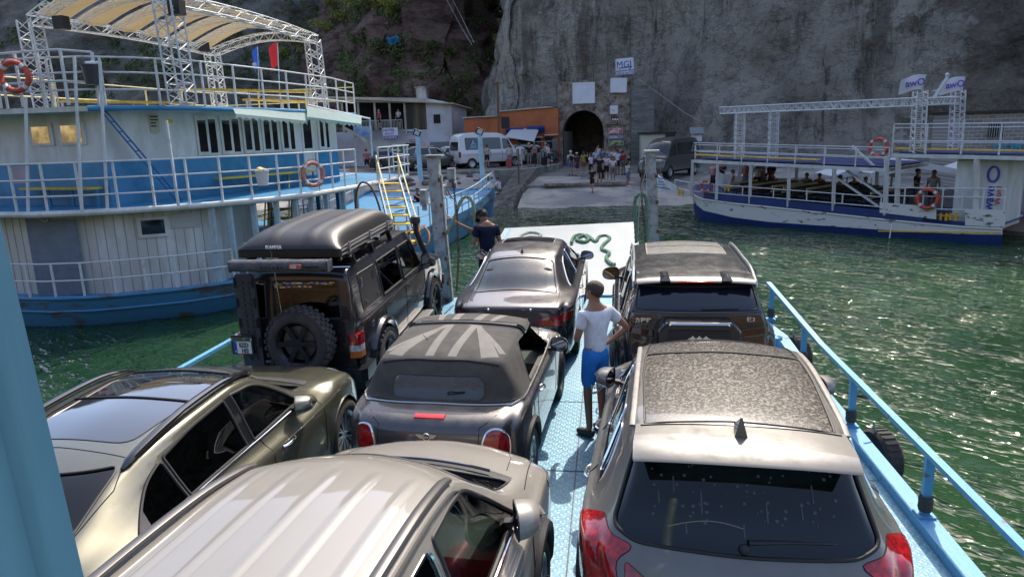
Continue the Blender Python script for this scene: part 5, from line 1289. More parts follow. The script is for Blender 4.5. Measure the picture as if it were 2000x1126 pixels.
    for sg in (1, -1):
        for k, (l, z) in enumerate(((.095, .018), (.085, .005), (.07, -.008))): m.bar((sg*.037, e.y-.004, .775+z), (sg*l, e.y-.004, .775+z+.003), .005, .007)
    m.build('badge', M_CHROME, c.root, smooth=True)
    text_mesh('MINI', .022, 'badge_text', M_CHROME, c.root, (-.027, e.y-.003, .768), (1, 0, 0), (0, 0, 1), bold=True)
    m = MB()
    for sg in (1, -1):
        c.line(m, 'side', [(1.05, .35), (1.02, .75), (1.08, .94)], .004, sg=sg); c.line(m, 'side', [(2.38, .38), (2.38, .9)], .004, sg=sg)
        c.line(m, 'end', [(sg*.47, .50), (sg*.47, .85), (sg*.60, .92)], .004, sg=-1); c.line(m, 'top', [(sg*.60, 2.72), (sg*.56, 3.1), (sg*.45, 3.45), (0, 3.6)], .004)
        f = rpoly([(.62, .70), (.80, .70), (.80, .86), (.62, .86)], .08, 6)
        if sg > 0: c.line(m, 'side', f+[f[0]], .004, sg=sg)
    m.build('panel_seam', M_SEAM, c.root)
    m = MB(); m.tube([(-.22, .88, 1.41), (-.235, .80, 1.49)], [.004, .002], 5); m.build('aerial', M_SEAM, c.root)
    # dust wiped off the flexible window
    m = MB(); q = [c.end(x, z, -1, .003) for x, z in ((.10, 1.045), (.13, 1.06), (.20, 1.055), (.27, 1.06), (.26, 1.05), (.17, 1.045), (.11, 1.035))]; m.tube(q, .006, 5); m.build('wiped_mark', M_SEAM, c.root)
    c.underside(.3, 3.5, z0=.16, w=.7); c.interior([(-.36, 1.55, .32), (.36, 1.55, .32), (-.3, .9, .4), (.3, .9, .4)], 2.15, (.42, 2.6, .77), wheel=(-.36, 2.02, .86), zb=.86, seatm=M_SEATB)
    c.finish()
convertible()

# ---- boxy off-roader with roof tent
def offroader():
    P = paint('graphite_metallic', (.020, .018, .022), metal=.45, rough=.25, dust=.14, dcol=(.24, .21, .18), scale=4, lo=.35, hi=.85, base=.03)
    rows = [(.08, .50, .70, .10, .50, .14, .50), (.01, .60, .74, .03, .60, .09, .60), (0, .9, .76, .02, .9, .07, .9), (.02, 1.18, .76, .04, 1.18, .10, 1.17), (.06, 1.5, .73, .08, 1.48, .14, 1.20),
            (.11, 1.77, .70, .13, 1.75, .20, 1.215), (.16, 1.865, .68, .20, 1.83, .32, 1.22), (.5, 1.90, .69, .5, 1.86, .7, 1.22), (2.0, 1.915, .69, 2.0, 1.87, 2.0, 1.21), (2.70, 1.90, .68, 2.66, 1.86, 2.7, 1.20),
            (2.92, 1.84, .66, 2.86, 1.80, 2.9, 1.20), (3.15, 1.50, .70, 3.08, 1.47, 3.12, 1.20), (3.33, 1.28, .74, 3.26, 1.26, 3.3, 1.20), (3.45, 1.25, .70, 3.4, 1.24, 3.4, 1.17), (4.1, 1.21, .62, 4.1, 1.19, 4.05, 1.12),
            (4.55, 1.15, .58, 4.55, 1.13, 4.45, 1.07), (4.66, 1.05, .58, 4.64, 1.03, 4.5, 1.0), (4.7, .75, .58, 4.68, .75, 4.55, .75), (4.66, .5, .58, 4.64, .5, 4.5, .5)]
    plan = [(0, .76), (.08, .815), (.2, .85), (.4, .86), (3.2, .86), (3.5, .85), (4.5, .80), (4.7, .74)]
    c = Car('off_roader', 'dark boxy off-roader carrying a hard-shell roof tent and rear spare wheel', 'car', (-3.75, 7.95, 0), R(-.3), rows, plan, paintm=P, gi=.03, zs=.52, rx=R(2.2), belt_drop=.04)
    r = c.root; r.scale = (.93, 1, 1)
    c.cut('rear_door_window', 'end', rpoly([(-.30, 1.27), (.62, 1.27), (.59, 1.72), (-.30, 1.72)], .03, 3), -1, M_GD, seal=M_SEAL, seal_r=.014, nmin=.2, label='wide rear door window')
    c.cut('rear_door_window', 'end', rpoly([(-.64, 1.27), (-.40, 1.27), (-.40, 1.72), (-.60, 1.72)], .03, 3), -1, M_GD, seal=M_SEAL, seal_r=.014, nmin=.2, label='narrow rear door window')
    c.cut('windshield', 'top', rpoly([(-.62, 2.97), (.62, 2.97), (.68, 3.24), (-.68, 3.24)], .04, 3), 1, M_GM, seal=M_SEAL, nmin=.15)
    for sg in (1, -1):
        c.cut('gullwing_hatch', 'side', rpoly([(.34, 1.28), (1.02, 1.27), (1.02, 1.72), (.40, 1.73)], .03, 3), sg, mat('hatch_black', (.014, .014, .015), .45), seal=M_SEAL, seal_r=.010, shift=.004)
        c.cut('side_window', 'side', rpoly([(1.14, 1.27), (2.0, 1.26), (2.0, 1.73), (1.14, 1.73)], .03, 3), sg, M_GP, seal=M_SEAL, seal_r=.014)
        c.cut('front_window', 'side', rpoly([(2.10, 1.26), (3.06, 1.25), (2.92, 1.56), (2.80, 1.72), (2.10, 1.73)], [.03, .03, .05, .06, .03], 3), sg, M_GM, seal=M_SEAL, seal_r=.014)
        m = MB()
        for y, z in ((.48, 1.36), (.92, 1.36)): p = c.side(y, z, sg, .012); m.box(p, (.02, .05, .03)); m.cyl(p+Vector((sg*.01, -.03, 0)), p+Vector((sg*.01, .03, 0)), .008, 6)
        for y in (.45, .88): p = c.side(y, 1.62, sg, .012); m.box(p, (.015, .015, .12))
        m.build('hatch_hinge', M_CHROME, r)
        m = MB(); p = c.side(.25, .97, sg, .002); q = c.side(.25, .80, sg, .002); x = sg*.835
        for z0, z1, nm, mt in ((1.0, 1.14, 'tail_lamp', M_REDL), (.92, 1.0, 'reverse_lamp', M_CLEARL), (.84, .92, 'indicator_lamp', M_AMBER)):
            g = MB(); g.prism(rpoly([(sg*.70, .0), (sg*.845, .02), (sg*.865, .16), (sg*.70, .10)], .02, 3), z0-.06, z1-.062, 'Z'); g.build(nm, mt, r, smooth=True, sharp=50)
        # flares and step
        c.handle(1.35, 1.12, sg, M_GLOSSBLACK, .16); c.handle(2.28, 1.12, sg, M_GLOSSBLACK, .16); c.mirror(sg, 2.98, 1.30, M_GLOSSBLACK, .18, .24, .10)
        m = MB(); m.bb((sg*.80, 1.38, .46), (sg*1.0, 3.05, .50)); 
        for k in range(28): m.bb((sg*.82, 1.42+k*.058, .50), (sg*.98, 1.45+k*.058, .506))
        m.build('side_step', mat('step_alloy', (.30, .30, .30), .45, metal=.6), r)
    c.arches((.93, 3.66), .47, .47, trim=P, trim_r=.06)
    c.wheels((.93, 3.66), .425, .27, 'mud', M_RIMD, xin=-.05, zc=.425)
    m = MB(); m.prism([(-.93, .0), (-.88, -.09), (.88, -.09), (.93, .0), (.92, .34), (.80, .34), (.80, .06), (-.80, .06), (-.80, .34), (-.92, .34)], .50, .66, 'Z'); m.build('rear_bumper', mat('silver_bumper', (.05, .06, .07), .22, metal=.8), r, smooth=True, sharp=30)
    # rack, tent, awning
    m = MB()
    for x in (-.62, .62): m.bar((x, .15, 1.985), (x, 2.25, 1.985), .045, .05)
    for y in (.3, .85, 1.4, 1.95): m.bar((-.72, y, 1.99), (.72, y, 1.99), .05, .03); 
    for y in (.4, 1.1, 1.9):
        for sg in (1, -1): m.bar((sg*.72, y, 1.86), (sg*.68, y, 1.99), .05, .06)
    m.build('roof_rack', M_GLOSSBLACK, r)
    TB = mat('tent_shell_black', (.012, .012, .013), .40, noise=.25, nscale=14, bump=.08, bscale=120)
    m = MB(); m.prism(rpoly([(-.70, .02), (.70, .02), (.70, 2.10), (-.70, 2.10)], .06, 4), 2.03, 2.13, 'Z'); tb = m.build('roof_tent', TB, r, smooth=True, sharp=40)
    m = MB(); G = []
    for y, zz, ww in ((.0, 2.135, .71), (.03, 2.17, .71), (.16, 2.25, .68), (.36, 2.305, .655), (.8, 2.33, .65), (1.6, 2.33, .65), (1.95, 2.315, .66), (2.09, 2.27, .69), (2.12, 2.135, .71)):
        row = []
        for u in np.linspace(-1, 1, 33):
            x = u*ww; zb = 2.13; k = 1-abs(u)**9; rib = .012*(1 if .28 < abs(u) < .44 else 0)*(1 if zz > 2.2 else 0); row.append((x, y, zb+(zz-zb)*k+rib*k))
        G.append(row)
    P2 = pchip(np.arange(len(G)), np.array(G).reshape(len(G), -1), np.linspace(0, len(G)-1.001, 41)).reshape(41, 33, 3); m.grid([[tuple(p) for p in row] for row in P2]); m.build('tent_lid', TB, tb, smooth=True, sharp=60)
    m = MB()
    for sg in (1, -1): m.bar((sg*.705, .05, 2.10), (sg*.705, 2.08, 2.10), .012, .016); m.bar((sg*.705, .05, 2.05), (sg*.705, 2.08, 2.05), .010, .012)
    m.build('alloy_channel', mat('alloy_edge', (.6, .6, .6), .3, metal=.9), tb)
    m = MB()
    for sg in (1, -1):
        for y in (.28, 1.05, 1.8): m.box((sg*.722, y, 2.10), (.022, .035, .13))
    m.build('lid_latch', mat('latch_steel', (.35, .35, .36), .3, metal=.8), tb)
    text_mesh('IKAMPER', .055, 'tent_lettering', M_WHITET, r, (-.28, -.004, 2.142), (1, 0, 0), (0, .25, 1), bold=True)
    AW = mat('awning_grey', (.09, .09, .10), .85, noise=.3, nscale=9, bump=.35, bscale=26)
    m = MB(); Q = []
    for x in np.linspace(-.66, .62, 24):
        Q.append([(x, -.17+math.cos(a)*.085, 1.975+math.sin(a)*.072+.006*mnoise.noise((x*7, a, 0))) for a in [2*math.pi*k/14 for k in range(15)]])
    m.grid(Q); m.box((-.665, -.17, 1.975), (.02, .15, .13)); m.box((.625, -.17, 1.975), (.02, .15, .13)); aw = m.build('awning', AW, r, smooth=True, sharp=50)
    m = MB(); m.prism(rpoly([(.14, 1.955), (.30, 1.955), (.30, 2.005), (.14, 2.005)], .02, 4), -.262, -.252, 'Y'); m.build('awning_badge', mat('badge_red', (.45, .10, .08), .6), aw)
    text_mesh('ARB', .045, 'awning_text', M_WHITET, r, (.155, -.262, 1.963), (1, 0, 0), (0, 0, 1), bold=True)
    text_mesh('TOURING', .045, 'awning_text', M_BLACKT, r, (.32, -.258, 1.963), (1, 0, 0), (0, 0, 1), bold=True)
    m = MB()
    for k, x in enumerate(np.linspace(-.22, .04, 6)): m.ball((x, -.254, 1.972), .014, 5, (1.1, .2, .8 if k != 4 else 1.9)); m.bar((x-.008, -.254, 1.972), (x-.01, -.254, 1.95), .003); m.bar((x+.008, -.254, 1.972), (x+.01, -.254, 1.95), .003)
    m.build('caravan_print', M_BLACKT, aw)
    m = MB(); m.tube([(-.80, .06, 1.905), (-.3, .02, 1.905), (.3, .02, 1.905), (.80, .06, 1.905)], .010, 6); m.build('rear_gutter', M_CHROME, r, smooth=True)
    # spare wheel
    sp = make_wheel(r, (0, 0, 0), .41, .27, 1, 'mud', M_RIMD); sp.name = 'spare_wheel'; sp.rotation_euler = (0, 0, R(-90)); sp.location = (.15, -.20, 1.05)
    m = MB(); m.bar((-.02, -.02, 1.18), (.35, -.02, 1.18), .05, .08); m.build('wheel_carrier', M_TRIM, r)
    # recovery board
    m = MB(); m.prism(rpoly([(-.72, .70), (-.44, .70), (-.44, 1.80), (-.48, 1.86), (-.68, 1.86), (-.72, 1.80)], .03, 3), -.10, -.06, 'Y')
    for k in range(15):
        z = .80+k*.068
        for x in (-.62, -.54): m.box((x, -.108, z), (.05, .02, .03))
    bo = m.build('recovery_board', mat('board_dark', (.035, .037, .045), .6), r); 
    m = MB()
    for z in (.95, 1.2, 1.45, 1.7): m.prism(rpoly([(-.475, z), (-.45, z-.01), (-.45, z+.12), (-.475, z+.10)], .008, 2), -.115, -.099, 'Y'); m.prism(rpoly([(-.71, z-.01), (-.685, z), (-.685, z+.10), (-.71, z+.12)], .008, 2), -.115, -.099, 'Y')
    m.build('board_grip', M_SEAM, bo)
    m = MB(); m.box((-.69, -.13, .985), (.30, .03, .24)); pb = m.build('plate_bracket', M_TRIM, r)
    m = MB(); m.box((-.68, -.150, .955), (.24, .01, .15)); pl = m.build('number_plate', M_WHITEP, pb)
    m = MB(); m.box((-.78, -.1565, .955), (.04, .004, .148)); m.build('plate_band', M_BLUET, pl)
    m = MB(); m.box((-.69, -.150, 1.06), (.29, .01, .035)); m.build('name_strip', M_CHROME, pb)
    text_mesh('SZD', .078, 'plate_text', M_BLACKT, r, (-.725, -.156, .962), (1, 0, 0), (0, 0, 1), bold=True, stretch=.9); text_mesh('102', .078, 'plate_text', M_BLACKT, r, (-.705, -.156, .890), (1, 0, 0), (0, 0, 1), bold=True, stretch=.9)
    text_mesh('TOYOTA 4WD', .036, 'strip_text', M_BLACKT, r, (-.815, -.157, 1.048), (1, 0, 0), (0, 0, 1), bold=True, stretch=1.05)
    text_mesh('H', .03, 'plate_text', M_WHITET, r, (-.788, -.160, .90), (1, 0, 0), (0, 0, 1), bold=True)
    # row of small flag stickers
    random.seed(11); fl = [(.5, .02, .02), (.65, .65, .62), (.02, .05, .3), (.6, .35, .02), (.03, .25, .06), (.02, .02, .02)]
    ms = [mat('sticker_%d' % i, q, .5) for i, q in enumerate(fl)]; m = MB()
    def stick(x, z, n):
        for k in range(n):
            y = (c.bvh.ray_cast(Vector((x, -12, z)), Vector((0, 1, 0)))[0] or Vector((0, .1, 0))).y; a = random.randrange(6)
            for j in range(3): m.mi((a+j*random.choice((1, 2))) % 6); m.box((x, y-.004, z+.010*(j-1)), (.034, .003, .010))
            x += .0365
    stick(-.27, 1.695, 23); stick(-.25, 1.655, 14); stick(-.585, 1.695, 5); m.build('flag_sticker', ms, r)
    m = MB(); m.tube([(-.10, -.12, 1.34), (-.13, -.15, 2.16)], [.004, .0025], 5); m.build('whip_aerial', M_CHROME, r)
    # snorkel
    m = MB(); m.tube([(.84, 3.75, 1.12), (.90, 3.55, 1.20), (.88, 3.30, 1.30), (.83, 3.08, 1.62), (.80, 2.98, 1.82), (.80, 2.98, 1.92)], [.06, .055, .05, .045, .045, .05], 10); m.lathe([(.05, 0), (.085, .02), (.085, .09), (.07, .12), (.0, .15)], (.80, 2.98, 1.92), 'Z', 16); m.build('snorkel', M_TRIM, r, smooth=True)
    m = MB()
    for sg in (1, -1):
        c.line(m, 'side', [(1.08, .65), (1.08, 1.22)], .005, sg=sg); c.line(m, 'side', [(2.05, .62), (2.05, 1.22)], .005, sg=sg); c.line(m, 'side', [(3.12, .62), (3.12, 1.2)], .005, sg=sg); c.line(m, 'side', [(1.1, .80), (3.1, .80)], .004, sg=sg)
        c.line(m, 'top', [(sg*.60, 3.5), (sg*.55, 4.5)], .004); c.line(m, 'side', [(.15, 1.19), (3.3, 1.17)], .006, sg=sg)
    c.line(m, 'end', [(-.35, .62), (-.35, 1.80)], .006, sg=-1); c.line(m, 'end', [(-.70, 1.78), (.70, 1.78)], .005, sg=-1)
    m.build('panel_seam', M_SEAM, r)
    text_mesh('III', .11, 'side_badge', M_CHROME, r, (c.side(.50, 1.05, 1).x, .50, 1.02), (0, 1, 0), (0, 0, 1), bold=True)
    m = MB(); m.box((.0, 4.66, .62), (1.6, .10, .18)); m.build('front_bumper', M_TRIM, r)
    c.underside(.2, 4.4, z0=.38, z1=.6); c.interior([(-.38, 2.3, .75), (.38, 2.3, .75), (-.4, 1.4, .75), (.4, 1.4, .75)], 2.95, (.2, 3.3, .80), wheel=(-.38, 2.8, 1.2), zb=1.18)
    c.finish()
offroader()
# ================================================================ people
_skincount = 0
def skin_mesh(name, V, E, Rr, mats, parent, sub=1, root=0, extra=None, smooth=True):
    me = bpy.data.meshes.new('s'); me.from_pydata([tuple(v) for v in V], E, []); o = bpy.data.objects.new('s', me); COL.objects.link(o)
    o.modifiers.new('k', 'SKIN'); sv = me.skin_vertices[0].data
    for i, r in enumerate(Rr):
        sv[i].radius = r if isinstance(r, tuple) else (r, r); sv[i].use_root = (i == root)
    md = o.modifiers.new('u', 'SUBSURF'); md.levels = md.render_levels = sub
    dg = bpy.context.evaluated_depsgraph_get(); nm = bpy.data.meshes.new_from_object(o.evaluated_get(dg)); bpy.data.objects.remove(o); bpy.data.meshes.remove(me)
    if extra:
        mb = MB(); mb.add([v.co for v in nm.vertices], [tuple(p.vertices) for p in nm.polygons]); extra(mb); bpy.data.meshes.remove(nm)
        return mb.build(name, mats, parent, smooth=True, sharp=180)
    nm.name = name; nm.materials.clear(); nm.materials.append(mats)
    for p in nm.polygons: p.use_smooth = True
    ob = bpy.data.objects.new(name, nm); COL.objects.link(ob); ob.parent = parent; return ob
M_SKIN = mat('skin', (.42, .235, .155), .55, spec=.35, noise=.12, nscale=12)
M_SKIN2 = mat('tanned_skin', (.30, .155, .095), .55, spec=.35, noise=.12, nscale=12)
M_SHOE = mat('dark_shoe', (.03, .03, .032), .7); M_SHOEW = mat('white_shoe', (.6, .6, .58), .7)
HAIRS = {'black': mat('black_hair', (.012, .010, .009), .6, bump=.6, bscale=200), 'brown': mat('brown_hair', (.045, .028, .018), .6, bump=.6, bscale=200), 'grey': mat('grey_hair', (.35, .34, .32), .7, bump=.6, bscale=200), 'blond': mat('blond_hair', (.30, .21, .10), .7, bump=.6, bscale=200)}
_cl = {}
def cloth(c):
    k = 'cloth_%02d%02d%02d' % tuple(int(x*99) for x in c)
    return mat(k, c, .9, noise=.22, nscale=5, bump=.35, bscale=11, spec=.2)
def joints(pose):
    J = dict(pelvis=(0, 0, .95), waist=(0, 0, 1.08), chest=(0, .0, 1.27), nb=(0, -.01, 1.43), neck=(0, .005, 1.51), head=(0, .02, 1.61), top=(0, .005, 1.70),
             hl=(-.09, 0, .90), kl=(-.10, .02, .50), al=(-.10, -.01, .09), tl=(-.12, .12, .035), hr=(.09, 0, .90), kr=(.10, .02, .50), ar=(.10, -.01, .09), tr=(.12, .12, .035),
             sl=(-.175, -.01, 1.39), el=(-.24, -.03, 1.12), wl=(-.26, .06, .88), pl=(-.26, .09, .79), sr=(.175, -.01, 1.39), er=(.24, -.03, 1.12), wr=(.26, .06, .88), pr=(.26, .09, .79))
    for s, k in (('l', 0), ('r', 1)):
        a = pose.get('arm'+s, 'down'); m = -1 if s == 'l' else 1
        P = {'down': None, 'hip': ((m*.40, -.10, 1.19), (m*.22, .04, 1.01), (m*.16, .09, .99)), 'front': ((m*.25, .02, 1.13), (m*.10, .24, 1.10), (m*.04, .28, 1.12)),
             'up': ((m*.30, .12, 1.30), (m*.20, .26, 1.52), (m*.14, .26, 1.60)), 'reach': ((m*.22, .18, 1.18), (m*.15, .42, 1.12), (m*.13, .50, 1.10)), 'phone': ((m*.22, .06, 1.15), (m*.10, .25, 1.28), (m*.07, .28, 1.35)),
             'back': ((m*.30, -.14, 1.14), (m*.18, -.16, .98), (m*.10, -.17, .96)), 'chest': ((m*.26, .02, 1.12), (m*.05, .20, 1.18), (-m*.05, .20, 1.20))}[a]
        if P: J['e'+s], J['w'+s], J['p'+s] = P
    g = pose.get('leg', 'stand')
    if g == 'walk': J['kl'] = (-.10, .18, .52); J['al'] = (-.10, .20, .10); J['tl'] = (-.11, .33, .05); J['kr'] = (.10, -.06, .50); J['ar'] = (.10, -.28, .14); J['tr'] = (.11, -.18, .035)
    if g == 'wide': 
        for s, m in (('l', -1), ('r', 1)): J['k'+s] = (m*.14, .03, .50); J['a'+s] = (m*.17, -.01, .09); J['t'+s] = (m*.21, .11, .035)
    if g == 'sit':
        for k in list(J): 
            if k[0] not in 'kat' or k == 'top': J[k] = (J[k][0], J[k][1]-.0, J[k][2]-.45)
        for s, m in (('l', -1), ('r', 1)): J['k'+s] = (m*.14, .42, .50); J['a'+s] = (m*.14, .40, .10); J['t'+s] = (m*.15, .53, .05)
    if g == 'squat':
        for k in list(J):
            if k[0] not in 'kat' or k == 'top': J[k] = (J[k][0], J[k][1]-.12, J[k][2]-.62)
        for s, m in (('l', -1), ('r', 1)): J['k'+s] = (m*.18, .30, .50); J['a'+s] = (m*.13, .02, .09); J['t'+s] = (m*.15, .15, .035)
    J = {k: Vector(v) for k, v in J.items()}
    ln = pose.get('lean', 0)
    if ln:
        c = J['pelvis'].copy(); M = Matrix.Rotation(-R(ln), 3, 'X')
        for k in J:
            if k[0] in 'wcnseph' and k not in ('pelvis', 'hl', 'hr') or k == 'top': J[k] = c+M@(J[k]-c)
    hd = pose.get('head')
    if hd:
        c = J['neck'].copy(); M = Matrix.Rotation(R(hd[1]), 3, 'Z')@Matrix.Rotation(-R(hd[0]), 3, 'X')
        for k in ('head', 'top'): J[k] = c+M@(J[k]-c)
    return J
ROT = {}
def person(label, loc, rz, h=1.72, shirt=(.6, .6, .6), legs=(.05, .06, .1), pose=None, hair='black', cap=None, kind='shorts', sleeve='short', skin=None, shoes=None, group=None, detail=0, bag=None, female=False, wide=1.0):
    pose = pose or {}; s = h/1.74; J = joints(pose); ms = skin or random.choice((M_SKIN, M_SKIN2, M_SKIN))
    t = thing('person', label, 'person', loc, rz, group); t.scale = (s*wide, s*wide, s)
    names = ['pelvis', 'waist', 'chest', 'nb', 'neck', 'head', 'top', 'hl', 'kl', 'al', 'tl', 'hr', 'kr', 'ar', 'tr', 'sl', 'el', 'wl', 'pl', 'sr', 'er', 'wr', 'pr']
    E = [(0, 1), (1, 2), (2, 3), (3, 4), (4, 5), (5, 6), (0, 7), (7, 8), (8, 9), (9, 10), (0, 11), (11, 12), (12, 13), (13, 14), (3, 15), (15, 16), (16, 17), (17, 18), (3, 19), (19, 20), (20, 21), (21, 22)]
    f = .9 if female else 1
    rad = {'pelvis': (.135, .105), 'waist': (.125*f, .095), 'chest': (.145*f, .105), 'nb': (.085, .075), 'neck': .052, 'head': (.078, .095), 'top': (.065, .075), 'hl': .085, 'kl': .055, 'al': .038, 'tl': .035, 'hr': .085, 'kr': .055, 'ar': .038, 'tr': .035,
           'sl': .058, 'el': .040, 'wl': .026, 'pl': .030, 'sr': .058, 'er': .040, 'wr': .026, 'pr': .030}
    V = [J[k] for k in names]; Rr = [rad[k] for k in names]; E = list(E)
    if detail:      # five fingers on each hand
        for side in 'lr':
            w, p = J['w'+side], J['p'+side]; d = (p-w).normalized(); n = d.orthogonal().normalized() if pose.get('arm'+side) != 'hip' else Vector((0, 0, 1)); m = -1 if side == 'l' else 1
            sp = d.cross(Vector((m, 0, 0))); sp = sp.normalized() if sp.length > .1 else Vector((0, 1, 0)); cu = d.cross(sp).normalized()*(-m if pose.get('arm'+side) != 'hip' else 1)
            bi = names.index('p'+side); Rr[bi] = (.030, .018)
            for k, (off, l) in enumerate(((-.030, .062), (-.010, .076), (.010, .080), (.029, .070))):
                b0 = len(V); V += [p+sp*off+d*.022, p+sp*off*1.1+d*(.022+l*.5)+cu*l*.12, p+sp*off*1.1+d*(.022+l*.88)+cu*l*.42]; Rr += [.0095, .0085, .007]; E += [(bi, b0), (b0, b0+1), (b0+1, b0+2)]
            b0 = len(V); V += [w+d*.03+sp*-.034, w+d*.065+sp*-.055+cu*.01, w+d*.09+sp*-.052+cu*.028]; Rr += [.012, .010, .008]; E += [(names.index('w'+side), b0), (b0, b0+1), (b0+1, b0+2)]
    H0 = (J['head']+J['top'])/2; up = (J['top']-J['neck']).normalized(); yw = R(pose.get('head', (0, 0))[1]); fw0 = Vector((-math.sin(yw), math.cos(yw), 0)); fw = (fw0-up*fw0.dot(up)).normalized(); rt = fw.cross(up)
    def face(mb):
        c = J['head']+up*.015
        mb.add([c+fw*.088+up*.02, c+fw*.088+rt*.013-up*.022, c+fw*.088-rt*.013-up*.022, c+fw*.118-up*.018, c+fw*.07-up*.03], [(0, 1, 3), (0, 3, 2), (1, 4, 3), (3, 4, 2)])
        for sg in (1, -1): mb.ball(c+rt*sg*.088-up*.0, .026, 6, (.45, .7, 1)); mb.ball(c+fw*.083+rt*sg*.032+up*.022, .013, 6)
        mb.tube([c+fw*.090+rt*x-up*.048+up*abs(x)*.1 for x in (-.024, -.012, 0, .012, .024)], .006, 5)
        mb.ball(c+fw*.045-up*.06, .05, 8, (1, 1, .8))
    body = skin_mesh('body', V, E, Rr, [ms], t, sub=2 if detail else 1, extra=face)
    # shirt
    def sub(ks, Es, rr, name, m, lev=1, grow=None):
        VV = [J[k] if isinstance(k, str) else k for k in ks]; return skin_mesh(name, VV, Es, rr, m, t, sub=2 if detail else lev)
    def lerp(a, b, u): return J[a].lerp(J[b], u)
    ul = .62 if sleeve == 'short' else 1.0; bot = lerp('waist', 'pelvis', 1.0)+Vector((0, 0, -.03))
    if sleeve == 'none': VV = [bot, J['waist'], J['chest'], J['nb']]; EE = [(0, 1), (1, 2), (2, 3)]; rr = [(.156, .130), (.142*f, .112), (.158*f, .122), (.10, .09)]
    else:
        VV = [bot, J['waist'], J['chest'], J['nb'], J['sl'], lerp('sl', 'el', ul), J['sr'], lerp('sr', 'er', ul)]; EE = [(0, 1), (1, 2), (2, 3), (3, 4), (4, 5), (3, 6), (6, 7)]
        rr = [(.158, .130), (.146*f, .115), (.168*f, .134), (.105, .095), .080, .066, .080, .066]
        if sleeve == 'long': VV += [J['wl'], J['wr']]; EE += [(5, 8), (7, 9)]; rr += [.04, .04]
    sub(VV, EE, rr, 'shirt', cloth(shirt))
    # trousers, shorts or skirt
    if kind == 'shorts': VV = [lerp('pelvis', 'waist', .95), J['pelvis'], J['hl'], lerp('hl', 'kl', .88), J['hr'], lerp('hr', 'kr', .88)]; EE = [(0, 1), (1, 2), (2, 3), (1, 4), (4, 5)]; rr = [(.132, .105), (.152, .122), .102, .088, .102, .088]
    elif kind == 'skirt': VV = [lerp('pelvis', 'waist', .6), J['pelvis'], (J['kl']+J['kr'])/2+Vector((0, 0, .05))]; EE = [(0, 1), (1, 2)]; rr = [(.13, .105), (.165, .135), (.20, .17)]
    else: VV = [lerp('pelvis', 'waist', .95), J['pelvis'], J['hl'], J['kl'], J['al']+Vector((0, 0, .03)), J['hr'], J['kr'], J['ar']+Vector((0, 0, .03))]; EE = [(0, 1), (1, 2), (2, 3), (3, 4), (1, 5), (5, 6), (6, 7)]; rr = [(.132, .105), (.150, .120), .100, .072, .062, .100, .072, .062]
    sub(VV, EE, rr, {'shorts': 'shorts', 'skirt': 'skirt'}.get(kind, 'trousers'), cloth(legs))
    for a_, t_ in (('al', 'tl'), ('ar', 'tr')):
        mb = MB(); A, T = J[a_], J[t_]; d = (T-A); d.z = 0; d = d.normalized(); b = A-d*.05; b.z = max(0.0, A.z-.085)
        mb.tube([b+Vector((0, 0, .045)), b+d*.08+Vector((0, 0, .05)), b+d*.17+Vector((0, 0, .035)), b+d*.24+Vector((0, 0, .028))], [.040, .048, .046, .030], 8); mb.build('shoe', shoes or random.choice((M_SHOE, M_SHOEW)), t, smooth=True)
    # hair or cap
    mb = MB(); c = H0-up*.012-fw*.010; G = []
    n0 = 14; cover = 2.6 if not female else 2.5
    for i in range(9):
        th = i/8; row = []
        for k in range(n0+1):
            a = 2*math.pi*k/n0; fr = .5+.5*math.cos(a)    # 1 at the face
            mx = cover*(1-.55*fr) ; ph = th*mx
            p = c + (rt*math.sin(a)*.092+fw*math.cos(a)*.112)*math.sin(ph)*(1+ .05*math.sin(k*5+i)) + up*math.cos(ph)*.098
            row.append(p)
        G.append(row)
    mb.grid(G)
    if female: mb.tube([c-fw*.085, c-fw*.11-up*.12, c-fw*.09-up*.26], [.075, .075, .02], 8)
    if hair: mb.build('hair', HAIRS[hair], t, smooth=True, sharp=180)
    if cap:
        mb = MB(); G = []
        for i in range(8):
            ph = i/7*1.38; G.append([H0-up*.006 + (rt*math.sin(a)*.102+fw*math.cos(a)*.122)*math.sin(ph)**.85 + up*math.cos(ph)*.112 for a in [2*math.pi*k/16 for k in range(17)]])
        mb.grid(G); f0 = G[-1][0]
        mb.add([H0+fw*.10+rt*.075+up*.012, H0+fw*.10-rt*.075+up*.012, H0+fw*.19-rt*.055-up*.01, H0+fw*.215-up*.012, H0+fw*.19+rt*.055-up*.01, H0+fw*.12+up*.022], [(0, 5, 3, 4), (5, 1, 2, 3)])
        mb.add([H0+fw*.10+rt*.075+up*.006, H0+fw*.10-rt*.075+up*.006, H0+fw*.19-rt*.055-up*.016, H0+fw*.215-up*.018, H0+fw*.19+rt*.055-up*.016], [(0, 4, 3, 2, 1)])
        mb.build('cap', cloth(cap), t, smooth=True, sharp=60)
    if bag:
        mb = MB(); c = J['chest']-Vector((0, .20, .06)); mb.box(c, (.26, .12, .34)); o = mb.build('backpack', cloth(bag), t, smooth=True); bv = o.modifiers.new('b', 'BEVEL'); bv.width = .04; bv.segments = 3
        mb = MB()
        for sg in (1, -1): mb.tube([c+Vector((sg*.09, .04, .16)), J['s'+('r' if sg > 0 else 'l')]+Vector((-sg*.06, .03, .07)), J['chest']+Vector((sg*.11, .14, .0)), c+Vector((sg*.10, .05, -.14))], .014, 5)
        mb.build('strap', cloth(bag), o, smooth=True)
    return t

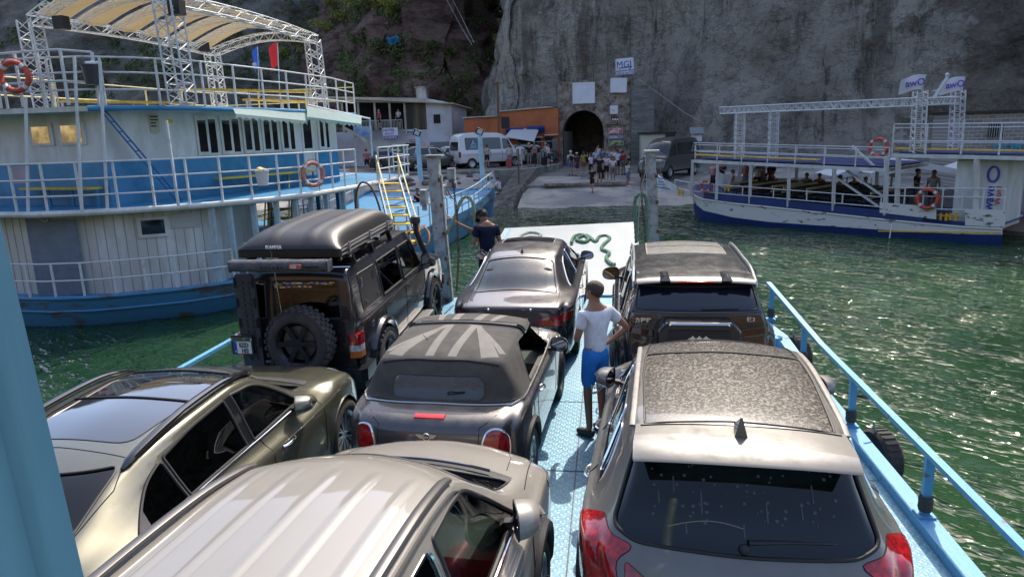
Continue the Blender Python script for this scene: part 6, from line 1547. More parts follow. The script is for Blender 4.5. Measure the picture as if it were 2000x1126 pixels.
# ---- the two people on the deck
random.seed(21)
boy = person('boy in white T-shirt and bright blue shorts standing between the cars, hands on hips', (-.13, 7.60, 0), R(40), 1.80, (.72, .73, .78), (.035, .22, .62),
             {'armr': 'hip', 'arml': 'front', 'head': (0, 22), 'leg': 'stand'}, 'brown', kind='shorts', skin=M_SKIN2, shoes=M_SHOE, detail=1, wide=.93)
sh = [o for o in boy.children if o.name.startswith('shorts')][0]
text_mesh('NIKE', .085, 'shorts_print', M_WHITET, sh, (-.175, -.125, .60), (1, -.15, 0), (0, 0, 1), bold=True)
mb = MB(); mb.prism([(-.17, .575), (-.14, .545), (-.10, .545), (.03, .60), (-.09, .567), (-.13, .568)], -.135, -.128, 'Y'); mb.build('shorts_swoosh', M_WHITET, sh)
man = person('deckhand in black cap and navy polo shirt looking down by the left ramp post', (-2.22, 13.0, .2), R(35), 1.84, (.012, .017, .04), (.010, .013, .024),
             {'arml': 'front', 'armr': 'down', 'head': (38, 10), 'lean': 4, 'leg': 'stand'}, 'black', cap=(.012, .012, .014), kind='trousers', skin=M_SKIN2, shoes=M_SHOE, detail=1)
rope([AY(800, 375, 23), AY(850, 405, 17), AY(890, 432, 14), AY(918, 446, 13.25), AY(931, 448, 13.15)], .018, M_ROPEO, 'frayed orange rope running from the deckhand to the blue landing craft', twist=False)

# ---- people on shore: (px, feet y, distance, height, facing, shirt, legs, kind, pose, hair, cap, bag, label)
Wh, Bk, Nv, Be, Rd, Gr, Pk, Dj, Mu = (.66, .67, .72), (.02, .02, .022), (.02, .035, .12), (.42, .38, .30), (.30, .03, .03), (.12, .13, .13), (.5, .25, .24), (.10, .17, .30), (.42, .30, .05)
G1, G2, G3 = 'people waiting on the slipway by the tunnel', 'people by the minibus and the kiosk', 'people on the quay beside the parked cars'
folk = [
 (717, 326, 51.0, 1.72, 20, (.38, .16, .14), Bk, 'shorts', {}, 'black', (.3, .04, .04), None, 'man in a red cap and pinkish shirt standing by the quay railing', G3),
 (763, 330, 51.5, 1.76, 170, (.03, .06, .35), (.25, .21, .16), 'shorts', {'arml': 'front'}, 'grey', None, (.02, .03, .12), 'grey-haired person in a blue shirt with a rucksack beside the black SUV', G3),
 (952, 327, 53.5, 1.74, 5, (.40, .40, .36), Bk, 'shorts', {'arml': 'front'}, 'black', None, None, 'man in a grey-green shirt and black shorts facing the white minibus', G2),
 (996, 328, 53.5, 1.72, 15, (.52, .49, .42), (.22, .2, .17), 'shorts', {'lean': 12}, 'brown', (.2, .18, .15), None, 'person in a cream shirt bending by the open minibus door', G2),
 (1016, 328, 53.2, 1.80, 0, Wh, (.48, .46, .43), 'trousers', {'armr': 'hip'}, 'black', None, None, 'man in a white shirt and pale trousers left of the rusty pole', G2),
 (1034, 328, 54.0, 1.78, 200, Bk, (.20, .2, .2), 'shorts', {}, 'brown', (.4, .33, .2), None, 'person in a black shirt and straw hat right of the rusty pole', G2),
 (1044, 329, 54.5, 1.68, 160, (.33, .22, .26), (.05, .05, .06), 'trousers', {'arml': 'front'}, 'black', None, None, 'person in a mauve top behind the straw-hatted one', G2),
 (1053, 328, 54.8, 1.72, 30, (.06, .035, .04), (.36, .34, .28), 'trousers', {}, 'black', None, None, 'person in dark maroon top and light trousers under the kiosk awning', G2),
 (1066, 326, 55.0, 1.74, 120, (.5, .52, .5), (.04, .08, .06), 'shorts', {'armr': 'front'}, 'grey', None, (.03, .03, .03), 'white-haired person with a dark rucksack at the kiosk', G2),
 (1071, 324, 54.0, 1.66, 250, Wh, Nv, 'shorts', {'arml': 'phone'}, 'black', None, None, 'person in white T-shirt and navy shorts looking at a phone by the kiosk', G2),
 (1115, 336, 50.5, 1.72, 10, (.58, .58, .52), Dj, 'shorts', {}, 'grey', (.62, .6, .55), (.03, .03, .03), 'walker in white cap with black rucksack at the tunnel mouth', G1),
 (1127, 336, 50.0, 1.60, 5, (.06, .03, .035), (.06, .03, .035), 'skirt', {}, 'brown', (.6, .58, .55), None, 'woman in a brown dress and white cap beside the walker', G1),
 (1140, 333, 51.5, 1.62, -30, (.36, .27, .05), (.20, .09, .05), 'skirt', {'armr': 'up'}, 'black', None, None, 'woman in a mustard top with one arm raised', G1),
 (1154, 341, 48.5, 1.72, 60, Wh, Bk, 'shorts', {}, 'black', None, None, 'man in a white T-shirt facing right, leftmost of the waiting group', G1),
 (1157, 373, 44.3, 1.58, 160, Bk, Bk, 'shorts', {'leg': 'walk'}, 'brown', None, None, 'boy dressed all in black walking down the slipway alone', G1),
 (1164, 330, 53.0, 1.70, 190, (.45, .5, .6), Nv, 'shorts', {'arml': 'front'}, 'black', None, None, 'person in a pale blue shirt behind the waiting group', G1),
 (1171, 352, 46.8, 1.76, 175, Bk, Bk, 'shorts', {}, 'black', None, None, 'man in a black T-shirt and white trainers at the front of the waiting group', G1),
 (1168, 316, 59.0, 1.72, 200, (.6, .61, .66), Gr, 'shorts', {'armr': 'up'}, 'black', None, None, 'person in white deep inside the tunnel mouth', G1),
 (1178, 328, 54.0, 1.70, 150, (.08, .16, .30), Bk, 'shorts', {}, 'black', None, None, 'person in a petrol blue shirt at the back of the waiting group', G1),
 (1184, 351, 47.0, 1.80, 185, Wh, Bk, 'shorts', {'armr': 'chest'}, 'black', None, None, 'man in a white T-shirt with a bag strap across his chest', G1),
 (1197, 352, 46.6, 1.68, 190, (.64, .63, .62), (.16, .15, .15), 'shorts', {'armr': 'front', 'arml': 'front'}, 'brown', None, None, 'stocky man in loose white T-shirt with folded hands at the right front', G1),
 (1190, 326, 55.0, 1.66, 210, (.4, .42, .45), Bk, 'shorts', {}, 'black', None, None, 'person in a grey shirt half hidden under the posters', G1),
 (1206, 338, 50.0, 1.76, 20, Wh, Bk, 'shorts', {'arml': 'front'}, 'black', None, None, 'man in a white T-shirt and black shorts with his back turned', G1),
 (1199, 330, 53.2, 1.70, 170, (.55, .55, .58), Nv, 'shorts', {}, 'brown', None, None, 'person in a light shirt between the posters and the crowd', G1),
 (1217, 338, 50.0, 1.68, -40, (.28, .03, .04), Gr, 'shorts', {}, 'brown', None, None, 'person in a dark red shirt right of the crowd', G1),
 (1211, 325, 56.0, 1.66, 160, (.12, .10, .10), Bk, 'shorts', {}, 'black', None, None, 'person in a charcoal shirt by the stone wall', G1),
 (1228, 344, 47.6, 1.72, 100, Bk, Bk, 'trousers', {'armr': 'front'}, 'black', None, None, 'man in black leaning by the front of the dark minibus', G1),
 (1226, 357, 45.8, 1.62, -60, (.52, .5, .47), Dj, 'shorts', {'arml': 'front'}, 'black', None, None, 'woman in a white top and denim shorts beside the dark minibus', G1),
]
for (px, fy, d, h, rz, sc_, lc, kd, ps, hr, cp, bg_, lb, gp) in folk:
    p = AY(px, fy, d); gz = slipz(d) if px > 1085 and d > 40 else .812
    if px > 1000 and px < 1090: gz = .812
    person(lb, (p.x, d, gz), R(rz), h, sc_, lc, ps, hr, cp, kd, group=gp, bag=bg_, female=(kd == 'skirt' or 'woman' in lb))
p = AY(970, 372, 43.5); person('man in a white T-shirt crouching on the bank holding the mooring line', (p.x+.1, 43.5, -.35), R(75), 1.72, Wh, Gr, {'leg': 'squat', 'arml': 'reach', 'armr': 'reach', 'lean': 12}, 'black')
p = AY(866, 400, 27.5); person('deckhand in a white shirt and cap bending over the rail of the landing craft', (p.x-.1, 27.5, .12), R(-60), 1.72, (.66, .6, .62), (.4, .38, .36), {'arml': 'reach', 'armr': 'reach', 'lean': 38, 'head': (30, 0)}, 'black', cap=Bk)
p = AY(812, 372, 33.0); person('bare-legged person in black sitting on the landing craft deck', (p.x, 33.0, -.12), R(150), 1.7, Bk, Bk, {'leg': 'squat', 'armr': 'front'}, 'black')
p = AY(742, 252, 62.2); person('person in a red shirt on the restaurant terrace', (p.x, 62.2, 4.0), R(140), 1.7, (.45, .07, .07), Bk, {}, 'grey'); p = AY(780, 256, 62.2); person('person in a pale shirt leaning on the terrace railing', (p.x, 62.2, 4.0), R(170), 1.7, (.5, .5, .5), Bk, {'arml': 'front'}, 'black')
# ================================================================ boats
M_BW = mat('boat_white_paint', (.62, .63, .62), .45, col2=(.50, .50, .47), nscale=2.2, bump=.15, bscale=12, stretch=(1, 1, .3))
M_BWOLD = mat('chipped_white_paint', (.60, .60, .56), .55, col2=(.10, .09, .08), nscale=3.4, thr=(.395, .41), bump=.3, bscale=10, stretch=(.5, .5, 1.6))
M_BBLUE = mat('bright_blue_paint', (.045, .23, .42), .4, col2=(.03, .18, .34), nscale=2, bump=.12, bscale=12)
M_BHULL = mat('scraped_blue_hull', (.05, .20, .36), .5, col2=(.09, .085, .075), nscale=1.7, thr=(.40, .47), bump=.3, bscale=9, stretch=(.5, .5, 1.3))
M_NAVY = mat('navy_paint', (.012, .035, .16), .45, col2=(.010, .028, .12), nscale=2)
M_RAILW = mat('white_rail_paint', (.60, .62, .63), .45, col2=(.42, .40, .36), nscale=5, thr=(.3, .45))
M_RAILB = mat('pale_rail_paint', (.42, .55, .62), .45, noise=.2, nscale=6)
M_YEL = mat('yellow_paint', (.70, .47, .03), .5, noise=.25, nscale=5)
M_YEL2 = mat('pale_yellow_paint', (.68, .60, .30), .5, noise=.2, nscale=5)
M_DOOR = mat('grey_blue_door', (.15, .19, .26), .5, noise=.15, nscale=4)
M_GLASSD = mat('dark_cabin_window', (.012, .012, .012), .06, coat=.5)
M_CANV = mat('cream_canvas', (.58, .50, .36), .9, noise=.12, nscale=1.5)
M_AWNP = mat('pale_green_canvas', (.50, .62, .58), .9, noise=.1, nscale=3)
M_RING = mat('life_ring_red', (.55, .09, .05), .6, noise=.25, nscale=7); M_RINGP = mat('life_ring_faded', (.55, .26, .20), .7, noise=.3, nscale=9)
def translucent(m, c):
    t = m.node_tree; tr = t.nodes.new('ShaderNodeBsdfTranslucent'); tr.inputs[0].default_value = (*c, 1); mx = t.nodes.new('ShaderNodeMixShader'); mx.inputs[0].default_value = .5; o = t.nodes['Material Output']
    t.links.new(t.nodes['Principled BSDF'].outputs[0], mx.inputs[1]); t.links.new(tr.outputs[0], mx.inputs[2]); t.links.new(mx.outputs[0], o.inputs[0])
translucent(M_CANV, (.62, .52, .34)); translucent(M_AWNP, (.45, .58, .54))
def lattice(mb, p, q, w, n, r=.022, up=(0, 0, 1), h=None):
    """four-chord truss with zigzag webs"""
    p, q = Vector(p), Vector(q); d = (q-p).normalized(); u = Vector(up); u = u if abs(d.dot(u)) < .95 else Vector((0, 1, 0)); a = d.cross(u).normalized(); b = a.cross(d); h = h or w
    C = [a*w/2*i+b*h/2*j for i, j in ((-1, -1), (1, -1), (1, 1), (-1, 1))]
    for c in C: mb.tube([p+c, q+c], r, 5)
    for k in range(n):
        s0, s1 = p.lerp(q, k/n), p.lerp(q, (k+1)/n); m_ = p.lerp(q, (k+.5)/n)
        for i in range(4):
            c0, c1 = C[i], C[(i+1) % 4]; mb.tube([s0+c0, m_+c1, s1+c0], r*.62, 4)
        mb.tube([s0+C[0], s0+C[1], s0+C[2], s0+C[3]], r*.5, 4, closed=True)
def railing(root, pts, z_off, bars, name='railing', m=None, r=.022, posts=None, postr=None, base=0):
    """horizontal bars along pts; each post its own part"""
    mb = MB()
    for b_ in bars: mb.tube([Vector(p)+Vector((0, 0, b_)) for p in pts], r, 6)
    mb.build(name, m or M_RAILW, root, smooth=True, world=True)
    if posts:
        P = [Vector(p) for p in pts]; L = [0]
        for a, b in zip(P, P[1:]): L.append(L[-1]+(b-a).length)
        for k in range(posts+1):
            s = L[-1]*k/posts; i = max(0, min(len(P)-2, int(np.searchsorted(L, s))-1)); q = P[i].lerp(P[i+1], (s-L[i])/max(1e-6, L[i+1]-L[i]))
            mb = MB(); mb.bar(q+Vector((0, 0, base)), q+Vector((0, 0, bars[-1])), r*1.9); mb.build(name+'_post', m or M_RAILW, root, world=True)
def ring_buoy(loc, rz, label, m, r=.30, tilt=0, ropes=True, g='life rings on the boats'):
    t = thing('life_ring', label, 'life ring', loc, rz, g); mb = MB()
    mb.tube([(math.cos(a)*r, 0, math.sin(a)*r) for a in [2*math.pi*k/28 for k in range(28)]], r*.24, 10, closed=True, flat=.8); mb.build('ring', m, t, smooth=True)
    for k in range(4):
        a = math.pi/4+k*math.pi/2; w_ = MB(); w_.tube([(math.cos(a+e)*r, 0, math.sin(a+e)*r) for e in (-.14, 0, .14)], r*.262, 10, flat=.8); w_.build('band', M_RAILW, t, smooth=True)
    if ropes:
        rp = MB(); rp.tube([(math.cos(a)*r*(1.27+.08*math.cos(4*a)), -.03, math.sin(a)*r*(1.27+.08*math.cos(4*a))) for a in [2*math.pi*k/32 for k in range(32)]], .009, 5, closed=True); rp.build('grab_line', M_ROPEO, t, smooth=True)
    return t
def offs(P, D, off):   # shift across the boat
    n = Vector((-D[1], D[0], 0)); return Vector(P)+n*off

# ---------------- big two-deck boat on the left
lb = thing('passenger_boat', 'white and blue two-deck passenger boat with lattice canopy, moored at the left', 'boat', (-11.5, 20, -.95))
D2 = [Vector(p) for p in ((-19, 16.6, 1.9), (-15.2, 15.2, 1.9), (-13.4, 15.05, 1.9), (-12.4, 15.2, 1.9), (-11.7, 15.5, 1.9), (-10.6, 16.1, 1.9), (-9.6, 17.0, 1.9), (-8.75, 18.1, 1.9), (-8.2, 19.5, 1.9), (-7.9, 22, 1.9), (-7.8, 27.5, 1.9))]
far = [Vector((-11.5, 30.5, 1.9)), Vector((-16, 30.5, 1.9)), Vector((-19, 27, 1.9))]
def deck_slab(pts, z, th, m, name, edge=None):
    mb = MB(); mb.prism([(p[0], p[1]) for p in pts], z-th, z, 'Z'); return mb.build(name, [m], lb, world=True)
deck_slab(D2+far, 1.9, .10, M_BBLUE, 'upper_deck'); 
mb = MB(); mb.tube([p+Vector((0, 0, -.05)) for p in D2], .075, 8); mb.build('deck_edge', M_BW, lb, smooth=True, world=True)
HUL = [Vector((p.x+.08, p.y+.02, 0)) for p in D2]
mb = MB(); mb.grid([[Vector((p.x, p.y, -.18)) for p in HUL], [Vector((p.x-.05, p.y+.06, -.55)) for p in HUL], [Vector((p.x-.45, p.y+.45, -1.25)) for p in HUL]]); mb.build('hull', M_BHULL, lb, smooth=True, world=True)
mb = MB(); mb.tube([Vector((p.x, p.y, -.18)) for p in HUL], .06, 8); mb.tube([Vector((p.x-.04, p.y+.05, -.52)) for p in HUL], .035, 6); mb.build('rubbing_strake', M_BHULL, lb, smooth=True, world=True)
deck_slab([(p.x-.02, p.y+.03, 0) for p in D2]+far, -.2, .08, M_BBLUE, 'main_deck')
railing(lb, [(p.x, p.y, -.15) for p in D2[1:7]], 0, (.40, .82), 'lower_railing', M_RAILW, .022, 9)
# lower cabin: boarded white wall following the deck edge
LW = [Vector((x, y, 0)) for x, y in ((-19, 17.2), (-15.0, 15.75), (-13.2, 15.6), (-12.2, 15.75), (-11.5, 16.1), (-10.35, 16.8), (-9.98, 17.25))]
mb = MB(); mb.grid([[p+Vector((0, 0, z)) for p in LW] for z in (-.2, 1.82)]); mb.grid([[LW[-1]+Vector((0, 0, z)), LW[-1]+Vector((-.9, 3.6, z))] for z in (-.2, 1.82)]); mb.build('lower_cabin', M_BW, lb, world=True)
mb = MB()
def along(P, s):
    L = 0
    for a, b in zip(P, P[1:]):
        l = (b-a).length
        if s <= L+l: return a.lerp(b, (s-L)/l), (b-a).normalized()
        L += l
    return P[-1], (P[-1]-P[-2]).normalized()
tot = sum((b-a).length for a, b in zip(LW, LW[1:]))
for k in range(int(tot/.22)):
    q, d = along(LW, k*.22+.1); mb.bar(q+Vector((d.y*.004, -d.x*.004, -.2)), q+Vector((d.y*.004, -d.x*.004, 1.8)), .012, .012)
mb.build('board_joint', mat('joint_grey', (.30, .31, .31), .7), lb, world=True)
def wall_rect(px0, px1, z0, z1, m, name, P0, Dv, out=.03, parent=None, depth=.04):
    a, b = AL(px0, 400, P0, Dv), AL(px1, 400, P0, Dv); n = Vector((Dv[1], -Dv[0], 0)).normalized()
    mb = MB(); mb.slab([Vector((a.x, a.y, z0)), Vector((b.x, b.y, z0)), Vector((b.x, b.y, z1)), Vector((a.x, a.y, z1))], out, nrm=n); return mb.build(name, m, parent or lb, world=True)
dl = (LW[4]-LW[3]).normalized(); dl2 = (LW[5]-LW[4]).normalized()
d0 = (LW[2]-LW[1]).normalized()
wall_rect(45, 142, -.18, 1.68, M_DOOR, 'sliding_door', LW[1], d0, .02)
w1 = wall_rect(262, 323, 1.12, 1.62, M_BW, 'window_frame', LW[4], dl2, .05); wall_rect(270, 316, 1.20, 1.55, M_GLASSD, 'pane', LW[4], dl2, .056, w1)
wall_rect(330, 386, 1.30, 1.66, mat('vent_grey', (.42, .43, .44), .6), 'louvre', LW[4], dl2, .03)
mb = MB(); q = AL(90, 425, LW[1], d0)+Vector((0, -.06, 0)); mb.tube([q+Vector((math.cos(a)*.09, 0, math.sin(a)*.08)) for a in [math.pi+math.pi*k/8 for k in range(9)]], .014, 6); mb.build('lamp_bracket', M_RAILW, lb, smooth=True, world=True)
# posts between the decks, along the open right side
for px in (417, 452, 500, 545, 582, 614, 643, 676, 702):
    i = 6; q = None
    for a, b in zip(D2[5:], D2[6:]):
        d = (b-a).normalized(); c = AL(px, 395, a, (d.x, d.y)); t = (c-a).dot(d)
        if -.02 <= t <= (b-a).length+.05: q = Vector((c.x, c.y, 0)); break
    if q is None: continue
    mb = MB(); q = q+Vector((-.10, .02, 0)); mb.bar((q.x, q.y, -.2), (q.x, q.y, 1.82), .13, .10); mb.build('deck_post', M_RAILB, lb, world=True)
for k in range(6):
    mb = MB(); x, y = -11.2+.05*k, 18.6+k*1.9; mb.bar((x, y, -.2), (x, y, 1.82), .14, .12); mb.build('inner_post', M_BBLUE, lb, world=True)
railing(lb, [(-12.4, 20.5, -.2), (-12.2, 29.5, -.2)], 0, (.5, .95), 'far_railing', M_RAILW, .022, 6)
mb = MB(); mb.bb((-12.45, 20.0, -.2), (-12.35, 30, .18)); mb.build('far_bulwark', M_BBLUE, lb, world=True)
# upper cabin
CA = AY(205, 300, 16.45); CA.z = 0; CB = AY(660, 300, 24.2); CB.z = 0; CD = (CB-CA).normalized(); CDt = (CD.x, CD.y)
C0 = Vector((-17.5, 17.4, 0)); C1 = AY(88, 300, 16.9); C1.z = 0
WP = [C0, C1, CA, CB, CB+Vector((-3.5, 1.0, 0))]
mb = MB(); mb.grid([[p+Vector((0, 0, z)) for p in WP] for z in (1.9, 2.98)]); mb.build('blue_wall', M_BBLUE, lb, world=True)
mb = MB(); mb.grid([[p+Vector((0, 0, z)) for p in WP] for z in (2.98, 4.26)]); mb.build('white_wall', M_BW, lb, world=True)
fd = (CA-C1).normalized(); fD = (fd.x, fd.y)
for (a, b) in ((84, 128), (140, 190)):
    f = wall_rect(a, b, 3.42, 3.98, M_BW, 'window_frame', C1, fD, .04); wall_rect(a+5, b-6, 3.48, 3.90, mat('amber_reflecting_window', (.70, .48, .22), .06, metal=1, noise=.5, nscale=3), 'pane', C1, fD, .047, f)  # orange reflection of the opposite shore is tinted into the pane colour
for (a, b, dr) in ((399, 440, 0), (446, 484, 0), (488, 521, 0), (525, 557, 0), (561, 589, 0), (601, 622, 1), (632, 655, 0)):
    f = wall_rect(a, b, 3.02 if not dr else 2.2, 4.12, M_BW, 'window_frame' if not dr else 'cabin_door', CA, CDt, .04); c = a+(b-a)*.52
    if not dr: wall_rect(a+4, c-2, 3.12, 3.98, M_GLASSD, 'pane', CA, CDt, .048, f)
    wall_rect(c+3 if not dr else a+3, b-3, 3.08, 4.02, M_GLASSD, 'open_pane', CA, CDt, .044, f)
mb = MB(); k = AL(300, 237, CA, CDt); n = Vector((CD.y, -CD.x, 0)); mb.slab([k+CD*a+Vector((0, 0, b)) for a, b in ((-.13, -.28), (.0, -.33), (.13, -.28), (.15, .17), (-.15, .17))], .02, nrm=n); nb_ = mb.build('notice_board', mat('notice_cream', (.42, .40, .30), .7), lb, world=True)
mb = MB()
for z in (.10, .02, -.06, -.14): mb.slab([k+n*.022+CD*a+Vector((0, 0, b)) for a, b in ((-.11, z), (.05 if z < 0 else .11, z), (.05 if z < 0 else .11, z+.035), (-.11, z+.035))], .004, nrm=n)
mb.build('notice_text', M_BLACKT, nb_, world=True)
mb = MB(); k = AL(330, 237, CA, CDt); mb.slab([k+CD*math.cos(t)*.12+Vector((0, 0, math.sin(t)*.06)) for t in [2*math.pi*i/14 for i in range(14)]], .012, nrm=n); mb.build('yellow_plate', M_YEL, lb, world=True)
# blue ladder leaning on the cabin wall
mb = MB(); n_ = n*.22
for s in (0, 9): mb.bar(AL(190+s, 208, CA+n_, CDt), AL(345+s*1.2, 392, CA+n_*3.2, CDt), .06, .03)
a0, a1, b0, b1 = AL(190, 208, CA+n_, CDt), AL(345, 392, CA+n_*3.2, CDt), AL(199, 208, CA+n_, CDt), AL(356, 392, CA+n_*3.2, CDt)
for k in range(10): mb.bar(a0.lerp(a1, (k+.5)/10), b0.lerp(b1, (k+.5)/10), .03)
tag(mb.build('ladder', mat('ladder_blue', (.012, .11, .30), .5), None), 'blue steel ladder leaning on the white cabin wall of the left boat', 'ladder')
# yellow benches on the walkway
for a, b, lb_ in ((68, 205, 'short yellow bench at the front wall of the left boat cabin'), (415, 600, 'long yellow bench along the right wall of the left boat cabin')):
    P0, Dd = (C1, fD) if a < 100 else (CA, CDt); nn = Vector((Dd[1], -Dd[0], 0)); o1, o2 = AL(a, 360, P0, Dd), AL(b, 350, P0, Dd); o1.z = o2.z = 2.36
    t = thing('bench', lb_, 'bench', (o1.x, o1.y, 1.9), 0, 'yellow benches on the boats'); m = MB(); m.bar(o1+nn*.28, o2+nn*.28, .34, .05); m.build('seat', M_YEL, t, world=True)
    for k in (0, .33, .66, 1): m = MB(); q = o1.lerp(o2, k)+nn*.28; m.bar((q.x, q.y, 1.9), (q.x, q.y, 2.33), .05); m.build('leg', M_BBLUE, t, world=True)
railing(lb, [p for p in D2[:10]], 0, (.36, .74, 1.12), 'walkway_railing', M_RAILW, .024, 20)
# tall posts up to the roof
for (x0, y0), (x1, y1) in (((160, 412), (145, 110)), ((55, 414), (50, 190)), ((210, 410), (195, 120)), ((348, 398), (325, 235))):
    b = min(D2[1:8], key=lambda p: abs(AY(x0, y0, p.y).x-p.x)); mb = MB(); a = AY(x0, y0, b.y); a.z = 1.9; c = AY(x1, y1, b.y+.1); mb.bar(a, c, .05); mb.build('tall_post', M_RAILW, lb, world=True)
# roof deck with blue edge
RD = [Vector(p) for p in ((-19, 16.9, 4.30), (-15.6, 16.1, 4.30), (-13.6, 15.95, 4.30), (-12.3, 16.05, 4.30), (-11.4, 16.7, 4.30), (-10.6, 17.9, 4.30), (-9.9, 21.5, 4.30), (-9.6, 24.8, 4.30), (-9.9, 28.0, 4.30))]
mb = MB(); mb.prism([(p.x, p.y) for p in RD]+[(-16.5, 29), (-19, 27)], 4.20, 4.32, 'Z'); mb.build('roof_deck', M_BW, lb, world=True)
mb = MB(); mb.tube([p+Vector((0, 0, -.04)) for p in RD[3:]], .065, 8); mb.build('roof_edge', M_BBLUE, lb, smooth=True, world=True)
railing(lb, RD[1:], 0, (.40, .80, 1.15), 'roof_railing', M_RAILW, .024, 13); railing(lb, [(-16.5, 18, 4.32), (-16, 28.4, 4.32), (-9.9, 28.0, 4.32)], 0, (.5, 1.0), 'roof_railing', M_YEL2, .022, 8)
# balcony box and stairs at the front left of the roof
for k, (a, b) in enumerate((((-.0), 0),)):
    railing(lb, [AY(-40, 215, 16.0), AY(60, 208, 15.9), AY(128, 205, 15.8), AY(195, 208, 16.2)], 0, (.55, 1.25), 'front_balcony', M_RAILW, .028, 5)
for i, (px0, px1, y, z) in enumerate(((118, 378, 18.6, 4.62), (350, 605, 20.5, 4.95), (480, 612, 23.5, 4.75))):
    a, b = AY(px0, 180, y), AY(px1, 190, y+3.5); a.z = b.z = z
    t = thing('bench', ['long yellow bench on the roof deck behind the front lattice post', 'yellow bench on the roof deck between the two right lattice posts', 'small yellow bench at the far right end of the roof deck'][i], 'bench', (a.x, a.y, 4.32), 0, 'yellow benches on the boats'); m = MB(); m.bar(a, b, .38, .06); m.build('seat', M_YEL, t, world=True)
    for k in (0, .25, .5, .75, 1): m = MB(); q = a.lerp(b, k); m.bar((q.x, q.y, 4.32), (q.x, q.y, z-.03), .05); m.build('leg', M_RAILW, t, world=True)
# lattice canopy
cA, cB, cC, cD = Vector((-15.4, 18.5, 4.32)), Vector((-10.35, 16.9, 4.32)), Vector((-10.05, 24.9, 4.32)), Vector((-15.0, 27.0, 4.32)); HT = 6.75
for p, w_ in ((cA, .42), (cB, .46), (cC, .42), (cD, .42)):
    mb = MB(); lattice(mb, p, (p.x-.10, p.y, HT), w_, 5, .026); mb.build('lattice_post', M_RAILW, lb, smooth=True, world=True)
def arch(p, q, rise, z, n=9): return [Vector((p.x+(q.x-p.x)*k/n, p.y+(q.y-p.y)*k/n, z+rise*math.sin(math.pi*k/n))) for k in range(n+1)]
for p, q, rs in ((cA, cB, .55), (cB, cC, .10), (cC, cD, .30), (cD, cA, .10)):
    mb = MB(); A_ = arch(p, q, rs, HT)
    for a, b in zip(A_, A_[1:]): lattice(mb, a, b, .26, 1, .018)
    mb.build('canopy_truss', M_RAILW, lb, smooth=True, world=True)
for k in range(1, 6):
    u = k/6; a, b = cA.lerp(cD, u), cB.lerp(cC, u); mb = MB(); A_ = arch(a, b, .50, HT+.02)
    for p, q in zip(A_, A_[1:]): lattice(mb, p, q, .15, 1, .012)
    mb.build('canopy_truss', M_RAILW, lb, smooth=True, world=True)
for k in range(6):
    u0, u1 = (k+.10)/6, (k+.90)/6; G = []
    for i in range(13):
        t_ = i/12; row = []
        for v in (u0, (u0+u1)/2, u1):
            a, b = cA.lerp(cD, v), cB.lerp(cC, v); row.append(Vector((a.x+(b.x-a.x)*t_, a.y+(b.y-a.y)*t_, HT+.19+.50*math.sin(math.pi*t_)-(.05 if v == (u0+u1)/2 else 0))))
        G.append(row)
    mb = MB(); mb.grid(G); mb.grid([[p+Vector((0, 0, .01)) for p in r] for r in G]); mb.build('canvas_panel', M_CANV, lb, smooth=True, world=True)
for px, py in ((120, 45), (345, 15), (398, 92)):
    mb = MB(); q = AY(px, py, {120: 18.4, 345: 16.9, 398: 26}[px]); mb.box(q, (.30, .28, .34)); mb.build('loudspeaker', M_TRIM, lb, world=True)
# side awnings
for k, (a, b, c, d, y0, y1) in enumerate((((455, 212), (600, 218), (600, 236), (460, 222), 19, 23), ((600, 205), (706, 226), (706, 242), (600, 228), 23, 26))):
    mb = MB(); q0, q1 = AY(*a, y0), AY(*b, y1); e1, e0 = AY(*c, y1-.9), AY(*d, y0-.9); G = [[q0.lerp(q1, i/24), e0.lerp(e1, i/24), e0.lerp(e1, i/24)-Vector((0, 0, .10+.035*math.cos(i*math.pi)))] for i in range(25)]
    mb.grid(G); mb.build('awning', M_AWNP, lb, smooth=True, world=True)
mb = MB(); mb.tube([AY(600, 205, 23), AY(722, 232, 26.5), AY(727, 305, 26.5)], .04, 6); mb.build('awning_frame', M_RAILW, lb, smooth=True, world=True)
# far end platform with railing and two stairs
E0 = [AY(655, 360, 23.5), AY(722, 352, 27), AY(752, 302, 29)]
railing(lb, [Vector((-7.8, 24, 1.9)), Vector((-7.7, 27.6, 1.9)), Vector((-9.2, 30.4, 1.9))], 0, (.4, .75, 1.12), 'end_railing', M_RAILW, .024, 6)
def stairs(name, top, bot, w, n, m_t, m_s, label, parent=None, rail_m=None):
    t = thing(name, label, 'stairs', tuple(bot)); top, bot = Vector(top), Vector(bot); d = (top-bot); side = d.cross(Vector((0, 0, 1))).normalized()
    for sg in (1, -1):
        m = MB(); m.bar(bot+side*sg*w/2, top+side*sg*w/2, .05, .18); m.build('stringer', m_s, t, world=True)
        m = MB(); m.bar(bot+side*sg*w/2+Vector((0, 0, .85)), top+side*sg*w/2+Vector((0, 0, .85)), .04); m.bar(bot+side*sg*w/2, bot+side*sg*w/2+Vector((0, 0, .85)), .04); m.bar(top+side*sg*w/2, top+side*sg*w/2+Vector((0, 0, .85)), .04)
        m.build('handrail', rail_m or M_YEL2, t, world=True)
    for k in range(n): m = MB(); q = bot.lerp(top, (k+.5)/n); m.box(q, (w*abs(side.x)+.22*abs(side.y), w*abs(side.y)+.22*abs(side.x), .035)); m.build('tread', m_t, t, world=True)
stairs('stairs', (-7.6, 24.4, 1.9), (-6.3, 21.6, -.0), .75, 8, M_YEL, M_RAILB, 'steep stairs with yellow treads between the left boat and the landing craft')
stairs('stairs', (-10.7, 22.5, 1.85), (-9.6, 19.6, -.15), .7, 8, M_YEL, M_YEL, 'all-yellow stairs inside the lower deck behind the grey posts')
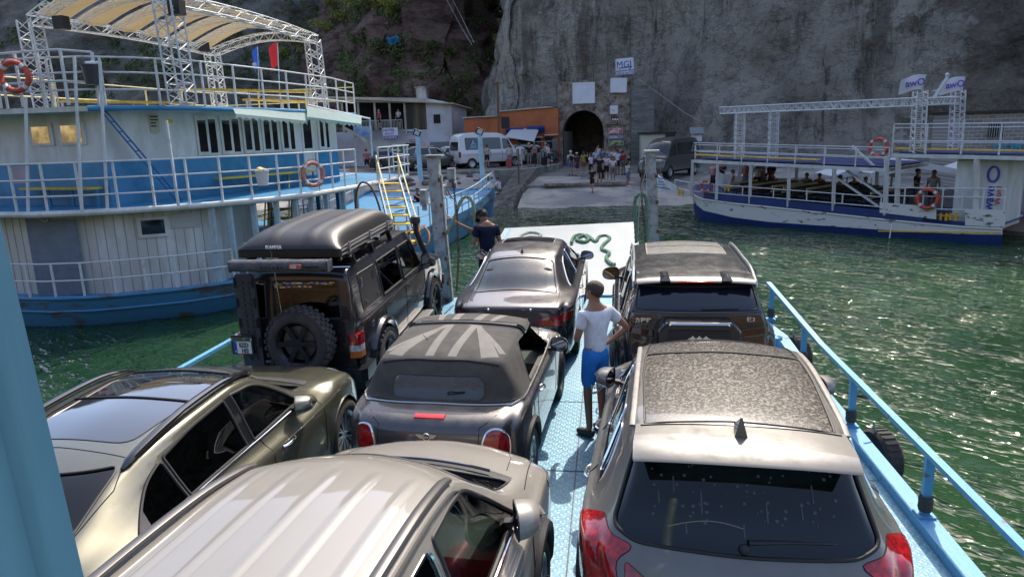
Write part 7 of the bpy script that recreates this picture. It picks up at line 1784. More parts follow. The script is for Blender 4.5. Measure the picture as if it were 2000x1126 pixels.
for i, x in enumerate((0, .28, .50)):
    q = AY(413+x*38, 490, 18.7); t = thing('fire_extinguisher', ['red fire extinguisher nearest the lower cabin corner', 'red fire extinguisher in the middle of the three', 'red fire extinguisher farthest right of the three'][i], 'extinguisher', (q.x, 18.7, -.2), 0, 'fire extinguishers on the lower deck')
    m = MB(); m.lathe([(0, 0), (.075, .0), (.078, .03), (.078, .42), (.05, .50), (.02, .53), (0, .53)], (0, 0, 0), 'Z', 14); m.build('cylinder', M_RING, t, smooth=True); m = MB(); m.box((0, 0, .57), (.04, .12, .05)); m.tube([(0, .05, .56), (.08, .08, .45), (.09, .06, .2)], .012, 5); m.build('valve', M_TRIM, t)
q = AY(32, 150, 15.6); ring_buoy((q.x, 15.55, q.z), R(8), 'weathered red life ring hanging high at the far left railing', M_RING, .32)
q = min(D2, key=lambda p: abs(p.x+8.75)); r_ = AY(614, 340, 18.75); ring_buoy((r_.x+.0, 18.65, r_.z), R(50), 'faded pink life ring on the walkway rail of the left boat', M_RINGP, .30)
def bucket(px, py, y, r, h, m, label, full, nm='bucket'):
    q = AY(px, py, y); t = thing(nm, label, 'bin', (q.x, y, q.z-h)); b = MB(); b.lathe([(0, 0), (r*.78, 0), (r, h), (r*1.06, h), (r*1.04, h-.03), (r*.95, h-.03), (r*.74, .04)], (0, 0, 0), 'Z', 20); b.build('tub', m, t, smooth=True, sharp=40)
    if full:
        g = MB(); random.seed(int(px))
        for k in range(9): g.ball((random.uniform(-r*.5, r*.5), random.uniform(-r*.5, r*.5), h+random.uniform(-.03, .05)), random.uniform(.05, .09), 6, (1, 1, .7))
        g.build('rubbish', full, t)
bucket(511, 333, 17.55, .17, .38, mat('white_plastic', (.62, .6, .62), .5), 'white plastic bucket full of rubbish tied to the walkway rail', mat('crumpled_yellow', (.62, .50, .28), .7))
bucket(178, 127, 16.1, .22, .45, mat('dark_plastic', (.03, .035, .05), .5), 'dark grey bin strapped inside the front balcony rail', mat('crumpled_white', (.6, .62, .65), .7))
bucket(38, 325, 15.6, .20, .40, mat('pinkish_plastic', (.42, .36, .40), .5), 'pale pinkish tub by the ladder post at the far left', None)
def flag(px, py, y, w_, h_, m, label, pole, group, txt=None, drop=0):
    a, b = AY(*pole[0], y), AY(*pole[1], y); t = thing('flag', label, 'flag', tuple(a), 0, group); m1 = MB(); m1.cyl(a, b, .022, 6); m1.build('pole', M_RAILB, t, world=True)
    G = []; q = AY(px, py, y)
    for i in range(11):
        row = []
        for j in range(9):
            u, v = i/10, j/8; row.append(q+Vector((u*w_, .06*math.sin(u*6+v*2)*u*1.5, -v*h_*(1-.0*u)-drop*u*abs(u)+.03*math.sin(u*5))))
        G.append(row)
    m2 = MB(); m2.grid(G); f = m2.build('cloth', m, t, smooth=True, world=True)
    if txt: text_mesh(txt[0], txt[1], 'flag_print', txt[2], f, q+Vector(txt[3]), (1, 0, .12), (0, 0, 1), bold=True, world=True)
    return t
flag(541, 84, 30, -.40, .95, mat('red_flag', (.62, .02, .02), .7), 'plain red flag on a blue pole behind the left boat', ((547, 195), (542, 84)), 'flags behind the left boat', drop=.2)
flag(504, 92, 31, -.30, .85, mat('blue_flag', (.03, .13, .55), .7), 'blue flag with white marks hanging from a blue pole', ((507, 190), (503, 92)), 'flags behind the left boat', txt=('IIII', .2, M_WHITET, (-.30, -.08, -.80)), drop=.2)

# ---------------- blue landing craft between
lc = thing('landing_craft', 'bright blue landing craft with white rails lying behind the left boat', 'boat', (-9, 28, -.95))
ER = [Vector((-7.2, 15.5, 0)), Vector((-6.6, 20, 0)), Vector((-6.15, 26, 0)), Vector((-5.85, 31, .15)), Vector((-5.7, 35.5, .45))]; EL = [Vector((-12.2, 20, 0)), Vector((-12.0, 26, 0)), Vector((-12.2, 31, .15)), Vector((-12.2, 36.5, .45))]
ER = [Vector((p.x-(1.3 if p.y < 17 else .9 if p.y < 21 else .25 if p.y < 27 else 0), p.y, p.z)) for p in ER]
mb = MB(); G = []
for k in range(13):
    t_ = k/12; y = 19+(36-19)*t_; xr_ = float(np.interp(y, [p.y for p in ER], [p.x for p in ER])); z = float(np.interp(y, [19, 27, 31, 36], [-.05, .0, .15, .55])); G.append([Vector((-12.2+(xr_+12.2)*u, y, z)) for u in (0, .33, .66, 1)])
mb.grid(G); mb.build('deck', M_BBLUE, lc, world=True)
mb = MB(); mb.grid([[g[3]+Vector((.04, 0, .12)) for g in G], [g[3]+Vector((.04, 0, -.25)) for g in G], [g[3]+Vector((-.12, 0, -1.0-g[3].z*.3)) for g in G]]); mb.grid([[g[0]+Vector((0, 0, .15)) for g in G], [g[0]+Vector((0, 0, -1.1)) for g in G]])
mb.grid([[G[-1][j]+Vector((0, .02, .10)) for j in range(4)], [G[-1][j]+Vector((0, -.9, -1.3)) for j in range(4)]]); mb.build('hull', M_BHULL, lc, world=True)
railing(lc, [g[3]+Vector((0, 0, .1)) for g in G], 0, (.45, .85), 'side_railing', M_RAILB, .022, 18); railing(lc, [g[0]+Vector((0, 0, .1)) for g in G[6:]], 0, (.45, .85), 'side_railing', M_RAILB, .022, 6)
for (tp, bt, y, lbl) in (((815, 266), (822, 352), 35.0, 'floodlight on a pale pole at the left corner of the landing craft'), ((937, 264), (945, 372), 34.5, 'floodlight on a pale pole at the right corner of the landing craft')):
    a, b = AY(*bt, y), AY(*tp, y); t = thing('floodlight_pole', lbl, 'lamp post', tuple(a), 0, 'floodlight poles on the landing craft'); m = MB(); m.cyl(a, b, .13, 12, .11); m.build('pole', M_RAILB, t, smooth=True, world=True)
    m = MB(); m.box(b+Vector((0, 0, .16)), (.34, .16, .30), Matrix.Rotation(R(25), 3, 'Y')); h_ = m.build('lamp_head', M_TRIM, t, world=True); m = MB(); m.box(b+Vector((.02, -.09, .16)), (.24, .02, .20), Matrix.Rotation(R(25), 3, 'Y')); m.build('lens', M_CLEARL, h_, world=True)
for i in range(3):
    P = [AY(*p, y) for p, y in (((825+i*2, 440), 21.5), ((838-i*22, 455), 20.6), ((835-i*24, 478), 20.2), ((822-i*20, 470), 20.5), ((818-i*20, 442), 21))]
    rope(P, .03, M_ROPEO if i != 1 else mat('brown_rope', (.16, .09, .06), .9), ['brown mooring rope looped over the landing craft rail, right loop', 'dark brown rope loop between the two others on the landing craft rail', 'reddish rope loop nearest the roof tent'][i], twist=False)
rope([AY(697, 440, 20.5), AY(695, 385, 20.3), AY(704, 358, 20.2), AY(722, 362, 20.1), AY(738, 395, 20), AY(752, 450, 20)], .03, mat('brown_hose', (.10, .06, .05), .8), 'thick dark hose arching over the far end of the left boat', twist=False)

# ---------------- tour boat on the right
rb = thing('tour_boat', 'white and navy tour boat with benches and an overhead truss, moored at the right', 'boat', (9, 30, -.95))
RP, RDv = Vector((8.6, 30.2, 0)), (.755, -.656); RN = Vector((.656, .755, 0))   # near side plane, direction to the stern, across
def S(px, py, off=0): return AL(px, py, RP+RN*off, RDv)
def rband(top, bot, m, name, off=0, bulge=0):
    mb = MB(); mb.grid([[S(*p, off)-RN*bulge for p in top], [S(*p, off) for p in bot]]); return mb.build(name, m, rb, smooth=True, world=True)
X = [1312, 1335, 1370, 1430, 1500, 1600, 1700, 1800, 1880, 1958]
T_ = [372, 382, 390, 397, 404, 415, 426, 436, 443, 447]; Wb = [385, 398, 412, 424, 433, 440, 447, 453, 457, 458]; Bl = [392, 408, 424, 440, 450, 459, 467, 473, 478, 482]
bow = [S(x, y) for x, y in zip(X, T_)]
for i in (0, 1, 2): bow[i] = bow[i]+RN*(1.6, .7, .15)[i]
lowr = [S(x, y) for x, y in zip(X, Wb)]; 
for i in (0, 1, 2): lowr[i] = lowr[i]+RN*(1.7, .8, .2)[i]
wl = [S(x, y) for x, y in zip(X, Bl)]
for i in (0, 1, 2): wl[i] = wl[i]+RN*(1.9, .9, .25)[i]
for p in wl: p.z = -1.15
mb = MB(); mb.grid([bow, lowr]); mb.build('white_hull_band', M_BWOLD, rb, smooth=True, world=True)
mb = MB(); mb.grid([lowr, [p+RN*.12 for p in wl]]); mb.build('hull', M_NAVY, rb, smooth=True, world=True)
mb = MB(); mb.tube([p-RN*.01 for p in bow], .04, 6); mb.build('rubbing_strake', M_BWOLD, rb, smooth=True, world=True)
mb = MB(); mb.bar(S(1715, 451, -.01), S(1955, 455, -.01), .01, .05); mb.build('yellow_line', M_YEL, rb, world=True)
# deck: navy sheet from the near gunwale across
dk = [p+Vector((0, 0, .05)) for p in bow]; mb = MB(); mb.grid([dk, [p+RN*.35+Vector((0, 0, .08)) for p in dk], [p+RN*(4.4-.9*max(0, 3-i))+Vector((0, 0, .08)) for i, p in enumerate(dk)]]); 
b2 = [p+RN*.02+Vector((0, 0, .05)) for p in bow[2:8]]; mb.grid([b2, [p+Vector((0, 0, .30)) for p in b2], [p+Vector((0, 0, .30))+RN*.05 for p in b2]]); mb.build('main_deck', M_NAVY, rb, world=True)
mb = MB(); fr = [p+RN*(4.4-.9*max(0, 3-i))+Vector((0, 0, .08)) for i, p in enumerate(dk)]; mb.grid([[p+Vector((0, 0, .7)) for p in fr], [p-Vector((0, 0, 1.2)) for p in fr]]); mb.build('far_bulwark', M_BW, rb, world=True)
# roof deck
def rdeck(x0, x1, yt, yb, z_th, name, wid=4.3):
    a, b = S(x0, yt), S(x1, yb); mb = MB(); A = [a, b, b+RN*wid, a+RN*wid]; mb.slab(A, -z_th, nrm=(0, 0, 1)); return mb.build(name, M_BW, rb, world=True)
rdeck(1353, 1732, 312, 329, .13, 'roof_deck'); rdeck(1740, 2030, 300, 306, .13, 'rear_roof_deck')
mb = MB(); a, b = S(1357, 309.5, .1), S(1730, 326, .1); mb.slab([a, b, b+RN*4.1, a+RN*4.1], .02, nrm=(0, 0, 1)); a, b = S(1744, 298, .1), S(2030, 304, .1); mb.slab([a, b, b+RN*4.1, a+RN*4.1], .02, nrm=(0, 0, 1)); mb.build('deck_covering', M_NAVY, rb, world=True)
for (x, yt, yb) in ((1353, 312, 383), (1402, 315, 390), (1467, 319, 397), (1542, 322, 404), (1630, 328, 411), (1732, 305, 420), (1755, 305, 398), (1908, 308, 440)):
    mb = MB(); a, b = S(x, yt, .06), S(x-3, yb, .06); mb.bar(a, b, .12 if x < 1700 else .16, .10); mb.build('deck_post', M_BW, rb, world=True)
    if x < 1700: mb = MB(); mb.bar(a+RN*4.1, b+RN*4.1, .12, .10); mb.build('deck_post', M_BW, rb, world=True)
def rrail(P, offz, bars, n, m=M_RAILW, r=.022, name='railing'): railing(rb, P, 0, bars, name, m, r, n)
rrail([S(1318, 366, .9), S(1345, 372, .2), S(1400, 377, .04), S(1720, 404, .04)], 0, (.0, .38), 7)
rrail([S(1355, 311, .06), S(1735, 328, .06)], 0, (.40, .75), 7); rrail([S(1360, 311, 4.1), S(1735, 328, 4.1)], 0, (.40, .75), 7); rrail([S(1355, 311, .06), S(1360, 311, 4.1)], 0, (.40, .75), 3)
rrail([S(1742, 299, .06), S(2030, 304, .06)], 0, (.45, 1.05), 4); rrail([S(1742, 299, 4.1), S(2030, 304, 4.1)], 0, (.45, 1.05), 4)
rrail([S(1730, 405, .0), S(1960, 412, .0)], 0, (.0, .45, .75), 6, name='stern_railing')
mb = MB(); mb.slab([S(1718, 415, -.02), S(1828, 428, -.02), S(1828, 404, -.02), S(1718, 395, -.02)], .05, nrm=tuple(RN)); mb.build('stern_bulwark', M_BWOLD, rb, world=True); mb = MB(); mb.slab([S(1885, 440, -.02), S(1962, 444, -.02), S(1962, 410, -.02), S(1885, 408, -.02)], .05, nrm=tuple(RN)); mb.build('stern_bulwark', M_BWOLD, rb, world=True)
# wheelhouse block with vertical lettering
a, b = S(1857, 440, .5), S(1955, 447, .5); mb = MB(); z1 = S(1857, 312, .5).z; zb = min(a.z, b.z)
mb.slab([Vector((a.x, a.y, zb)), Vector((b.x, b.y, zb)), Vector((b.x, b.y, zb))+RN*2.2, Vector((a.x, a.y, zb))+RN*2.2], z1-zb, nrm=(0, 0, 1)); wh = mb.build('wheelhouse', M_BW, rb, world=True)
rv = Vector((RDv[0], RDv[1], 0)); q = S(1945, 400, .48); text_mesh('Word', .26, 'wheelhouse_lettering', mat('red_lettering', (.45, .05, .10), .5), wh, q+rv*.12, (0, 0, 1), -rv, bold=True, world=True); text_mesh('wave', .42, 'wheelhouse_lettering', M_BLUET, wh, S(1936, 412, .48)+rv*.02, (0, 0, 1), -rv, bold=True, world=True)
mb = MB(); q = S(1940, 340, .46); mb.tube([q+rv*math.cos(t)*.16+Vector((0, 0, math.sin(t)*.26)) for t in [2*math.pi*i/20 for i in range(20)]], .035, 6, closed=True); mb.build('wheelhouse_emblem', M_BLUET, wh, smooth=True, world=True)
# bench rows on both decks
def bench(a, b, label, back=False, zleg=.4, m=M_YEL):
    t = thing('bench', label, 'bench', (a.x, a.y, a.z-zleg), 0, 'yellow benches on the boats' if not back else 'slatted seat rows under the tour boat roof'); mb = MB(); mb.bar(a, b, .34 if not back else .30, .045)
    mb.build('seat', m, t, world=True); d = (b-a).normalized(); s_ = d.cross(Vector((0, 0, 1)))
    if back: mb = MB(); mb.bar(a+s_*.2+Vector((0, 0, .12)), b+s_*.26+Vector((0, 0, .12)), .04, .05); mb.bar(a+s_*.24+Vector((0, 0, .32)), b+s_*.30+Vector((0, 0, .32)), .04, .10); mb.build('backrest', M_YEL2 if random.random() < .3 else m, t, world=True)
    for k in (.04, .5, .96): mb = MB(); q = a.lerp(b, k); mb.bar(q-Vector((0, 0, zleg)), q, .045); mb.build('leg', M_RAILB if not back else M_NAVY, t, world=True)
bench(S(1357, 302, .45), S(1600, 312, .45), 'long yellow bench along the near side of the tour boat roof'); bench(S(1360, 302, 3.8), S(1700, 317, 3.8), 'long yellow bench along the far side of the tour boat roof'); bench(S(1750, 290, .5), S(2020, 295, .5), 'yellow bench on the raised rear roof of the tour boat')
random.seed(8); M_SEATS = mat('dark_seat_slats', (.03, .028, .025), .7)
base0, base1 = S(1415, 392, .6), S(1712, 418, .6)
for k in range(14):
    a = base0.lerp(base1, k/13)+Vector((0, 0, .46)); bench(a, a+RN*3.2, 'slatted seat row %s under the tour boat roof' % ('nearest the bow', 'second from the bow', 'third from the bow', 'fourth from the bow', 'fifth from the bow', 'sixth from the bow', 'seventh from the bow', 'seventh from the stern', 'sixth from the stern', 'fifth from the stern', 'fourth from the stern', 'third from the stern', 'second from the stern', 'nearest the stern')[k], True, .42, M_SEATS)
# truss overhead
for (x, yt, yb, of) in ((1446, 220, 310, .3), (1512, 220, 310, 2.9), (1794, 178, 298, .3), (1868, 178, 298, 2.9)):
    mb = MB(); a, b = S(x-3, yb, of), S(x+4 if x > 1700 else x, yt, of); lattice(mb, a, b, .36, 9, .026); mb.build('lattice_post', M_RAILW, rb, smooth=True, world=True)
mb = MB(); lattice(mb, S(1410, 216, .3), S(1790, 199, .3), .28, 22, .024); mb.build('roof_truss', M_RAILW, rb, smooth=True, world=True)
mb = MB(); lattice(mb, S(1476, 213, 2.9), S(1868, 196, 2.9), .28, 22, .024); mb.build('roof_truss', M_RAILW, rb, smooth=True, world=True)
mb = MB(); lattice(mb, S(1410, 216, .3), S(1476, 213, 2.9), .24, 7, .02); lattice(mb, S(1790, 199, .3), S(1868, 196, 2.9), .24, 7, .02); mb.build('roof_truss', M_RAILW, rb, smooth=True, world=True)
mb = MB(); mb.bar(S(1825, 190, 1.5), S(1851, 150, 1.5), .10); mb.ball(S(1850, 146, 1.5), .07, 6); mb.bar(S(1820, 178, 1.5), S(1842, 174, 1.5), .03); mb.build('mast', M_RAILW, rb, world=True)
for (x0, y0, x1, y1, of) in ((1631, 345, 1716, 403, .5), (1653, 333, 1728, 385, .5), (1664, 285, 1708, 325, .4)):
    mb = MB(); mb.bar(S(x0, y0, of), S(x1, y1, of), .08); mb.bar(S(x0, y0, of+.8), S(x1, y1, of+.8), .08); mb.build('stair_stringer', M_RAILW, rb, world=True)
M_FW = mat('white_flag', (.62, .62, .68), .7); M_PUR = mat('purple_print', (.12, .06, .40), .6)
for i, (px, py, pp) in enumerate((((1806, 146), None, ((1800, 180), (1808, 145))), ((1883, 150), None, ((1876, 180), (1885, 150))))):
    q = S(px[0] if isinstance(px, tuple) else px, px[1], .3+2.6*i); y = q.y
    flag(px[0], px[1], y, -.80, .52, M_FW, ['white flag with purple ring above the left rear lattice post', 'white flag with purple ring above the right rear lattice post'][i], pp, 'flags on the tour boat', txt=('awO', .34, M_PUR, (-.66, -.12, -.42)), drop=.12)
for (px, py, of, r_, lbl) in ((1716, 288, 1.2, .33, 'red life ring on the tour boat roof rail'), (1378, 364, -.08, .24, 'slim red life ring near the bow of the tour boat'), (1501, 352, 3.5, .30, 'dull red life ring hanging inside the far side of the tour boat'), (1812, 388, -.10, .33, 'bright red life ring on the stern railing of the tour boat')):
    q = S(px, py, of); ring_buoy(tuple(q), R(-41), lbl, M_RING, r_)
for (px, py, lbl) in ((1330, 375, 'yellow bollard at the bow of the tour boat'), (1420, 366, 'yellow bollard behind the slim life ring'), (1843, 422, 'left yellow bollard at the stern bulwark of the tour boat'), (1862, 422, 'right yellow bollard at the stern bulwark of the tour boat')):
    q = S(px, py, .15); t = thing('bollard', lbl, 'bollard', tuple(q-Vector((0, 0, .15))), R(-41), 'yellow bollards on the tour boat'); m = MB()
    for sx in (-.09, .09): m.cyl((sx, 0, 0), (sx, 0, .26), .05, 10)
    m.build('post', M_YEL, t, smooth=True); m = MB(); m.cyl((-.2, 0, .17), (.2, 0, .17), .025, 8); m.build('crossbar', M_YEL, t, smooth=True)
# name board at the bow
a, b = S(1282, 372, 1.0), S(1322, 378, .55); mb = MB(); mb.slab([a, b, b+Vector((0, 0, .38)), a+Vector((.1, 0, .78)), a+Vector((0, 0, .80))], .03, nrm=(0, -1, 0)); nbd = mb.build('name_board', M_BW, rb, world=True)
d_ = (b-a).normalized()
text_join([('Word Wave', .13, .08, .60, 0, True, 1), ('Durres', .14, .14, .44, 0, True, 1), ('0697770332', .11, .10, .30, 0, False, 1), ('www.komanilakeferry.com', .105, .03, .16, 0, True, .92)], 'board_lettering', [M_BLUET], nbd, a+Vector((0, -.035, -.0)), d_, (0, 0, 1), world=True)
# people aboard and under the tents
random.seed(31); shirts = [(.35, .07, .06), (.5, .5, .5), (.05, .06, .15), (.42, .2, .18), (.04, .04, .04), (.25, .32, .35), (.5, .4, .15), (.1, .25, .3)]
names_ = ['person in pink leaning on the far side near the tour boat bow', 'person in a cream top seated by the second roof post', 'person in a dark top by the second roof post', 'person in a coral shirt standing by the third roof post', 'man in a white shirt and shorts standing amidships on the tour boat', 'person with a light rucksack amidships on the tour boat', 'person in a black shirt amidships beside the man in white', 'seated person in teal behind the fourth roof post', 'seated person in red behind the fourth roof post', 'seated person in grey under the first tent', 'seated person in black under the first tent', 'seated person in blue under the second tent', 'person in a dark top at the stern counter', 'person in a striped top by the stern pillar', 'person in teal behind the wheelhouse', 'person in yellow at the far right edge']
pp = [(1393, 350, 3.3, (.5, .25, .28)), (1431, 352, 3.6, (.52, .46, .38)), (1410, 352, 3.9, (.05, .04, .05)), (1456, 352, 3.4, (.45, .18, .16)), (1479, 352, 3.0, (.66, .67, .7)), (1487, 360, 3.3, (.5, .45, .4)), (1506, 350, 3.6, (.03, .03, .03)), (1575, 362, 3.4, (.06, .25, .25)), (1600, 362, 3.7, (.4, .06, .06)), (1640, 362, 3.4, (.3, .3, .3)), (1668, 362, 3.8, (.03, .03, .03)), (1690, 362, 3.3, (.08, .12, .3)), (1790, 368, 3.4, (.04, .04, .05)), (1822, 368, 3.0, (.4, .4, .42)), (1965, 372, 3.3, (.08, .3, .32)), (1993, 372, 3.0, (.5, .38, .08))]
for (px, py, of, c_), lb_ in zip(pp, names_):
    q = S(px, py, of); z = float(np.interp(px, X, [p.z for p in dk]))+.02; z = min(z, float(np.interp(1540, X, [p.z for p in dk]))+.05); seated = 'seated' in lb_
    person(lb_, (q.x, q.y, z-(.0 if not seated else .0)), R(random.uniform(120, 260)), 1.70, c_, random.choice(((.03, .03, .04), (.1, .15, .25))), {'leg': 'sit'} if seated else random.choice(({}, {'armr': 'front'}, {'arml': 'phone'})), random.choice(('black', 'brown')), group='people on the tour boat')
# foam at the stern and the bilge jet
mb = MB(); random.seed(2)
for k in range(650):
    u = random.random()**.6; x = 15.0+random.gauss(0, .9)+u*1.2; y = 24.4+random.gauss(0, .5)-u*.8; s_ = random.uniform(.01, .05); mb.ball((x, y, -.93+abs(random.gauss(0, .035))), s_, 3, (1, 1, .6))
tag(mb.build('foam', mat('foam_white', (.8, .82, .82), .8), None), kind='stuff')
mb = MB(); q0, q1 = S(1742, 437, -.02), S(1737, 470, -.25); mb.tube([q0, q0.lerp(q1, .5)+Vector((0, 0, .1)), Vector((q1.x, q1.y, -.94))], [.010, .012, .02], 5); tag(mb.build('water_jet', mat('foam_white', (.8, .82, .82), .8), None), kind='stuff')
# ================================================================ the shore: tunnel portal, buildings, vehicles, signs
M_STONE = rock_mat('portal_masonry', [([(.38, (.14, .10, .08)), (.46, (.42, .33, .27)), (.53, (.60, .51, .42)), (.62, (.80, .74, .65))], 1.6, 1, 0)], bump=1, bdist=.3, cell=2.2)
M_ORANGE = mat('orange_render', (.46, .145, .055), .9, col2=(.36, .11, .045), nscale=.6, bump=.3, bscale=9)
M_WALLW = mat('whitewashed_wall', (.56, .57, .60), .9, col2=(.45, .45, .46), nscale=.5, bump=.2, bscale=8)
M_CREAM = mat('cream_wall', (.46, .43, .36), .9, col2=(.34, .32, .27), nscale=.9)
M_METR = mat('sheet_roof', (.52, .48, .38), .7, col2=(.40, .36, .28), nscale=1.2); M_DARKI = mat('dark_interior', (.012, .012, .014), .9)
M_BOARDW = mat('white_board', (.68, .69, .72), .6, noise=.08, nscale=1); M_SHUT = mat('grey_shutter', (.17, .18, .20), .6)
# tunnel portal
YP = 62.0
tp = thing('tunnel_portal', 'rough stone portal wall with the dark arched road tunnel', 'tunnel', (-1.5, YP, .4))
x0, x1 = -4.05, 2.0; zt = 7.35; ax, aw = -1.98, 1.72; sp_ = 3.15
arch_ = [(ax-aw, .2), (ax-aw, sp_)]+[(ax-aw*math.cos(t), sp_+aw*1.08*math.sin(t)) for t in [math.pi*k/18 for k in range(1, 18)]]+[(ax+aw, sp_), (ax+aw, .2)]
mb = MB(); top_ = [(x0+.4*mnoise.noise((k, 0, 0)) if k in (0,) else x0+(x1-x0)*k/14, zt+.16*math.sin(k*2.1)-(.35 if k < 3 else 0)) for k in range(15)]
outer = [(x0, .2)]+[(x0, 4), *top_, (x1, 4), (x1, .2)]; poly = outer[::-1]+arch_ if False else None
def pt(x, z, dy=0): return (x, YP+dy+.10*mnoise.noise((x*.9, z*.9, 3)), z)
N_ = 40; G = []
for k in range(len(arch_)):      # ribbon from arch to outline
    a = Vector(arch_[k]); u = k/(len(arch_)-1); ang = math.pi*(1-u)
    if u < .30: o = Vector((x0, .2+(zt-.2)*(u/.30)))
    elif u > .70: o = Vector((x1, .2+(zt-.2)*((1-u)/.30)))
    else: o = Vector((x0+(x1-x0)*((u-.30)/.40), zt+.14*math.sin(k*2.3)))
    G.append([pt(*(a.lerp(o, v))) for v in np.linspace(0, 1, 9)])
mb.grid(G); mb.grid([[g[8] for g in G], [(g[8][0], g[8][1]+2.5, g[8][2]) for g in G]]); mb.build('masonry_wall', M_STONE, tp, world=True)
mb = MB(); mb.grid([[(a, YP-.02+y, b) for a, b in arch_] for y in (0, .9, 3, 9, 20)]); mb.grid([[(ax-aw, YP+20, .2), (ax+aw, YP+20, .2)], [(ax-aw, YP+20, 5.2), (ax+aw, YP+20, 5.2)]]); mb.build('tunnel_lining', mat('tunnel_concrete', (.085, .085, .085), .9), tp, smooth=True, world=True)
mb = MB(); mb.slab([(ax-aw+.05, YP+.3, .5), (ax-aw+.62, YP+3.2, .5), (ax-aw+.62, YP+3.2, 3.3), (ax-aw+.05, YP+.3, 3.3)], .05); mb.build('gate_leaf', mat('gate_grey', (.14, .14, .13), .7), tp, world=True)
for x in (-1.1, .1): 
    mb = MB(); mb.cyl((x, YP+.6, zt-.2), (x, YP+.6, zt+2.6), .03, 6); mb.build('rebar_mast', M_RUSTY, tp, world=True)
mb = MB(); mb.bar((-3.2, YP+.6, zt+1.2), (.6, YP+.6, zt+1.5), .04); mb.build('rebar_beam', M_RUSTY, tp, world=True)
tag(tp, None); bt = thing('buttress', 'dark concrete buttress right of the stone portal', 'wall', (2.7, 62, .4)); mb = MB(); mb.bb((2.02, 61.6, .3), (3.9, 66, 6.5)); mb.build('concrete_block', rock_mat('shuttered_concrete', [([(.3, (.10, .10, .095)), (.6, (.24, .235, .22))], .8, 6, 0)], bump=.5, bdist=.1, cell=.2), bt, world=True)
def board(px, py, px2, py2, y, m, name, label, cat='sign', th=.06, texts=None, mats=None, tilt=0, group=None, txs=None):
    a, b = AY(px, py2, y), AY(px2, py, y); w_, h_ = b.x-a.x, b.z-a.z
    t = thing(name, label, cat, (a.x, y, a.z), 0, group, ry=R(tilt)); mb = MB(); mb.bb((0, 0, 0), (w_, th, h_)); mb.build('panel', m, t); mb = MB()
    for q in ((0, 0), (w_, 0)): mb.bar((q[0], -.01, 0), (q[0], -.01, h_), .04)
    mb.build('frame', M_GALV, t)
    if texts: text_join([(s, z*h_, u*w_, v*h_, mi, bo, st) for (s, z, u, v, mi, bo, st) in texts], 'lettering', mats, t, (0, -.012, 0), (1, 0, 0), (0, 0, 1))
    return t
board(1118, 160, 1162, 203, YP-.25, M_BOARDW, 'blank_board', 'large blank white board over the tunnel arch'); board(1191, 151, 1224, 181, YP-.25, M_BOARDW, 'blank_board', 'blank white board directly under the blue-lettered sign', tilt=2)
g_ = board(1203, 114, 1239, 147, YP-.3, M_BOARDW, 'roof_sign', 'white sign with large blue letters at the top right of the portal', texts=[('MGJ', .60, .05, .42, 0, False, .92), ('KARROTREC MARKO', .13, .03, .19, 0, True, 1.0), ('+355 67 276 7773', .15, .03, .03, 0, True, 1.0)], mats=[M_BLUET], tilt=-3)
mb = MB(); mb.bar((.25, -.015, .52), (1.35, -.015, .56), .03, .07); mb.build('underline', M_BLUET, g_)
board(1191, 206, 1207, 223, YP-.2, M_BOARDW, 'small_board', 'small square white board beside the arch, above the black sign', texts=[('o', .5, .3, .3, 0, False, 1)], mats=[mat('grey_lettering', (.3, .3, .32), .6)])
board(1192, 227, 1209, 244, YP-.2, M_GLOSSBLACK, 'black_sign', 'small black sign with white zigzag peaks beside the arch', texts=[('AAA', .42, .16, .50, 0, True, 1), ('MOUNTAIN', .15, .12, .28, 0, False, .9), ('komani lake', .14, .12, .08, 0, False, .9)], mats=[M_WHITET])
for i, (a, m_, tx, lb_) in enumerate((((1188, 250, 1216, 262), mat('poster_red', (.45, .10, .10), .7, col2=(.55, .53, .5), nscale=3, thr=(.45, .5)), 'FERRY', 'upper red and white poster on the stone wall'), ((1188, 263, 1216, 272), mat('poster_blue', (.14, .24, .34), .7, col2=(.55, .2, .18), nscale=3, thr=(.45, .5)), 'TOURS', 'middle blue and red poster strip on the stone wall'), ((1189, 273, 1218, 285), mat('poster_green', (.05, .14, .05), .7, col2=(.4, .36, .2), nscale=3, thr=(.5, .55)), '', 'lower dark green poster on the stone wall'))):
    board(*a, YP-.22-.02*i, m_, 'poster', lb_, group='posters by the tunnel', texts=[(tx, .6, .1, .2, 0, True, 1)] if tx else None, mats=[M_WHITET])
# orange building
ob = thing('orange_building', 'low orange building with shop fronts left of the tunnel', 'building', (-8, 61, .8))
mb = MB(); mb.prism([(-11.95, .8), (-4.0, .8), (-4.0, 5.15), (-4.6, 5.25), (-8.9, 5.05), (-8.9, 4.65), (-11.95, 4.62)], 60.6, 65, 'Y'); mb.build('wall', M_ORANGE, ob, world=True)
mb = MB(); mb.bar((-12.1, 61.5, 4.70), (-8.9, 61.5, 4.74), 2.2, .09); mb.bar((-8.95, 61.5, 5.12), (-4.5, 61.5, 5.33), 2.2, .09); mb.build('roof', M_METR, ob, world=True)
mb = MB(); mb.bb((-11.0, 60.55, 3.3), (-9.9, 60.6, 4.15)); mb.build('bricked_window', mat('orange_dull', (.40, .12, .05), .9), ob, world=True)
for i in range(2): mb = MB(); mb.box((-7.6+1.75*i, 60.3, 3.45+.1*i), (1.5, .3, .5), Matrix.Rotation(R(28), 3, 'X')); mb.build('solar_panel', mat('solar_blue', (.02, .05, .20), .25, coat=.5), ob, world=True)
mb = MB(); mb.bb((-8.75, 60.5, 3.75), (-8.1, 60.62, 4.65)); mb.build('ventilator', M_TRIM, ob, world=True)
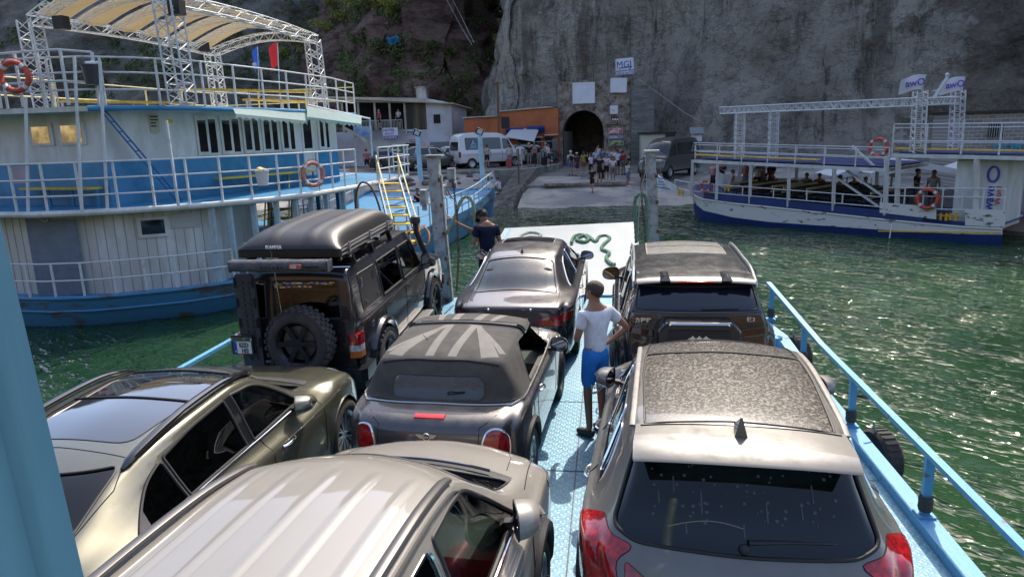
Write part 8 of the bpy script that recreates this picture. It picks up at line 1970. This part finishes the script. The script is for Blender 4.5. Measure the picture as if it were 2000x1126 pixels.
mb = MB(); mb.bb((-7.4, 60.55, .8), (-5.5, 60.62, 2.9)); mb.bb((-5.1, 60.4, 1.0), (-4.45, 60.62, 2.9)); mb.build('shop_opening', M_DARKI, ob, world=True)
mb = MB(); mb.bb((-5.15, 60.25, 3.02), (-4.0, 60.7, 3.12)); mb.bb((-9.6, 60.2, 2.85), (-5.3, 60.7, 2.97)); mb.build('canopy', M_METR, ob, world=True)
mb = MB(); mb.bb((-4.5, 60.30, 1.3), (-4.08, 60.36, 2.75)); mb.build('glazed_door', mat('door_reflection', (.12, .14, .16), .2), ob, world=True)
t = thing('awning', 'pale grey sheet awning sloping down in front of the orange shop', 'awning', (-6.8, 60, 1)); a, b, c, d = AY(1000, 251, 60.4), AY(1053, 251, 60.4), AY(1043, 277, 58.3), AY(986, 268, 58.3); mb = MB(); mb.slab([d, c, b, a], .03); mb.build('sheet', mat('tarp_grey', (.44, .45, .45), .8), t, world=True)
mb = MB()
for q in (c, d): mb.bar(q, (q.x, q.y, .8), .05)
mb.bar(c, c+Vector((1.5, 0, .02)), .04); mb.build('pole', M_GALV, t, world=True)
t = thing('utility_pole', 'thin rusty utility pole with crossarms in front of the orange building', 'pole', (-10, 59.8, .8)); a, b = AY(976, 312, 59.8), AY(971, 160, 59.8); mb = MB(); mb.tube([(a.x, 59.8, .8), a.lerp(b, .4), b], .08, 7); mb.build('pole', M_RUSTY, t, world=True); mb = MB(); mb.bar(b+Vector((-.5, 0, -.2)), b+Vector((.6, 0, -.1)), .05); mb.bar(b+Vector((-.4, 0, .2)), b+Vector((.0, 0, -.5)), .05); mb.bar(b+Vector((.5, 0, .25)), b+Vector((.5, 0, -.1)), .05); mb.build('crossarm', M_RUSTY, t, world=True)
a, b = AY(1012, 322, 50.5), AY(1015, 384, 43); t = thing('rusty_pole', 'slim rusty iron pole standing on the edge of the slipway', 'pole', (a.x, 46, -.3)); mb = MB(); q = AY(1014, 384, 46); mb.tube([q, AY(1012, 290, 46)], .05, 8); mb.build('shaft', M_RUSTY, t, world=True)
# cables on the cliff
for i, (P, lb_) in enumerate((([(868, -8, 84), (905, 60, 80), (922, 88, 76)], 'power cable falling down the gully, left of the bundle'), ([(880, -8, 84), (912, 55, 80), (926, 84, 76)], 'power cable falling down the gully, right of the bundle'), ([(1240, 148, 61.8), (1330, 215, 60), (1370, 238, 58)], 'slack cable across the cliff right of the portal'))):
    mb = MB(); mb.tube(smoothpts([AY(*p) for p in P], 5), .022, 4); tag(mb.build('cable', mat('pale_cable', (.35, .34, .32), .7), None), lb_, 'cable')
# hotel and restaurant
ht = thing('hotel', 'white two-storey restaurant building with terrace and sheet roof', 'building', (-19, 62, .8))
HY = 62.6
def HX(px): return AY(px, 250, HY).x
def HZ(py): return AY(780, py, HY).z
xr, xm, xl_ = HX(883), HX(834), HX(652)
mb = MB(); mb.prism([(xr, .8), (xm, .8), (xm, 6.5), (xr, 5.9)], HY, HY+7, 'Y'); mb.prism([(xm, .8), (xl_, .8), (xl_, 3.85), (xm, 3.85)], HY, HY+7, 'Y'); mb.prism([(xl_-6, .8), (xl_, .8), (xl_, 3.8), (xl_-6, 3.8)], HY-1.5, HY+7, 'Y'); mb.build('wall', M_WALLW, ht, world=True)
mb = MB(); mb.bb((xl_, HY+2.6, 3.85), (xm, HY+2.7, 6.6)); mb.build('terrace_back_wall', M_DARKI, ht, world=True)
mb = MB(); mb.prism([(xm, 6.1), (xm, 6.5), (xl_-6, 7.25), (xl_-6, 6.75)], HY-.35, HY-.1, 'Y'); mb.build('fascia', M_CREAM, ht, world=True)
mb = MB(); mb.slab([(xr+.4, HY-.7, 6.0), (xl_-7, HY-.7, 7.45), (xl_-7, HY+8, 7.2), (xr+.4, HY+8, 5.8)], -.09, nrm=(0, 0, 1)); mb.build('roof', M_METR, ht, world=True)
a = AY(815, 200, HY+2.5); mb = MB(); mb.bb((a.x, HY+2.2, 5.8), (a.x+.95, HY+3.1, 7.55)); mb.bb((a.x-.1, HY+2.1, 7.55), (a.x+1.05, HY+3.2, 7.65)); mb.build('chimney', mat('stained_chimney', (.50, .47, .42), .9, col2=(.16, .14, .12), nscale=1.5, stretch=(1, 1, .3)), ht, world=True)
for px in (672, 703, 735, 764, 793): mb = MB(); mb.bar((HX(px), HY-.05, 3.85), (HX(px), HY-.05, 6.45), .16); mb.build('terrace_post', M_CREAM, ht, world=True)
mb = MB(); mb.bb((HX(794), HY+.05, 3.9), (HX(833), HY+.12, 6.2)); cw = mb.build('curtained_window', mat('brown_curtain', (.13, .105, .06), .8, col2=(.04, .035, .03), nscale=2.5, stretch=(1, 1, .05)), ht, world=True)
mb = MB()
for k in range(30): x = HX(706)+(HX(789)-HX(706))*k/29; mb.bar((x, HY-.5, 3.85), (x, HY-.5, 4.75), .035)
mb.bar((HX(706), HY-.5, 4.75), (HX(789), HY-.5, 4.75), .06); mb.bar((HX(706), HY-.5, 3.9), (HX(789), HY-.5, 3.9), .05); mb.build('balustrade', M_CREAM, ht, world=True)
mb = MB(); mb.bb((HX(848), HY-.04, 4.35), (HX(861), HY+.02, 5.1)); mb.build('window', M_DARKI, ht, world=True)
mb = MB(); mb.bb((HX(838), HY-.04, .8), (HX(876), HY+.02, 2.75)); mb.build('garage_door', M_SHUT, ht, world=True)
mb = MB(); mb.bb((HX(740), HY-.06, 1.9), (HX(790), HY-.03, 2.45)); mb.build('green_fascia', mat('green_band', (.05, .16, .05), .7), ht, world=True); mb = MB(); mb.bb((HX(742), HY-.04, .8), (HX(768), HY+.0, 1.9)); mb.bb((HX(791), HY-.04, .8), (HX(812), HY, 2.7)); mb.build('shop_door', M_DARKI, ht, world=True)
mb = MB(); P = [AY(668, 245, 60.5), AY(690, 256, 60), AY(708, 268, 59.6), AY(712, 280, 59.4)]; mb.grid([[p+Vector((0, 0, .0)) for p in P], [p+Vector((.1, 0, -.35)) for p in P], [p+Vector((.1, 1.4, -.35)) for p in P]]); mb.build('curved_stair', M_CREAM, ht, world=True)
board(748, 249, 777, 271, HY-.7, M_BOARDW, 'hotel_sign', 'white and blue hotel sign hanging from the terrace', texts=[('HOTEL', .34, .06, .66, 0, True, 1.05), ('BAR KAFE', .20, .14, .40, 1, True, 1.0)], mats=[M_BLUET, mat('red_letter', (.5, .05, .05), .5)])
t = board(750, 264.5, 777, 271.5, HY-.74, M_BLUET, 'sign_strip', 'blue lower strip of the hotel sign with white letters', texts=[('ROZAFA', .95, .05, .14, 0, True, 1.1)], mats=[M_WHITET])
board(788, 252, 815, 262, HY-.1, mat('pale_sign', (.5, .52, .55), .7), 'market_sign', 'pale market sign on the white wall', texts=[('MARKET', .62, .26, .2, 0, True, 1), ('R', .7, .06, .2, 1, True, 1)], mats=[M_BLUET, mat('green_letter', (.05, .3, .08), .5)])
board(800, 271, 813, 277, HY-.1, mat('pink_sign', (.5, .2, .22), .7), 'small_sign', 'small pinkish sign over the market door', texts=[('HOTEL', .6, .1, .2, 0, True, .9)], mats=[M_WHITET])
board(692, 246, 726, 268, HY-1.0, mat('blue_banner', (.12, .26, .50), .7, col2=(.35, .42, .5), nscale=2), 'blue_banner', 'faded blue banner left of the hotel sign')
# vehicles on the quay
def van(name, label, loc, rz, m, side_m, logo, L=5.9, Hh=2.6, grp=None):
    k = Hh/2.6
    rows = [(.08, .4, .8, .1, .4, .14, .4), (0, .6, .85, .02, .6, .08, .6), (0, 1.2, .86, .02, 1.2, .08, 1.2), (.06, 1.9*k, .82, .08, 1.88*k, .14, 1.3), (.14, 2.4*k, .74, .16, 2.34*k, .25, 1.32), (.35, 2.58*k, .72, .4, 2.5*k, .6, 1.32), (1.6, 2.66*k, .74, 1.6, 2.56*k, 1.6, 1.32), (3.6, 2.60*k, .74, 3.5, 2.5*k, 3.4, 1.30),
            (4.2, 2.4*k, .74, 4.1, 2.3*k, 4.0, 1.28), (4.9, 1.6, .76, 4.75, 1.55, 4.7, 1.22), (5.1, 1.35, .74, 5.0, 1.3, 4.9, 1.2), (5.6, 1.15, .7, 5.5, 1.12, 5.4, 1.05), (5.82, .85, .7, 5.75, .85, 5.6, .85), (5.88, .5, .7, 5.8, .5, 5.66, .5), (5.84, .35, .7, 5.78, .35, 5.64, .35)]
    c = Car(name, label, 'van', loc, rz, rows, [(0, .9), (.12, .96), (.4, .99), (4.8, .99), (5.4, .95), (5.8, .78)], paintm=m, group=grp, gi=.05, zs=.42, nr=4, nc=2)
    for sg in (1, -1):
        c.cut('side_glass', 'side', rpoly([(.55, 1.40), (3.55, 1.38), (3.55, 2.2*k), (.55, 2.25*k)], .06, 3), sg, side_m, seal=M_SEAL, seal_r=.015, shift=.003); c.cut('cab_window', 'side', rpoly([(3.75, 1.38), (4.6, 1.32), (4.25, 2.05*k), (3.75, 2.15*k)], .06, 3), sg, side_m, seal=M_SEAL, seal_r=.015)
        m_ = MB(); m_.prism(rpoly([(sg*.78, -.01), (sg*.97, .02), (sg*.97, .12), (sg*.78, .1)], .02, 2), .85, 1.25, 'Z'); m_.build('tail_light', M_REDL, c.root)
        # white sailboat print
        m_ = MB(); x = c.side(1.2, 1.8, sg); x = x.x if x else sg*.9; xx = x+sg*.05
        for q in ([(.95, 1.72), (1.22, 1.76), (1.18, 2.15)], [(1.25, 1.76), (1.45, 1.72), (1.20, 2.0)], [(.85, 1.68), (1.5, 1.68), (1.35, 1.6), (1.0, 1.6)], [(.75, 1.55), (1.62, 1.55), (1.5, 1.50), (.88, 1.50)]): m_.prism(q, xx, xx+.006*sg, 'X')
        m_.build('sailboat_print', logo, c.root)
    c.cut('rear_window', 'end', rpoly([(-.68, 1.35), (.68, 1.35), (.62, 1.98*k), (-.62, 1.98*k)], .08, 3), -1, M_GLASSD, seal=M_SEAL, nmin=.1); m_ = MB(); m_.bb((-.26, -.01, .62), (.26, .0, .76)); m_.build('number_plate', M_WHITEP, c.root)
    c.cut('windshield', 'top', rpoly([(-.7, 4.3), (.7, 4.3), (.78, 4.85), (-.78, 4.85)], .05, 3), 1, M_GLASSD, seal=M_SEAL, nmin=.1)
    c.arches((1.0, 4.75), .36, .42); c.wheels((1.0, 4.75), .36, .22, 'steel'); m_ = MB(); c.line(m_, 'side', [(3.65, .5), (3.65, 2.1*k)], .01, sg=1); c.line(m_, 'side', [(.2, 1.0), (5.4, .95)], .008, sg=1); c.line(m_, 'end', [(0, .5), (0, 2.2*k)], .01, sg=-1); m_.build('panel_seam', M_SEAM, c.root)
    c.underside(.2, 5.6, z0=.3); c.finish(); return c
PW = paint('van_white', (.62, .62, .62), rough=.3, dust=.3, dcol=(.45, .42, .38), scale=2); PBK = paint('van_black', (.02, .02, .022), rough=.25, dust=.25, scale=2)
M_LOGO = mat('pale_blue_print', (.25, .45, .62), .5); M_LOGOD = mat('dull_blue_print', (.22, .30, .38), .5)
a = AY(889, 327, 53.6); van('minibus', 'white minibus with a sailboat print on its dark windows', (a.x, 53.4, .81), R(-52), PW, M_GLASSD, M_LOGO, grp='minibuses on the shore')
a = AY(1262, 350, 46); van('minibus', 'dark minibus with its front toward the crowd beside the tour boat', (a.x+3.0, 50.4, .3), R(150), PBK, M_GLASSD, M_LOGOD, Hh=2.45, grp='minibuses on the shore')
def bgcar(name, label, loc, rz, m, k=1.0, Lk=1.0):
    rows = [(.1, .3, .6, .14, .3, .22, .3), (0, .6, .7, .05, .6, .18, .6), (.05, .98, .74, .12, .98, .24, .98), (.15, 1.06, .70, .25, 1.05, .36, 1.04), (.5, 1.6*k, .6, .55, 1.55*k, .8, 1.05), (1.0, 1.72*k, .62, 1.0, 1.67*k, 1.2, 1.04), (2.4, 1.72*k, .62, 2.4, 1.67*k, 2.4, 1.02),
            (2.9, 1.6*k, .6, 2.8, 1.55*k, 2.9, 1.01), (3.6, 1.12, .7, 3.5, 1.1, 3.5, 1.0), (4.4, 1.0, .65, 4.3, .98, 4.2, .92), (4.7, .8, .6, 4.6, .78, 4.4, .76), (4.75, .4, .6, 4.65, .4, 4.45, .4)]
    rows = [(r[0]*Lk, r[1], r[2], r[3]*Lk, r[4], r[5]*Lk, r[6]) for r in rows]
    c = Car(name, label, 'car', loc, rz, rows, [(0, .78), (.2, .88), (.6, .93), (3.8*Lk, .93), (4.4*Lk, .80), (4.7*Lk, .6)], paintm=m, gi=.06, nr=4, nc=2)
    for sg in (1, -1):
        c.cut('rear_side_window', 'side', rpoly([(.8*Lk, 1.12), (1.95*Lk, 1.1), (1.95*Lk, 1.58*k), (1.0*Lk, 1.56*k)], .05, 3), sg, M_GLASSD, seal=M_CHROME, seal_r=.012); c.cut('front_side_window', 'side', rpoly([(2.03*Lk, 1.1), (3.15*Lk, 1.08), (2.85*Lk, 1.42*k), (2.6*Lk, 1.54*k), (2.03*Lk, 1.58*k)], .05, 3), sg, M_GLASSD, seal=M_CHROME, seal_r=.012)
        m_ = MB(); m_.prism(rpoly([(sg*.62, .02), (sg*.86, .08), (sg*.92, .3), (sg*.8, .3)], .02, 2), .82, .98, 'Z'); m_.build('tail_light', M_REDL, c.root)
    c.cut('rear_window', 'end', rpoly([(-.62, 1.12), (.62, 1.12), (.54, 1.48*k), (-.54, 1.48*k)], .05, 3), -1, M_GLASSD, seal=M_SEAL, nmin=.08); c.cut('windshield', 'top', rpoly([(-.6, 3.02*Lk), (.6, 3.02*Lk), (.68, 3.45*Lk), (-.68, 3.45*Lk)], .05, 3), 1, M_GLASSD, nmin=.1)
    m_ = MB(); m_.bb((-.25, -.01, .62), (.25, .0, .74)); m_.build('number_plate', M_WHITEP, c.root); c.arches((.9*Lk, 3.75*Lk), .36, .39); c.wheels((.9*Lk, 3.75*Lk), .35, .22, 'five'); c.underside(.2, 4.4*Lk); c.finish()
a = AY(792, 327, 53); bgcar('parked_suv', 'black SUV with chrome window line parked on the quay left of the white minibus', (a.x, 51.6, .81), R(-50), PBK, 1.04, 1.05)
a = AY(712, 327, 54); bgcar('parked_car', 'dark car parked on the quay behind the grey-haired person', (a.x, 54.6, .81), R(-70), paint('blue_black', (.02, .024, .035), rough=.2, dust=.3, scale=2), .92)
a = AY(985, 318, 57.5); bgcar('parked_car', 'black car half hidden between the white minibus and the awning', (a.x, 57.6, .81), R(-60), PBK, .95)
a = AY(845, 322, 56.5); bgcar('parked_car', 'pale gold car glimpsed between the black SUV and the white minibus', (a.x, 57.5, .81), R(-80), paint('pale_gold', (.42, .40, .33), metal=.3, dust=.3, scale=2), .95)
a = AY(1078, 324, 56.5); t = thing('motor_scooter', 'dark scooter parked beside the people at the kiosk', 'scooter', (a.x-.3, 57.6, .81), R(-70)); mb = MB()
for y in (-.55, .55): mb.lathe([(.16, -.04), (.24, -.05), (.27, 0), (.24, .05), (.16, .04)], (0, y, .27), 'X', 16)
mb.build('wheel', M_TYRE, t, smooth=True); mb = MB(); mb.tube([(0, -.6, .5), (0, -.3, .72), (0, .05, .68), (0, .1, .38), (0, .38, .36), (0, .48, .9)], [.08, .14, .12, .10, .10, .06], 8); mb.tube([(-.3, .42, 1.0), (0, .48, .98), (.3, .42, 1.0)], .02, 6); mb.build('bodywork', M_GLOSSBLACK, t, smooth=True)
# behind the tour boat: garage door, box on legs, stone house, tents
t = thing('garage', 'pale garage door with a dark frame set in the cliff foot', 'building', (4.5, 58, .5)); a, b = AY(1253, 263, 58), AY(1300, 263, 58); mb = MB(); mb.bb((a.x, 58, .5), (b.x, 62, 2.9)); mb.build('wall', mat('garage_cream', (.48, .46, .36), .8), t, world=True); mb = MB(); mb.bb((b.x, 57.9, .5), (b.x+.75, 62, 3.0)); mb.bb((a.x-.1, 57.8, 2.9), (b.x+.8, 62, 3.05)); mb.build('frame', M_TRIM, t, world=True)
t = thing('info_case', 'small roofed notice case on posts right of the garage', 'sign', (7, 50, .3)); a, b = AY(1351, 276, 50), AY(1371, 262, 50); mb = MB(); mb.bb((a.x, 50, a.z), (b.x, 50.3, b.z)); mb.build('case', M_BOARDW, t, world=True); mb = MB(); mb.slab([(a.x-.12, 49.8, b.z), (b.x+.12, 49.8, b.z), (b.x+.12, 50.5, b.z+.42), (a.x-.12, 50.5, b.z+.42)], .05); mb.build('roof', M_SHUT, t, world=True); mb = MB(); mb.bar((a.x+.1, 50.15, .2), (a.x+.1, 50.15, a.z), .08); mb.bar((b.x-.1, 50.15, .2), (b.x-.1, 50.15, a.z), .08); mb.build('leg', M_GALV, t, world=True)
def brick_mat():
    m = bpy.data.materials.new('grey_stone_blocks'); m.use_nodes = True; t = m.node_tree; b = t.nodes['Principled BSDF']; b.inputs['Roughness'].default_value = .9
    tc = t.nodes.new('ShaderNodeTexCoord'); mp = t.nodes.new('ShaderNodeMapping'); mp.inputs['Rotation'].default_value = (R(90), 0, 0); t.links.new(tc.outputs['Object'], mp.inputs[0]); br = t.nodes.new('ShaderNodeTexBrick'); t.links.new(mp.outputs[0], br.inputs['Vector'])
    br.inputs['Color1'].default_value = (.30, .26, .22, 1); br.inputs['Color2'].default_value = (.20, .19, .18, 1); br.inputs['Mortar'].default_value = (.42, .40, .38, 1); br.inputs['Scale'].default_value = 1.0; br.inputs['Brick Width'].default_value = .45; br.inputs['Row Height'].default_value = .2; br.inputs['Mortar Size'].default_value = .02
    t.links.new(br.outputs[0], b.inputs['Base Color']); return m
t = thing('stone_house', 'grey stone-block house with a barred window at the far right', 'building', (20, 43, .5)); a, b = AY(1880, 222, 42.5), AY(2060, 216, 42.5); mb = MB(); mb.bb((a.x, 42.5, -.5), (b.x, 46, a.z)); mb.build('wall', brick_mat(), t, world=True); mb = MB(); mb.bb((a.x-.2, 42.3, a.z), (b.x, 46.2, a.z+.12)); mb.build('roof', M_TRIM, t, world=True)
a, b = AY(1931, 268, 42.4), AY(1962, 240, 42.4); mb = MB(); mb.bb((a.x, 42.42, a.z), (b.x, 42.52, b.z)); w_ = mb.build('window', M_DARKI, t, world=True); mb = MB()
for k in range(7): x = a.x+(b.x-a.x)*k/6; mb.bar((x, 42.36, a.z), (x, 42.36, b.z), .03)
mb.build('bars', M_GALV, w_, world=True)
a = AY(1938, 292, 42.2); text_mesh('DURRES', .72, 'sign_lettering', mat('cyan_letters', (.03, .30, .42), .6), t, (a.x, 42.2, a.z-.1), (1, 0, 0), (0, 0, 1), depth=.06, bold=True, world=True)
for i, (p0, p1, y, lb_) in enumerate((((1625, 344), (1760, 322), 37.5, 'long white tent roof behind the stairs of the tour boat'), ((1700, 338), (1880, 316), 36.0, 'white tent roof behind the wheelhouse of the tour boat'), ((1890, 335), (2040, 318), 35.0, 'white tent roof at the far right edge'))):
    a, b = AY(*p0, y), AY(*p1, y); t = thing('tent', lb_, 'tent', (a.x, y, .2), 0, 'white tents on the shore'); w_ = b.x-a.x; mb = MB(); z = a.z; mx = (a.x+b.x)/2
    mb.grid([[(a.x, y, z), (mx, y, z+.55), (b.x, y, z+.05)], [(a.x, y+3, z), (mx, y+3, z+.55), (b.x, y+3, z+.05)]]); mb.grid([[(a.x, y, z), (mx, y, z+.55), (b.x, y, z+.05)], [(a.x, y, z-.25), (mx, y, z+.2), (b.x, y, z-.2)]]); mb.build('canopy', mat('tent_white', (.55, .56, .58), .8), t, world=True)
    for q in ((a.x+.1, y+.1), (b.x-.1, y+.1), (mx, y+2.8)): mb = MB(); mb.bar((q[0], q[1], .1), (q[0], q[1], z), .07); mb.build('leg', M_GALV, t, world=True)
# stones on the bank
random.seed(14)
for k in range(26):
    x = random.uniform(-19, -8); y = random.uniform(47.0, 49.4); s_ = random.uniform(.15, .5); mb = MB(); mb.ball((0, 0, 0), s_, 6, (1.3, 1, .65)); mb.v = [tuple(Vector(v)*(1+.35*mnoise.noise(Vector(v)*3+Vector((k, 0, 0))))) for v in mb.v]; o = mb.build('boulder', M_RUBBLE, None); o.location = (x, y, .62-2.1*(49.3-y)/8+.05)
    tag(o, 'rough grey boulder on the bank below the quay', 'rock', 'boulders below the quay')
for i, (x, y, z, lb_) in enumerate(((-21.5, 52, .9, 'stacked orange crate and bags on the quay by the railing'),)):
    t = thing('crate', 'orange crate on the quay beside the man in the red cap', 'crate', (AY(690, 320, 51).x, 51, .81)); mb = MB(); mb.box((0, 0, .02), (.5, .35, .03))
    for zz in (.1, .2, .3):
        for s_ in (-1, 1): mb.box((0, s_*.17, zz), (.5, .015, .06)); mb.box((s_*.245, 0, zz), (.015, .35, .06))
    mb.build('slats', mat('orange_plastic', (.6, .22, .04), .6), t)
for i, (px, y, c_) in enumerate(((994, 53.0, (.35, .08, .08)), (1064, 54.2, (.03, .03, .04)), (1176, 48, (.03, .03, .04)))):
    a = AY(px, 325, y); t = thing('suitcase', ['red wheeled suitcase by the bending person', 'black wheeled suitcase at the kiosk', 'black travel bag in the waiting group'][i], 'suitcase', (a.x, y, .812 if i < 2 else slipz(y)), R(20*i)); mb = MB(); mb.box((0, 0, .36), (.42, .24, .60)); o = mb.build('shell', cloth(c_), t); bv = o.modifiers.new('b', 'BEVEL'); bv.width = .04; bv.segments = 3; mb = MB(); mb.tube([(-.12, .08, .66), (-.12, .08, .95), (.12, .08, .95), (.12, .08, .66)], .012, 5); mb.build('handle', M_GALV, t)
BVH_ = BVHTree.FromPolygons([v.co for v in HL.data.vertices], [tuple(p.vertices) for p in HL.data.polygons])
r_ = AY(770, 80, 85)-Vector((0, 0, H)); hh = BVH_.ray_cast(Vector((0, 0, H)), r_.normalized())
if hh[0]:
    c = hh[0]; mb = MB(); mb.grid([[c+Vector((x, -.35-.25*math.sin(z*4), z+.12*math.sin(x*5))) for x in np.linspace(-.75, .75, 11)] for z in np.linspace(-.35, .4, 7)])
    tag(mb.build('tarpaulin', mat('blue_tarp', (.02, .20, .42), .5), None, smooth=True), 'small bright blue tarpaulin lying among the bushes on the slope', 'tarpaulin')
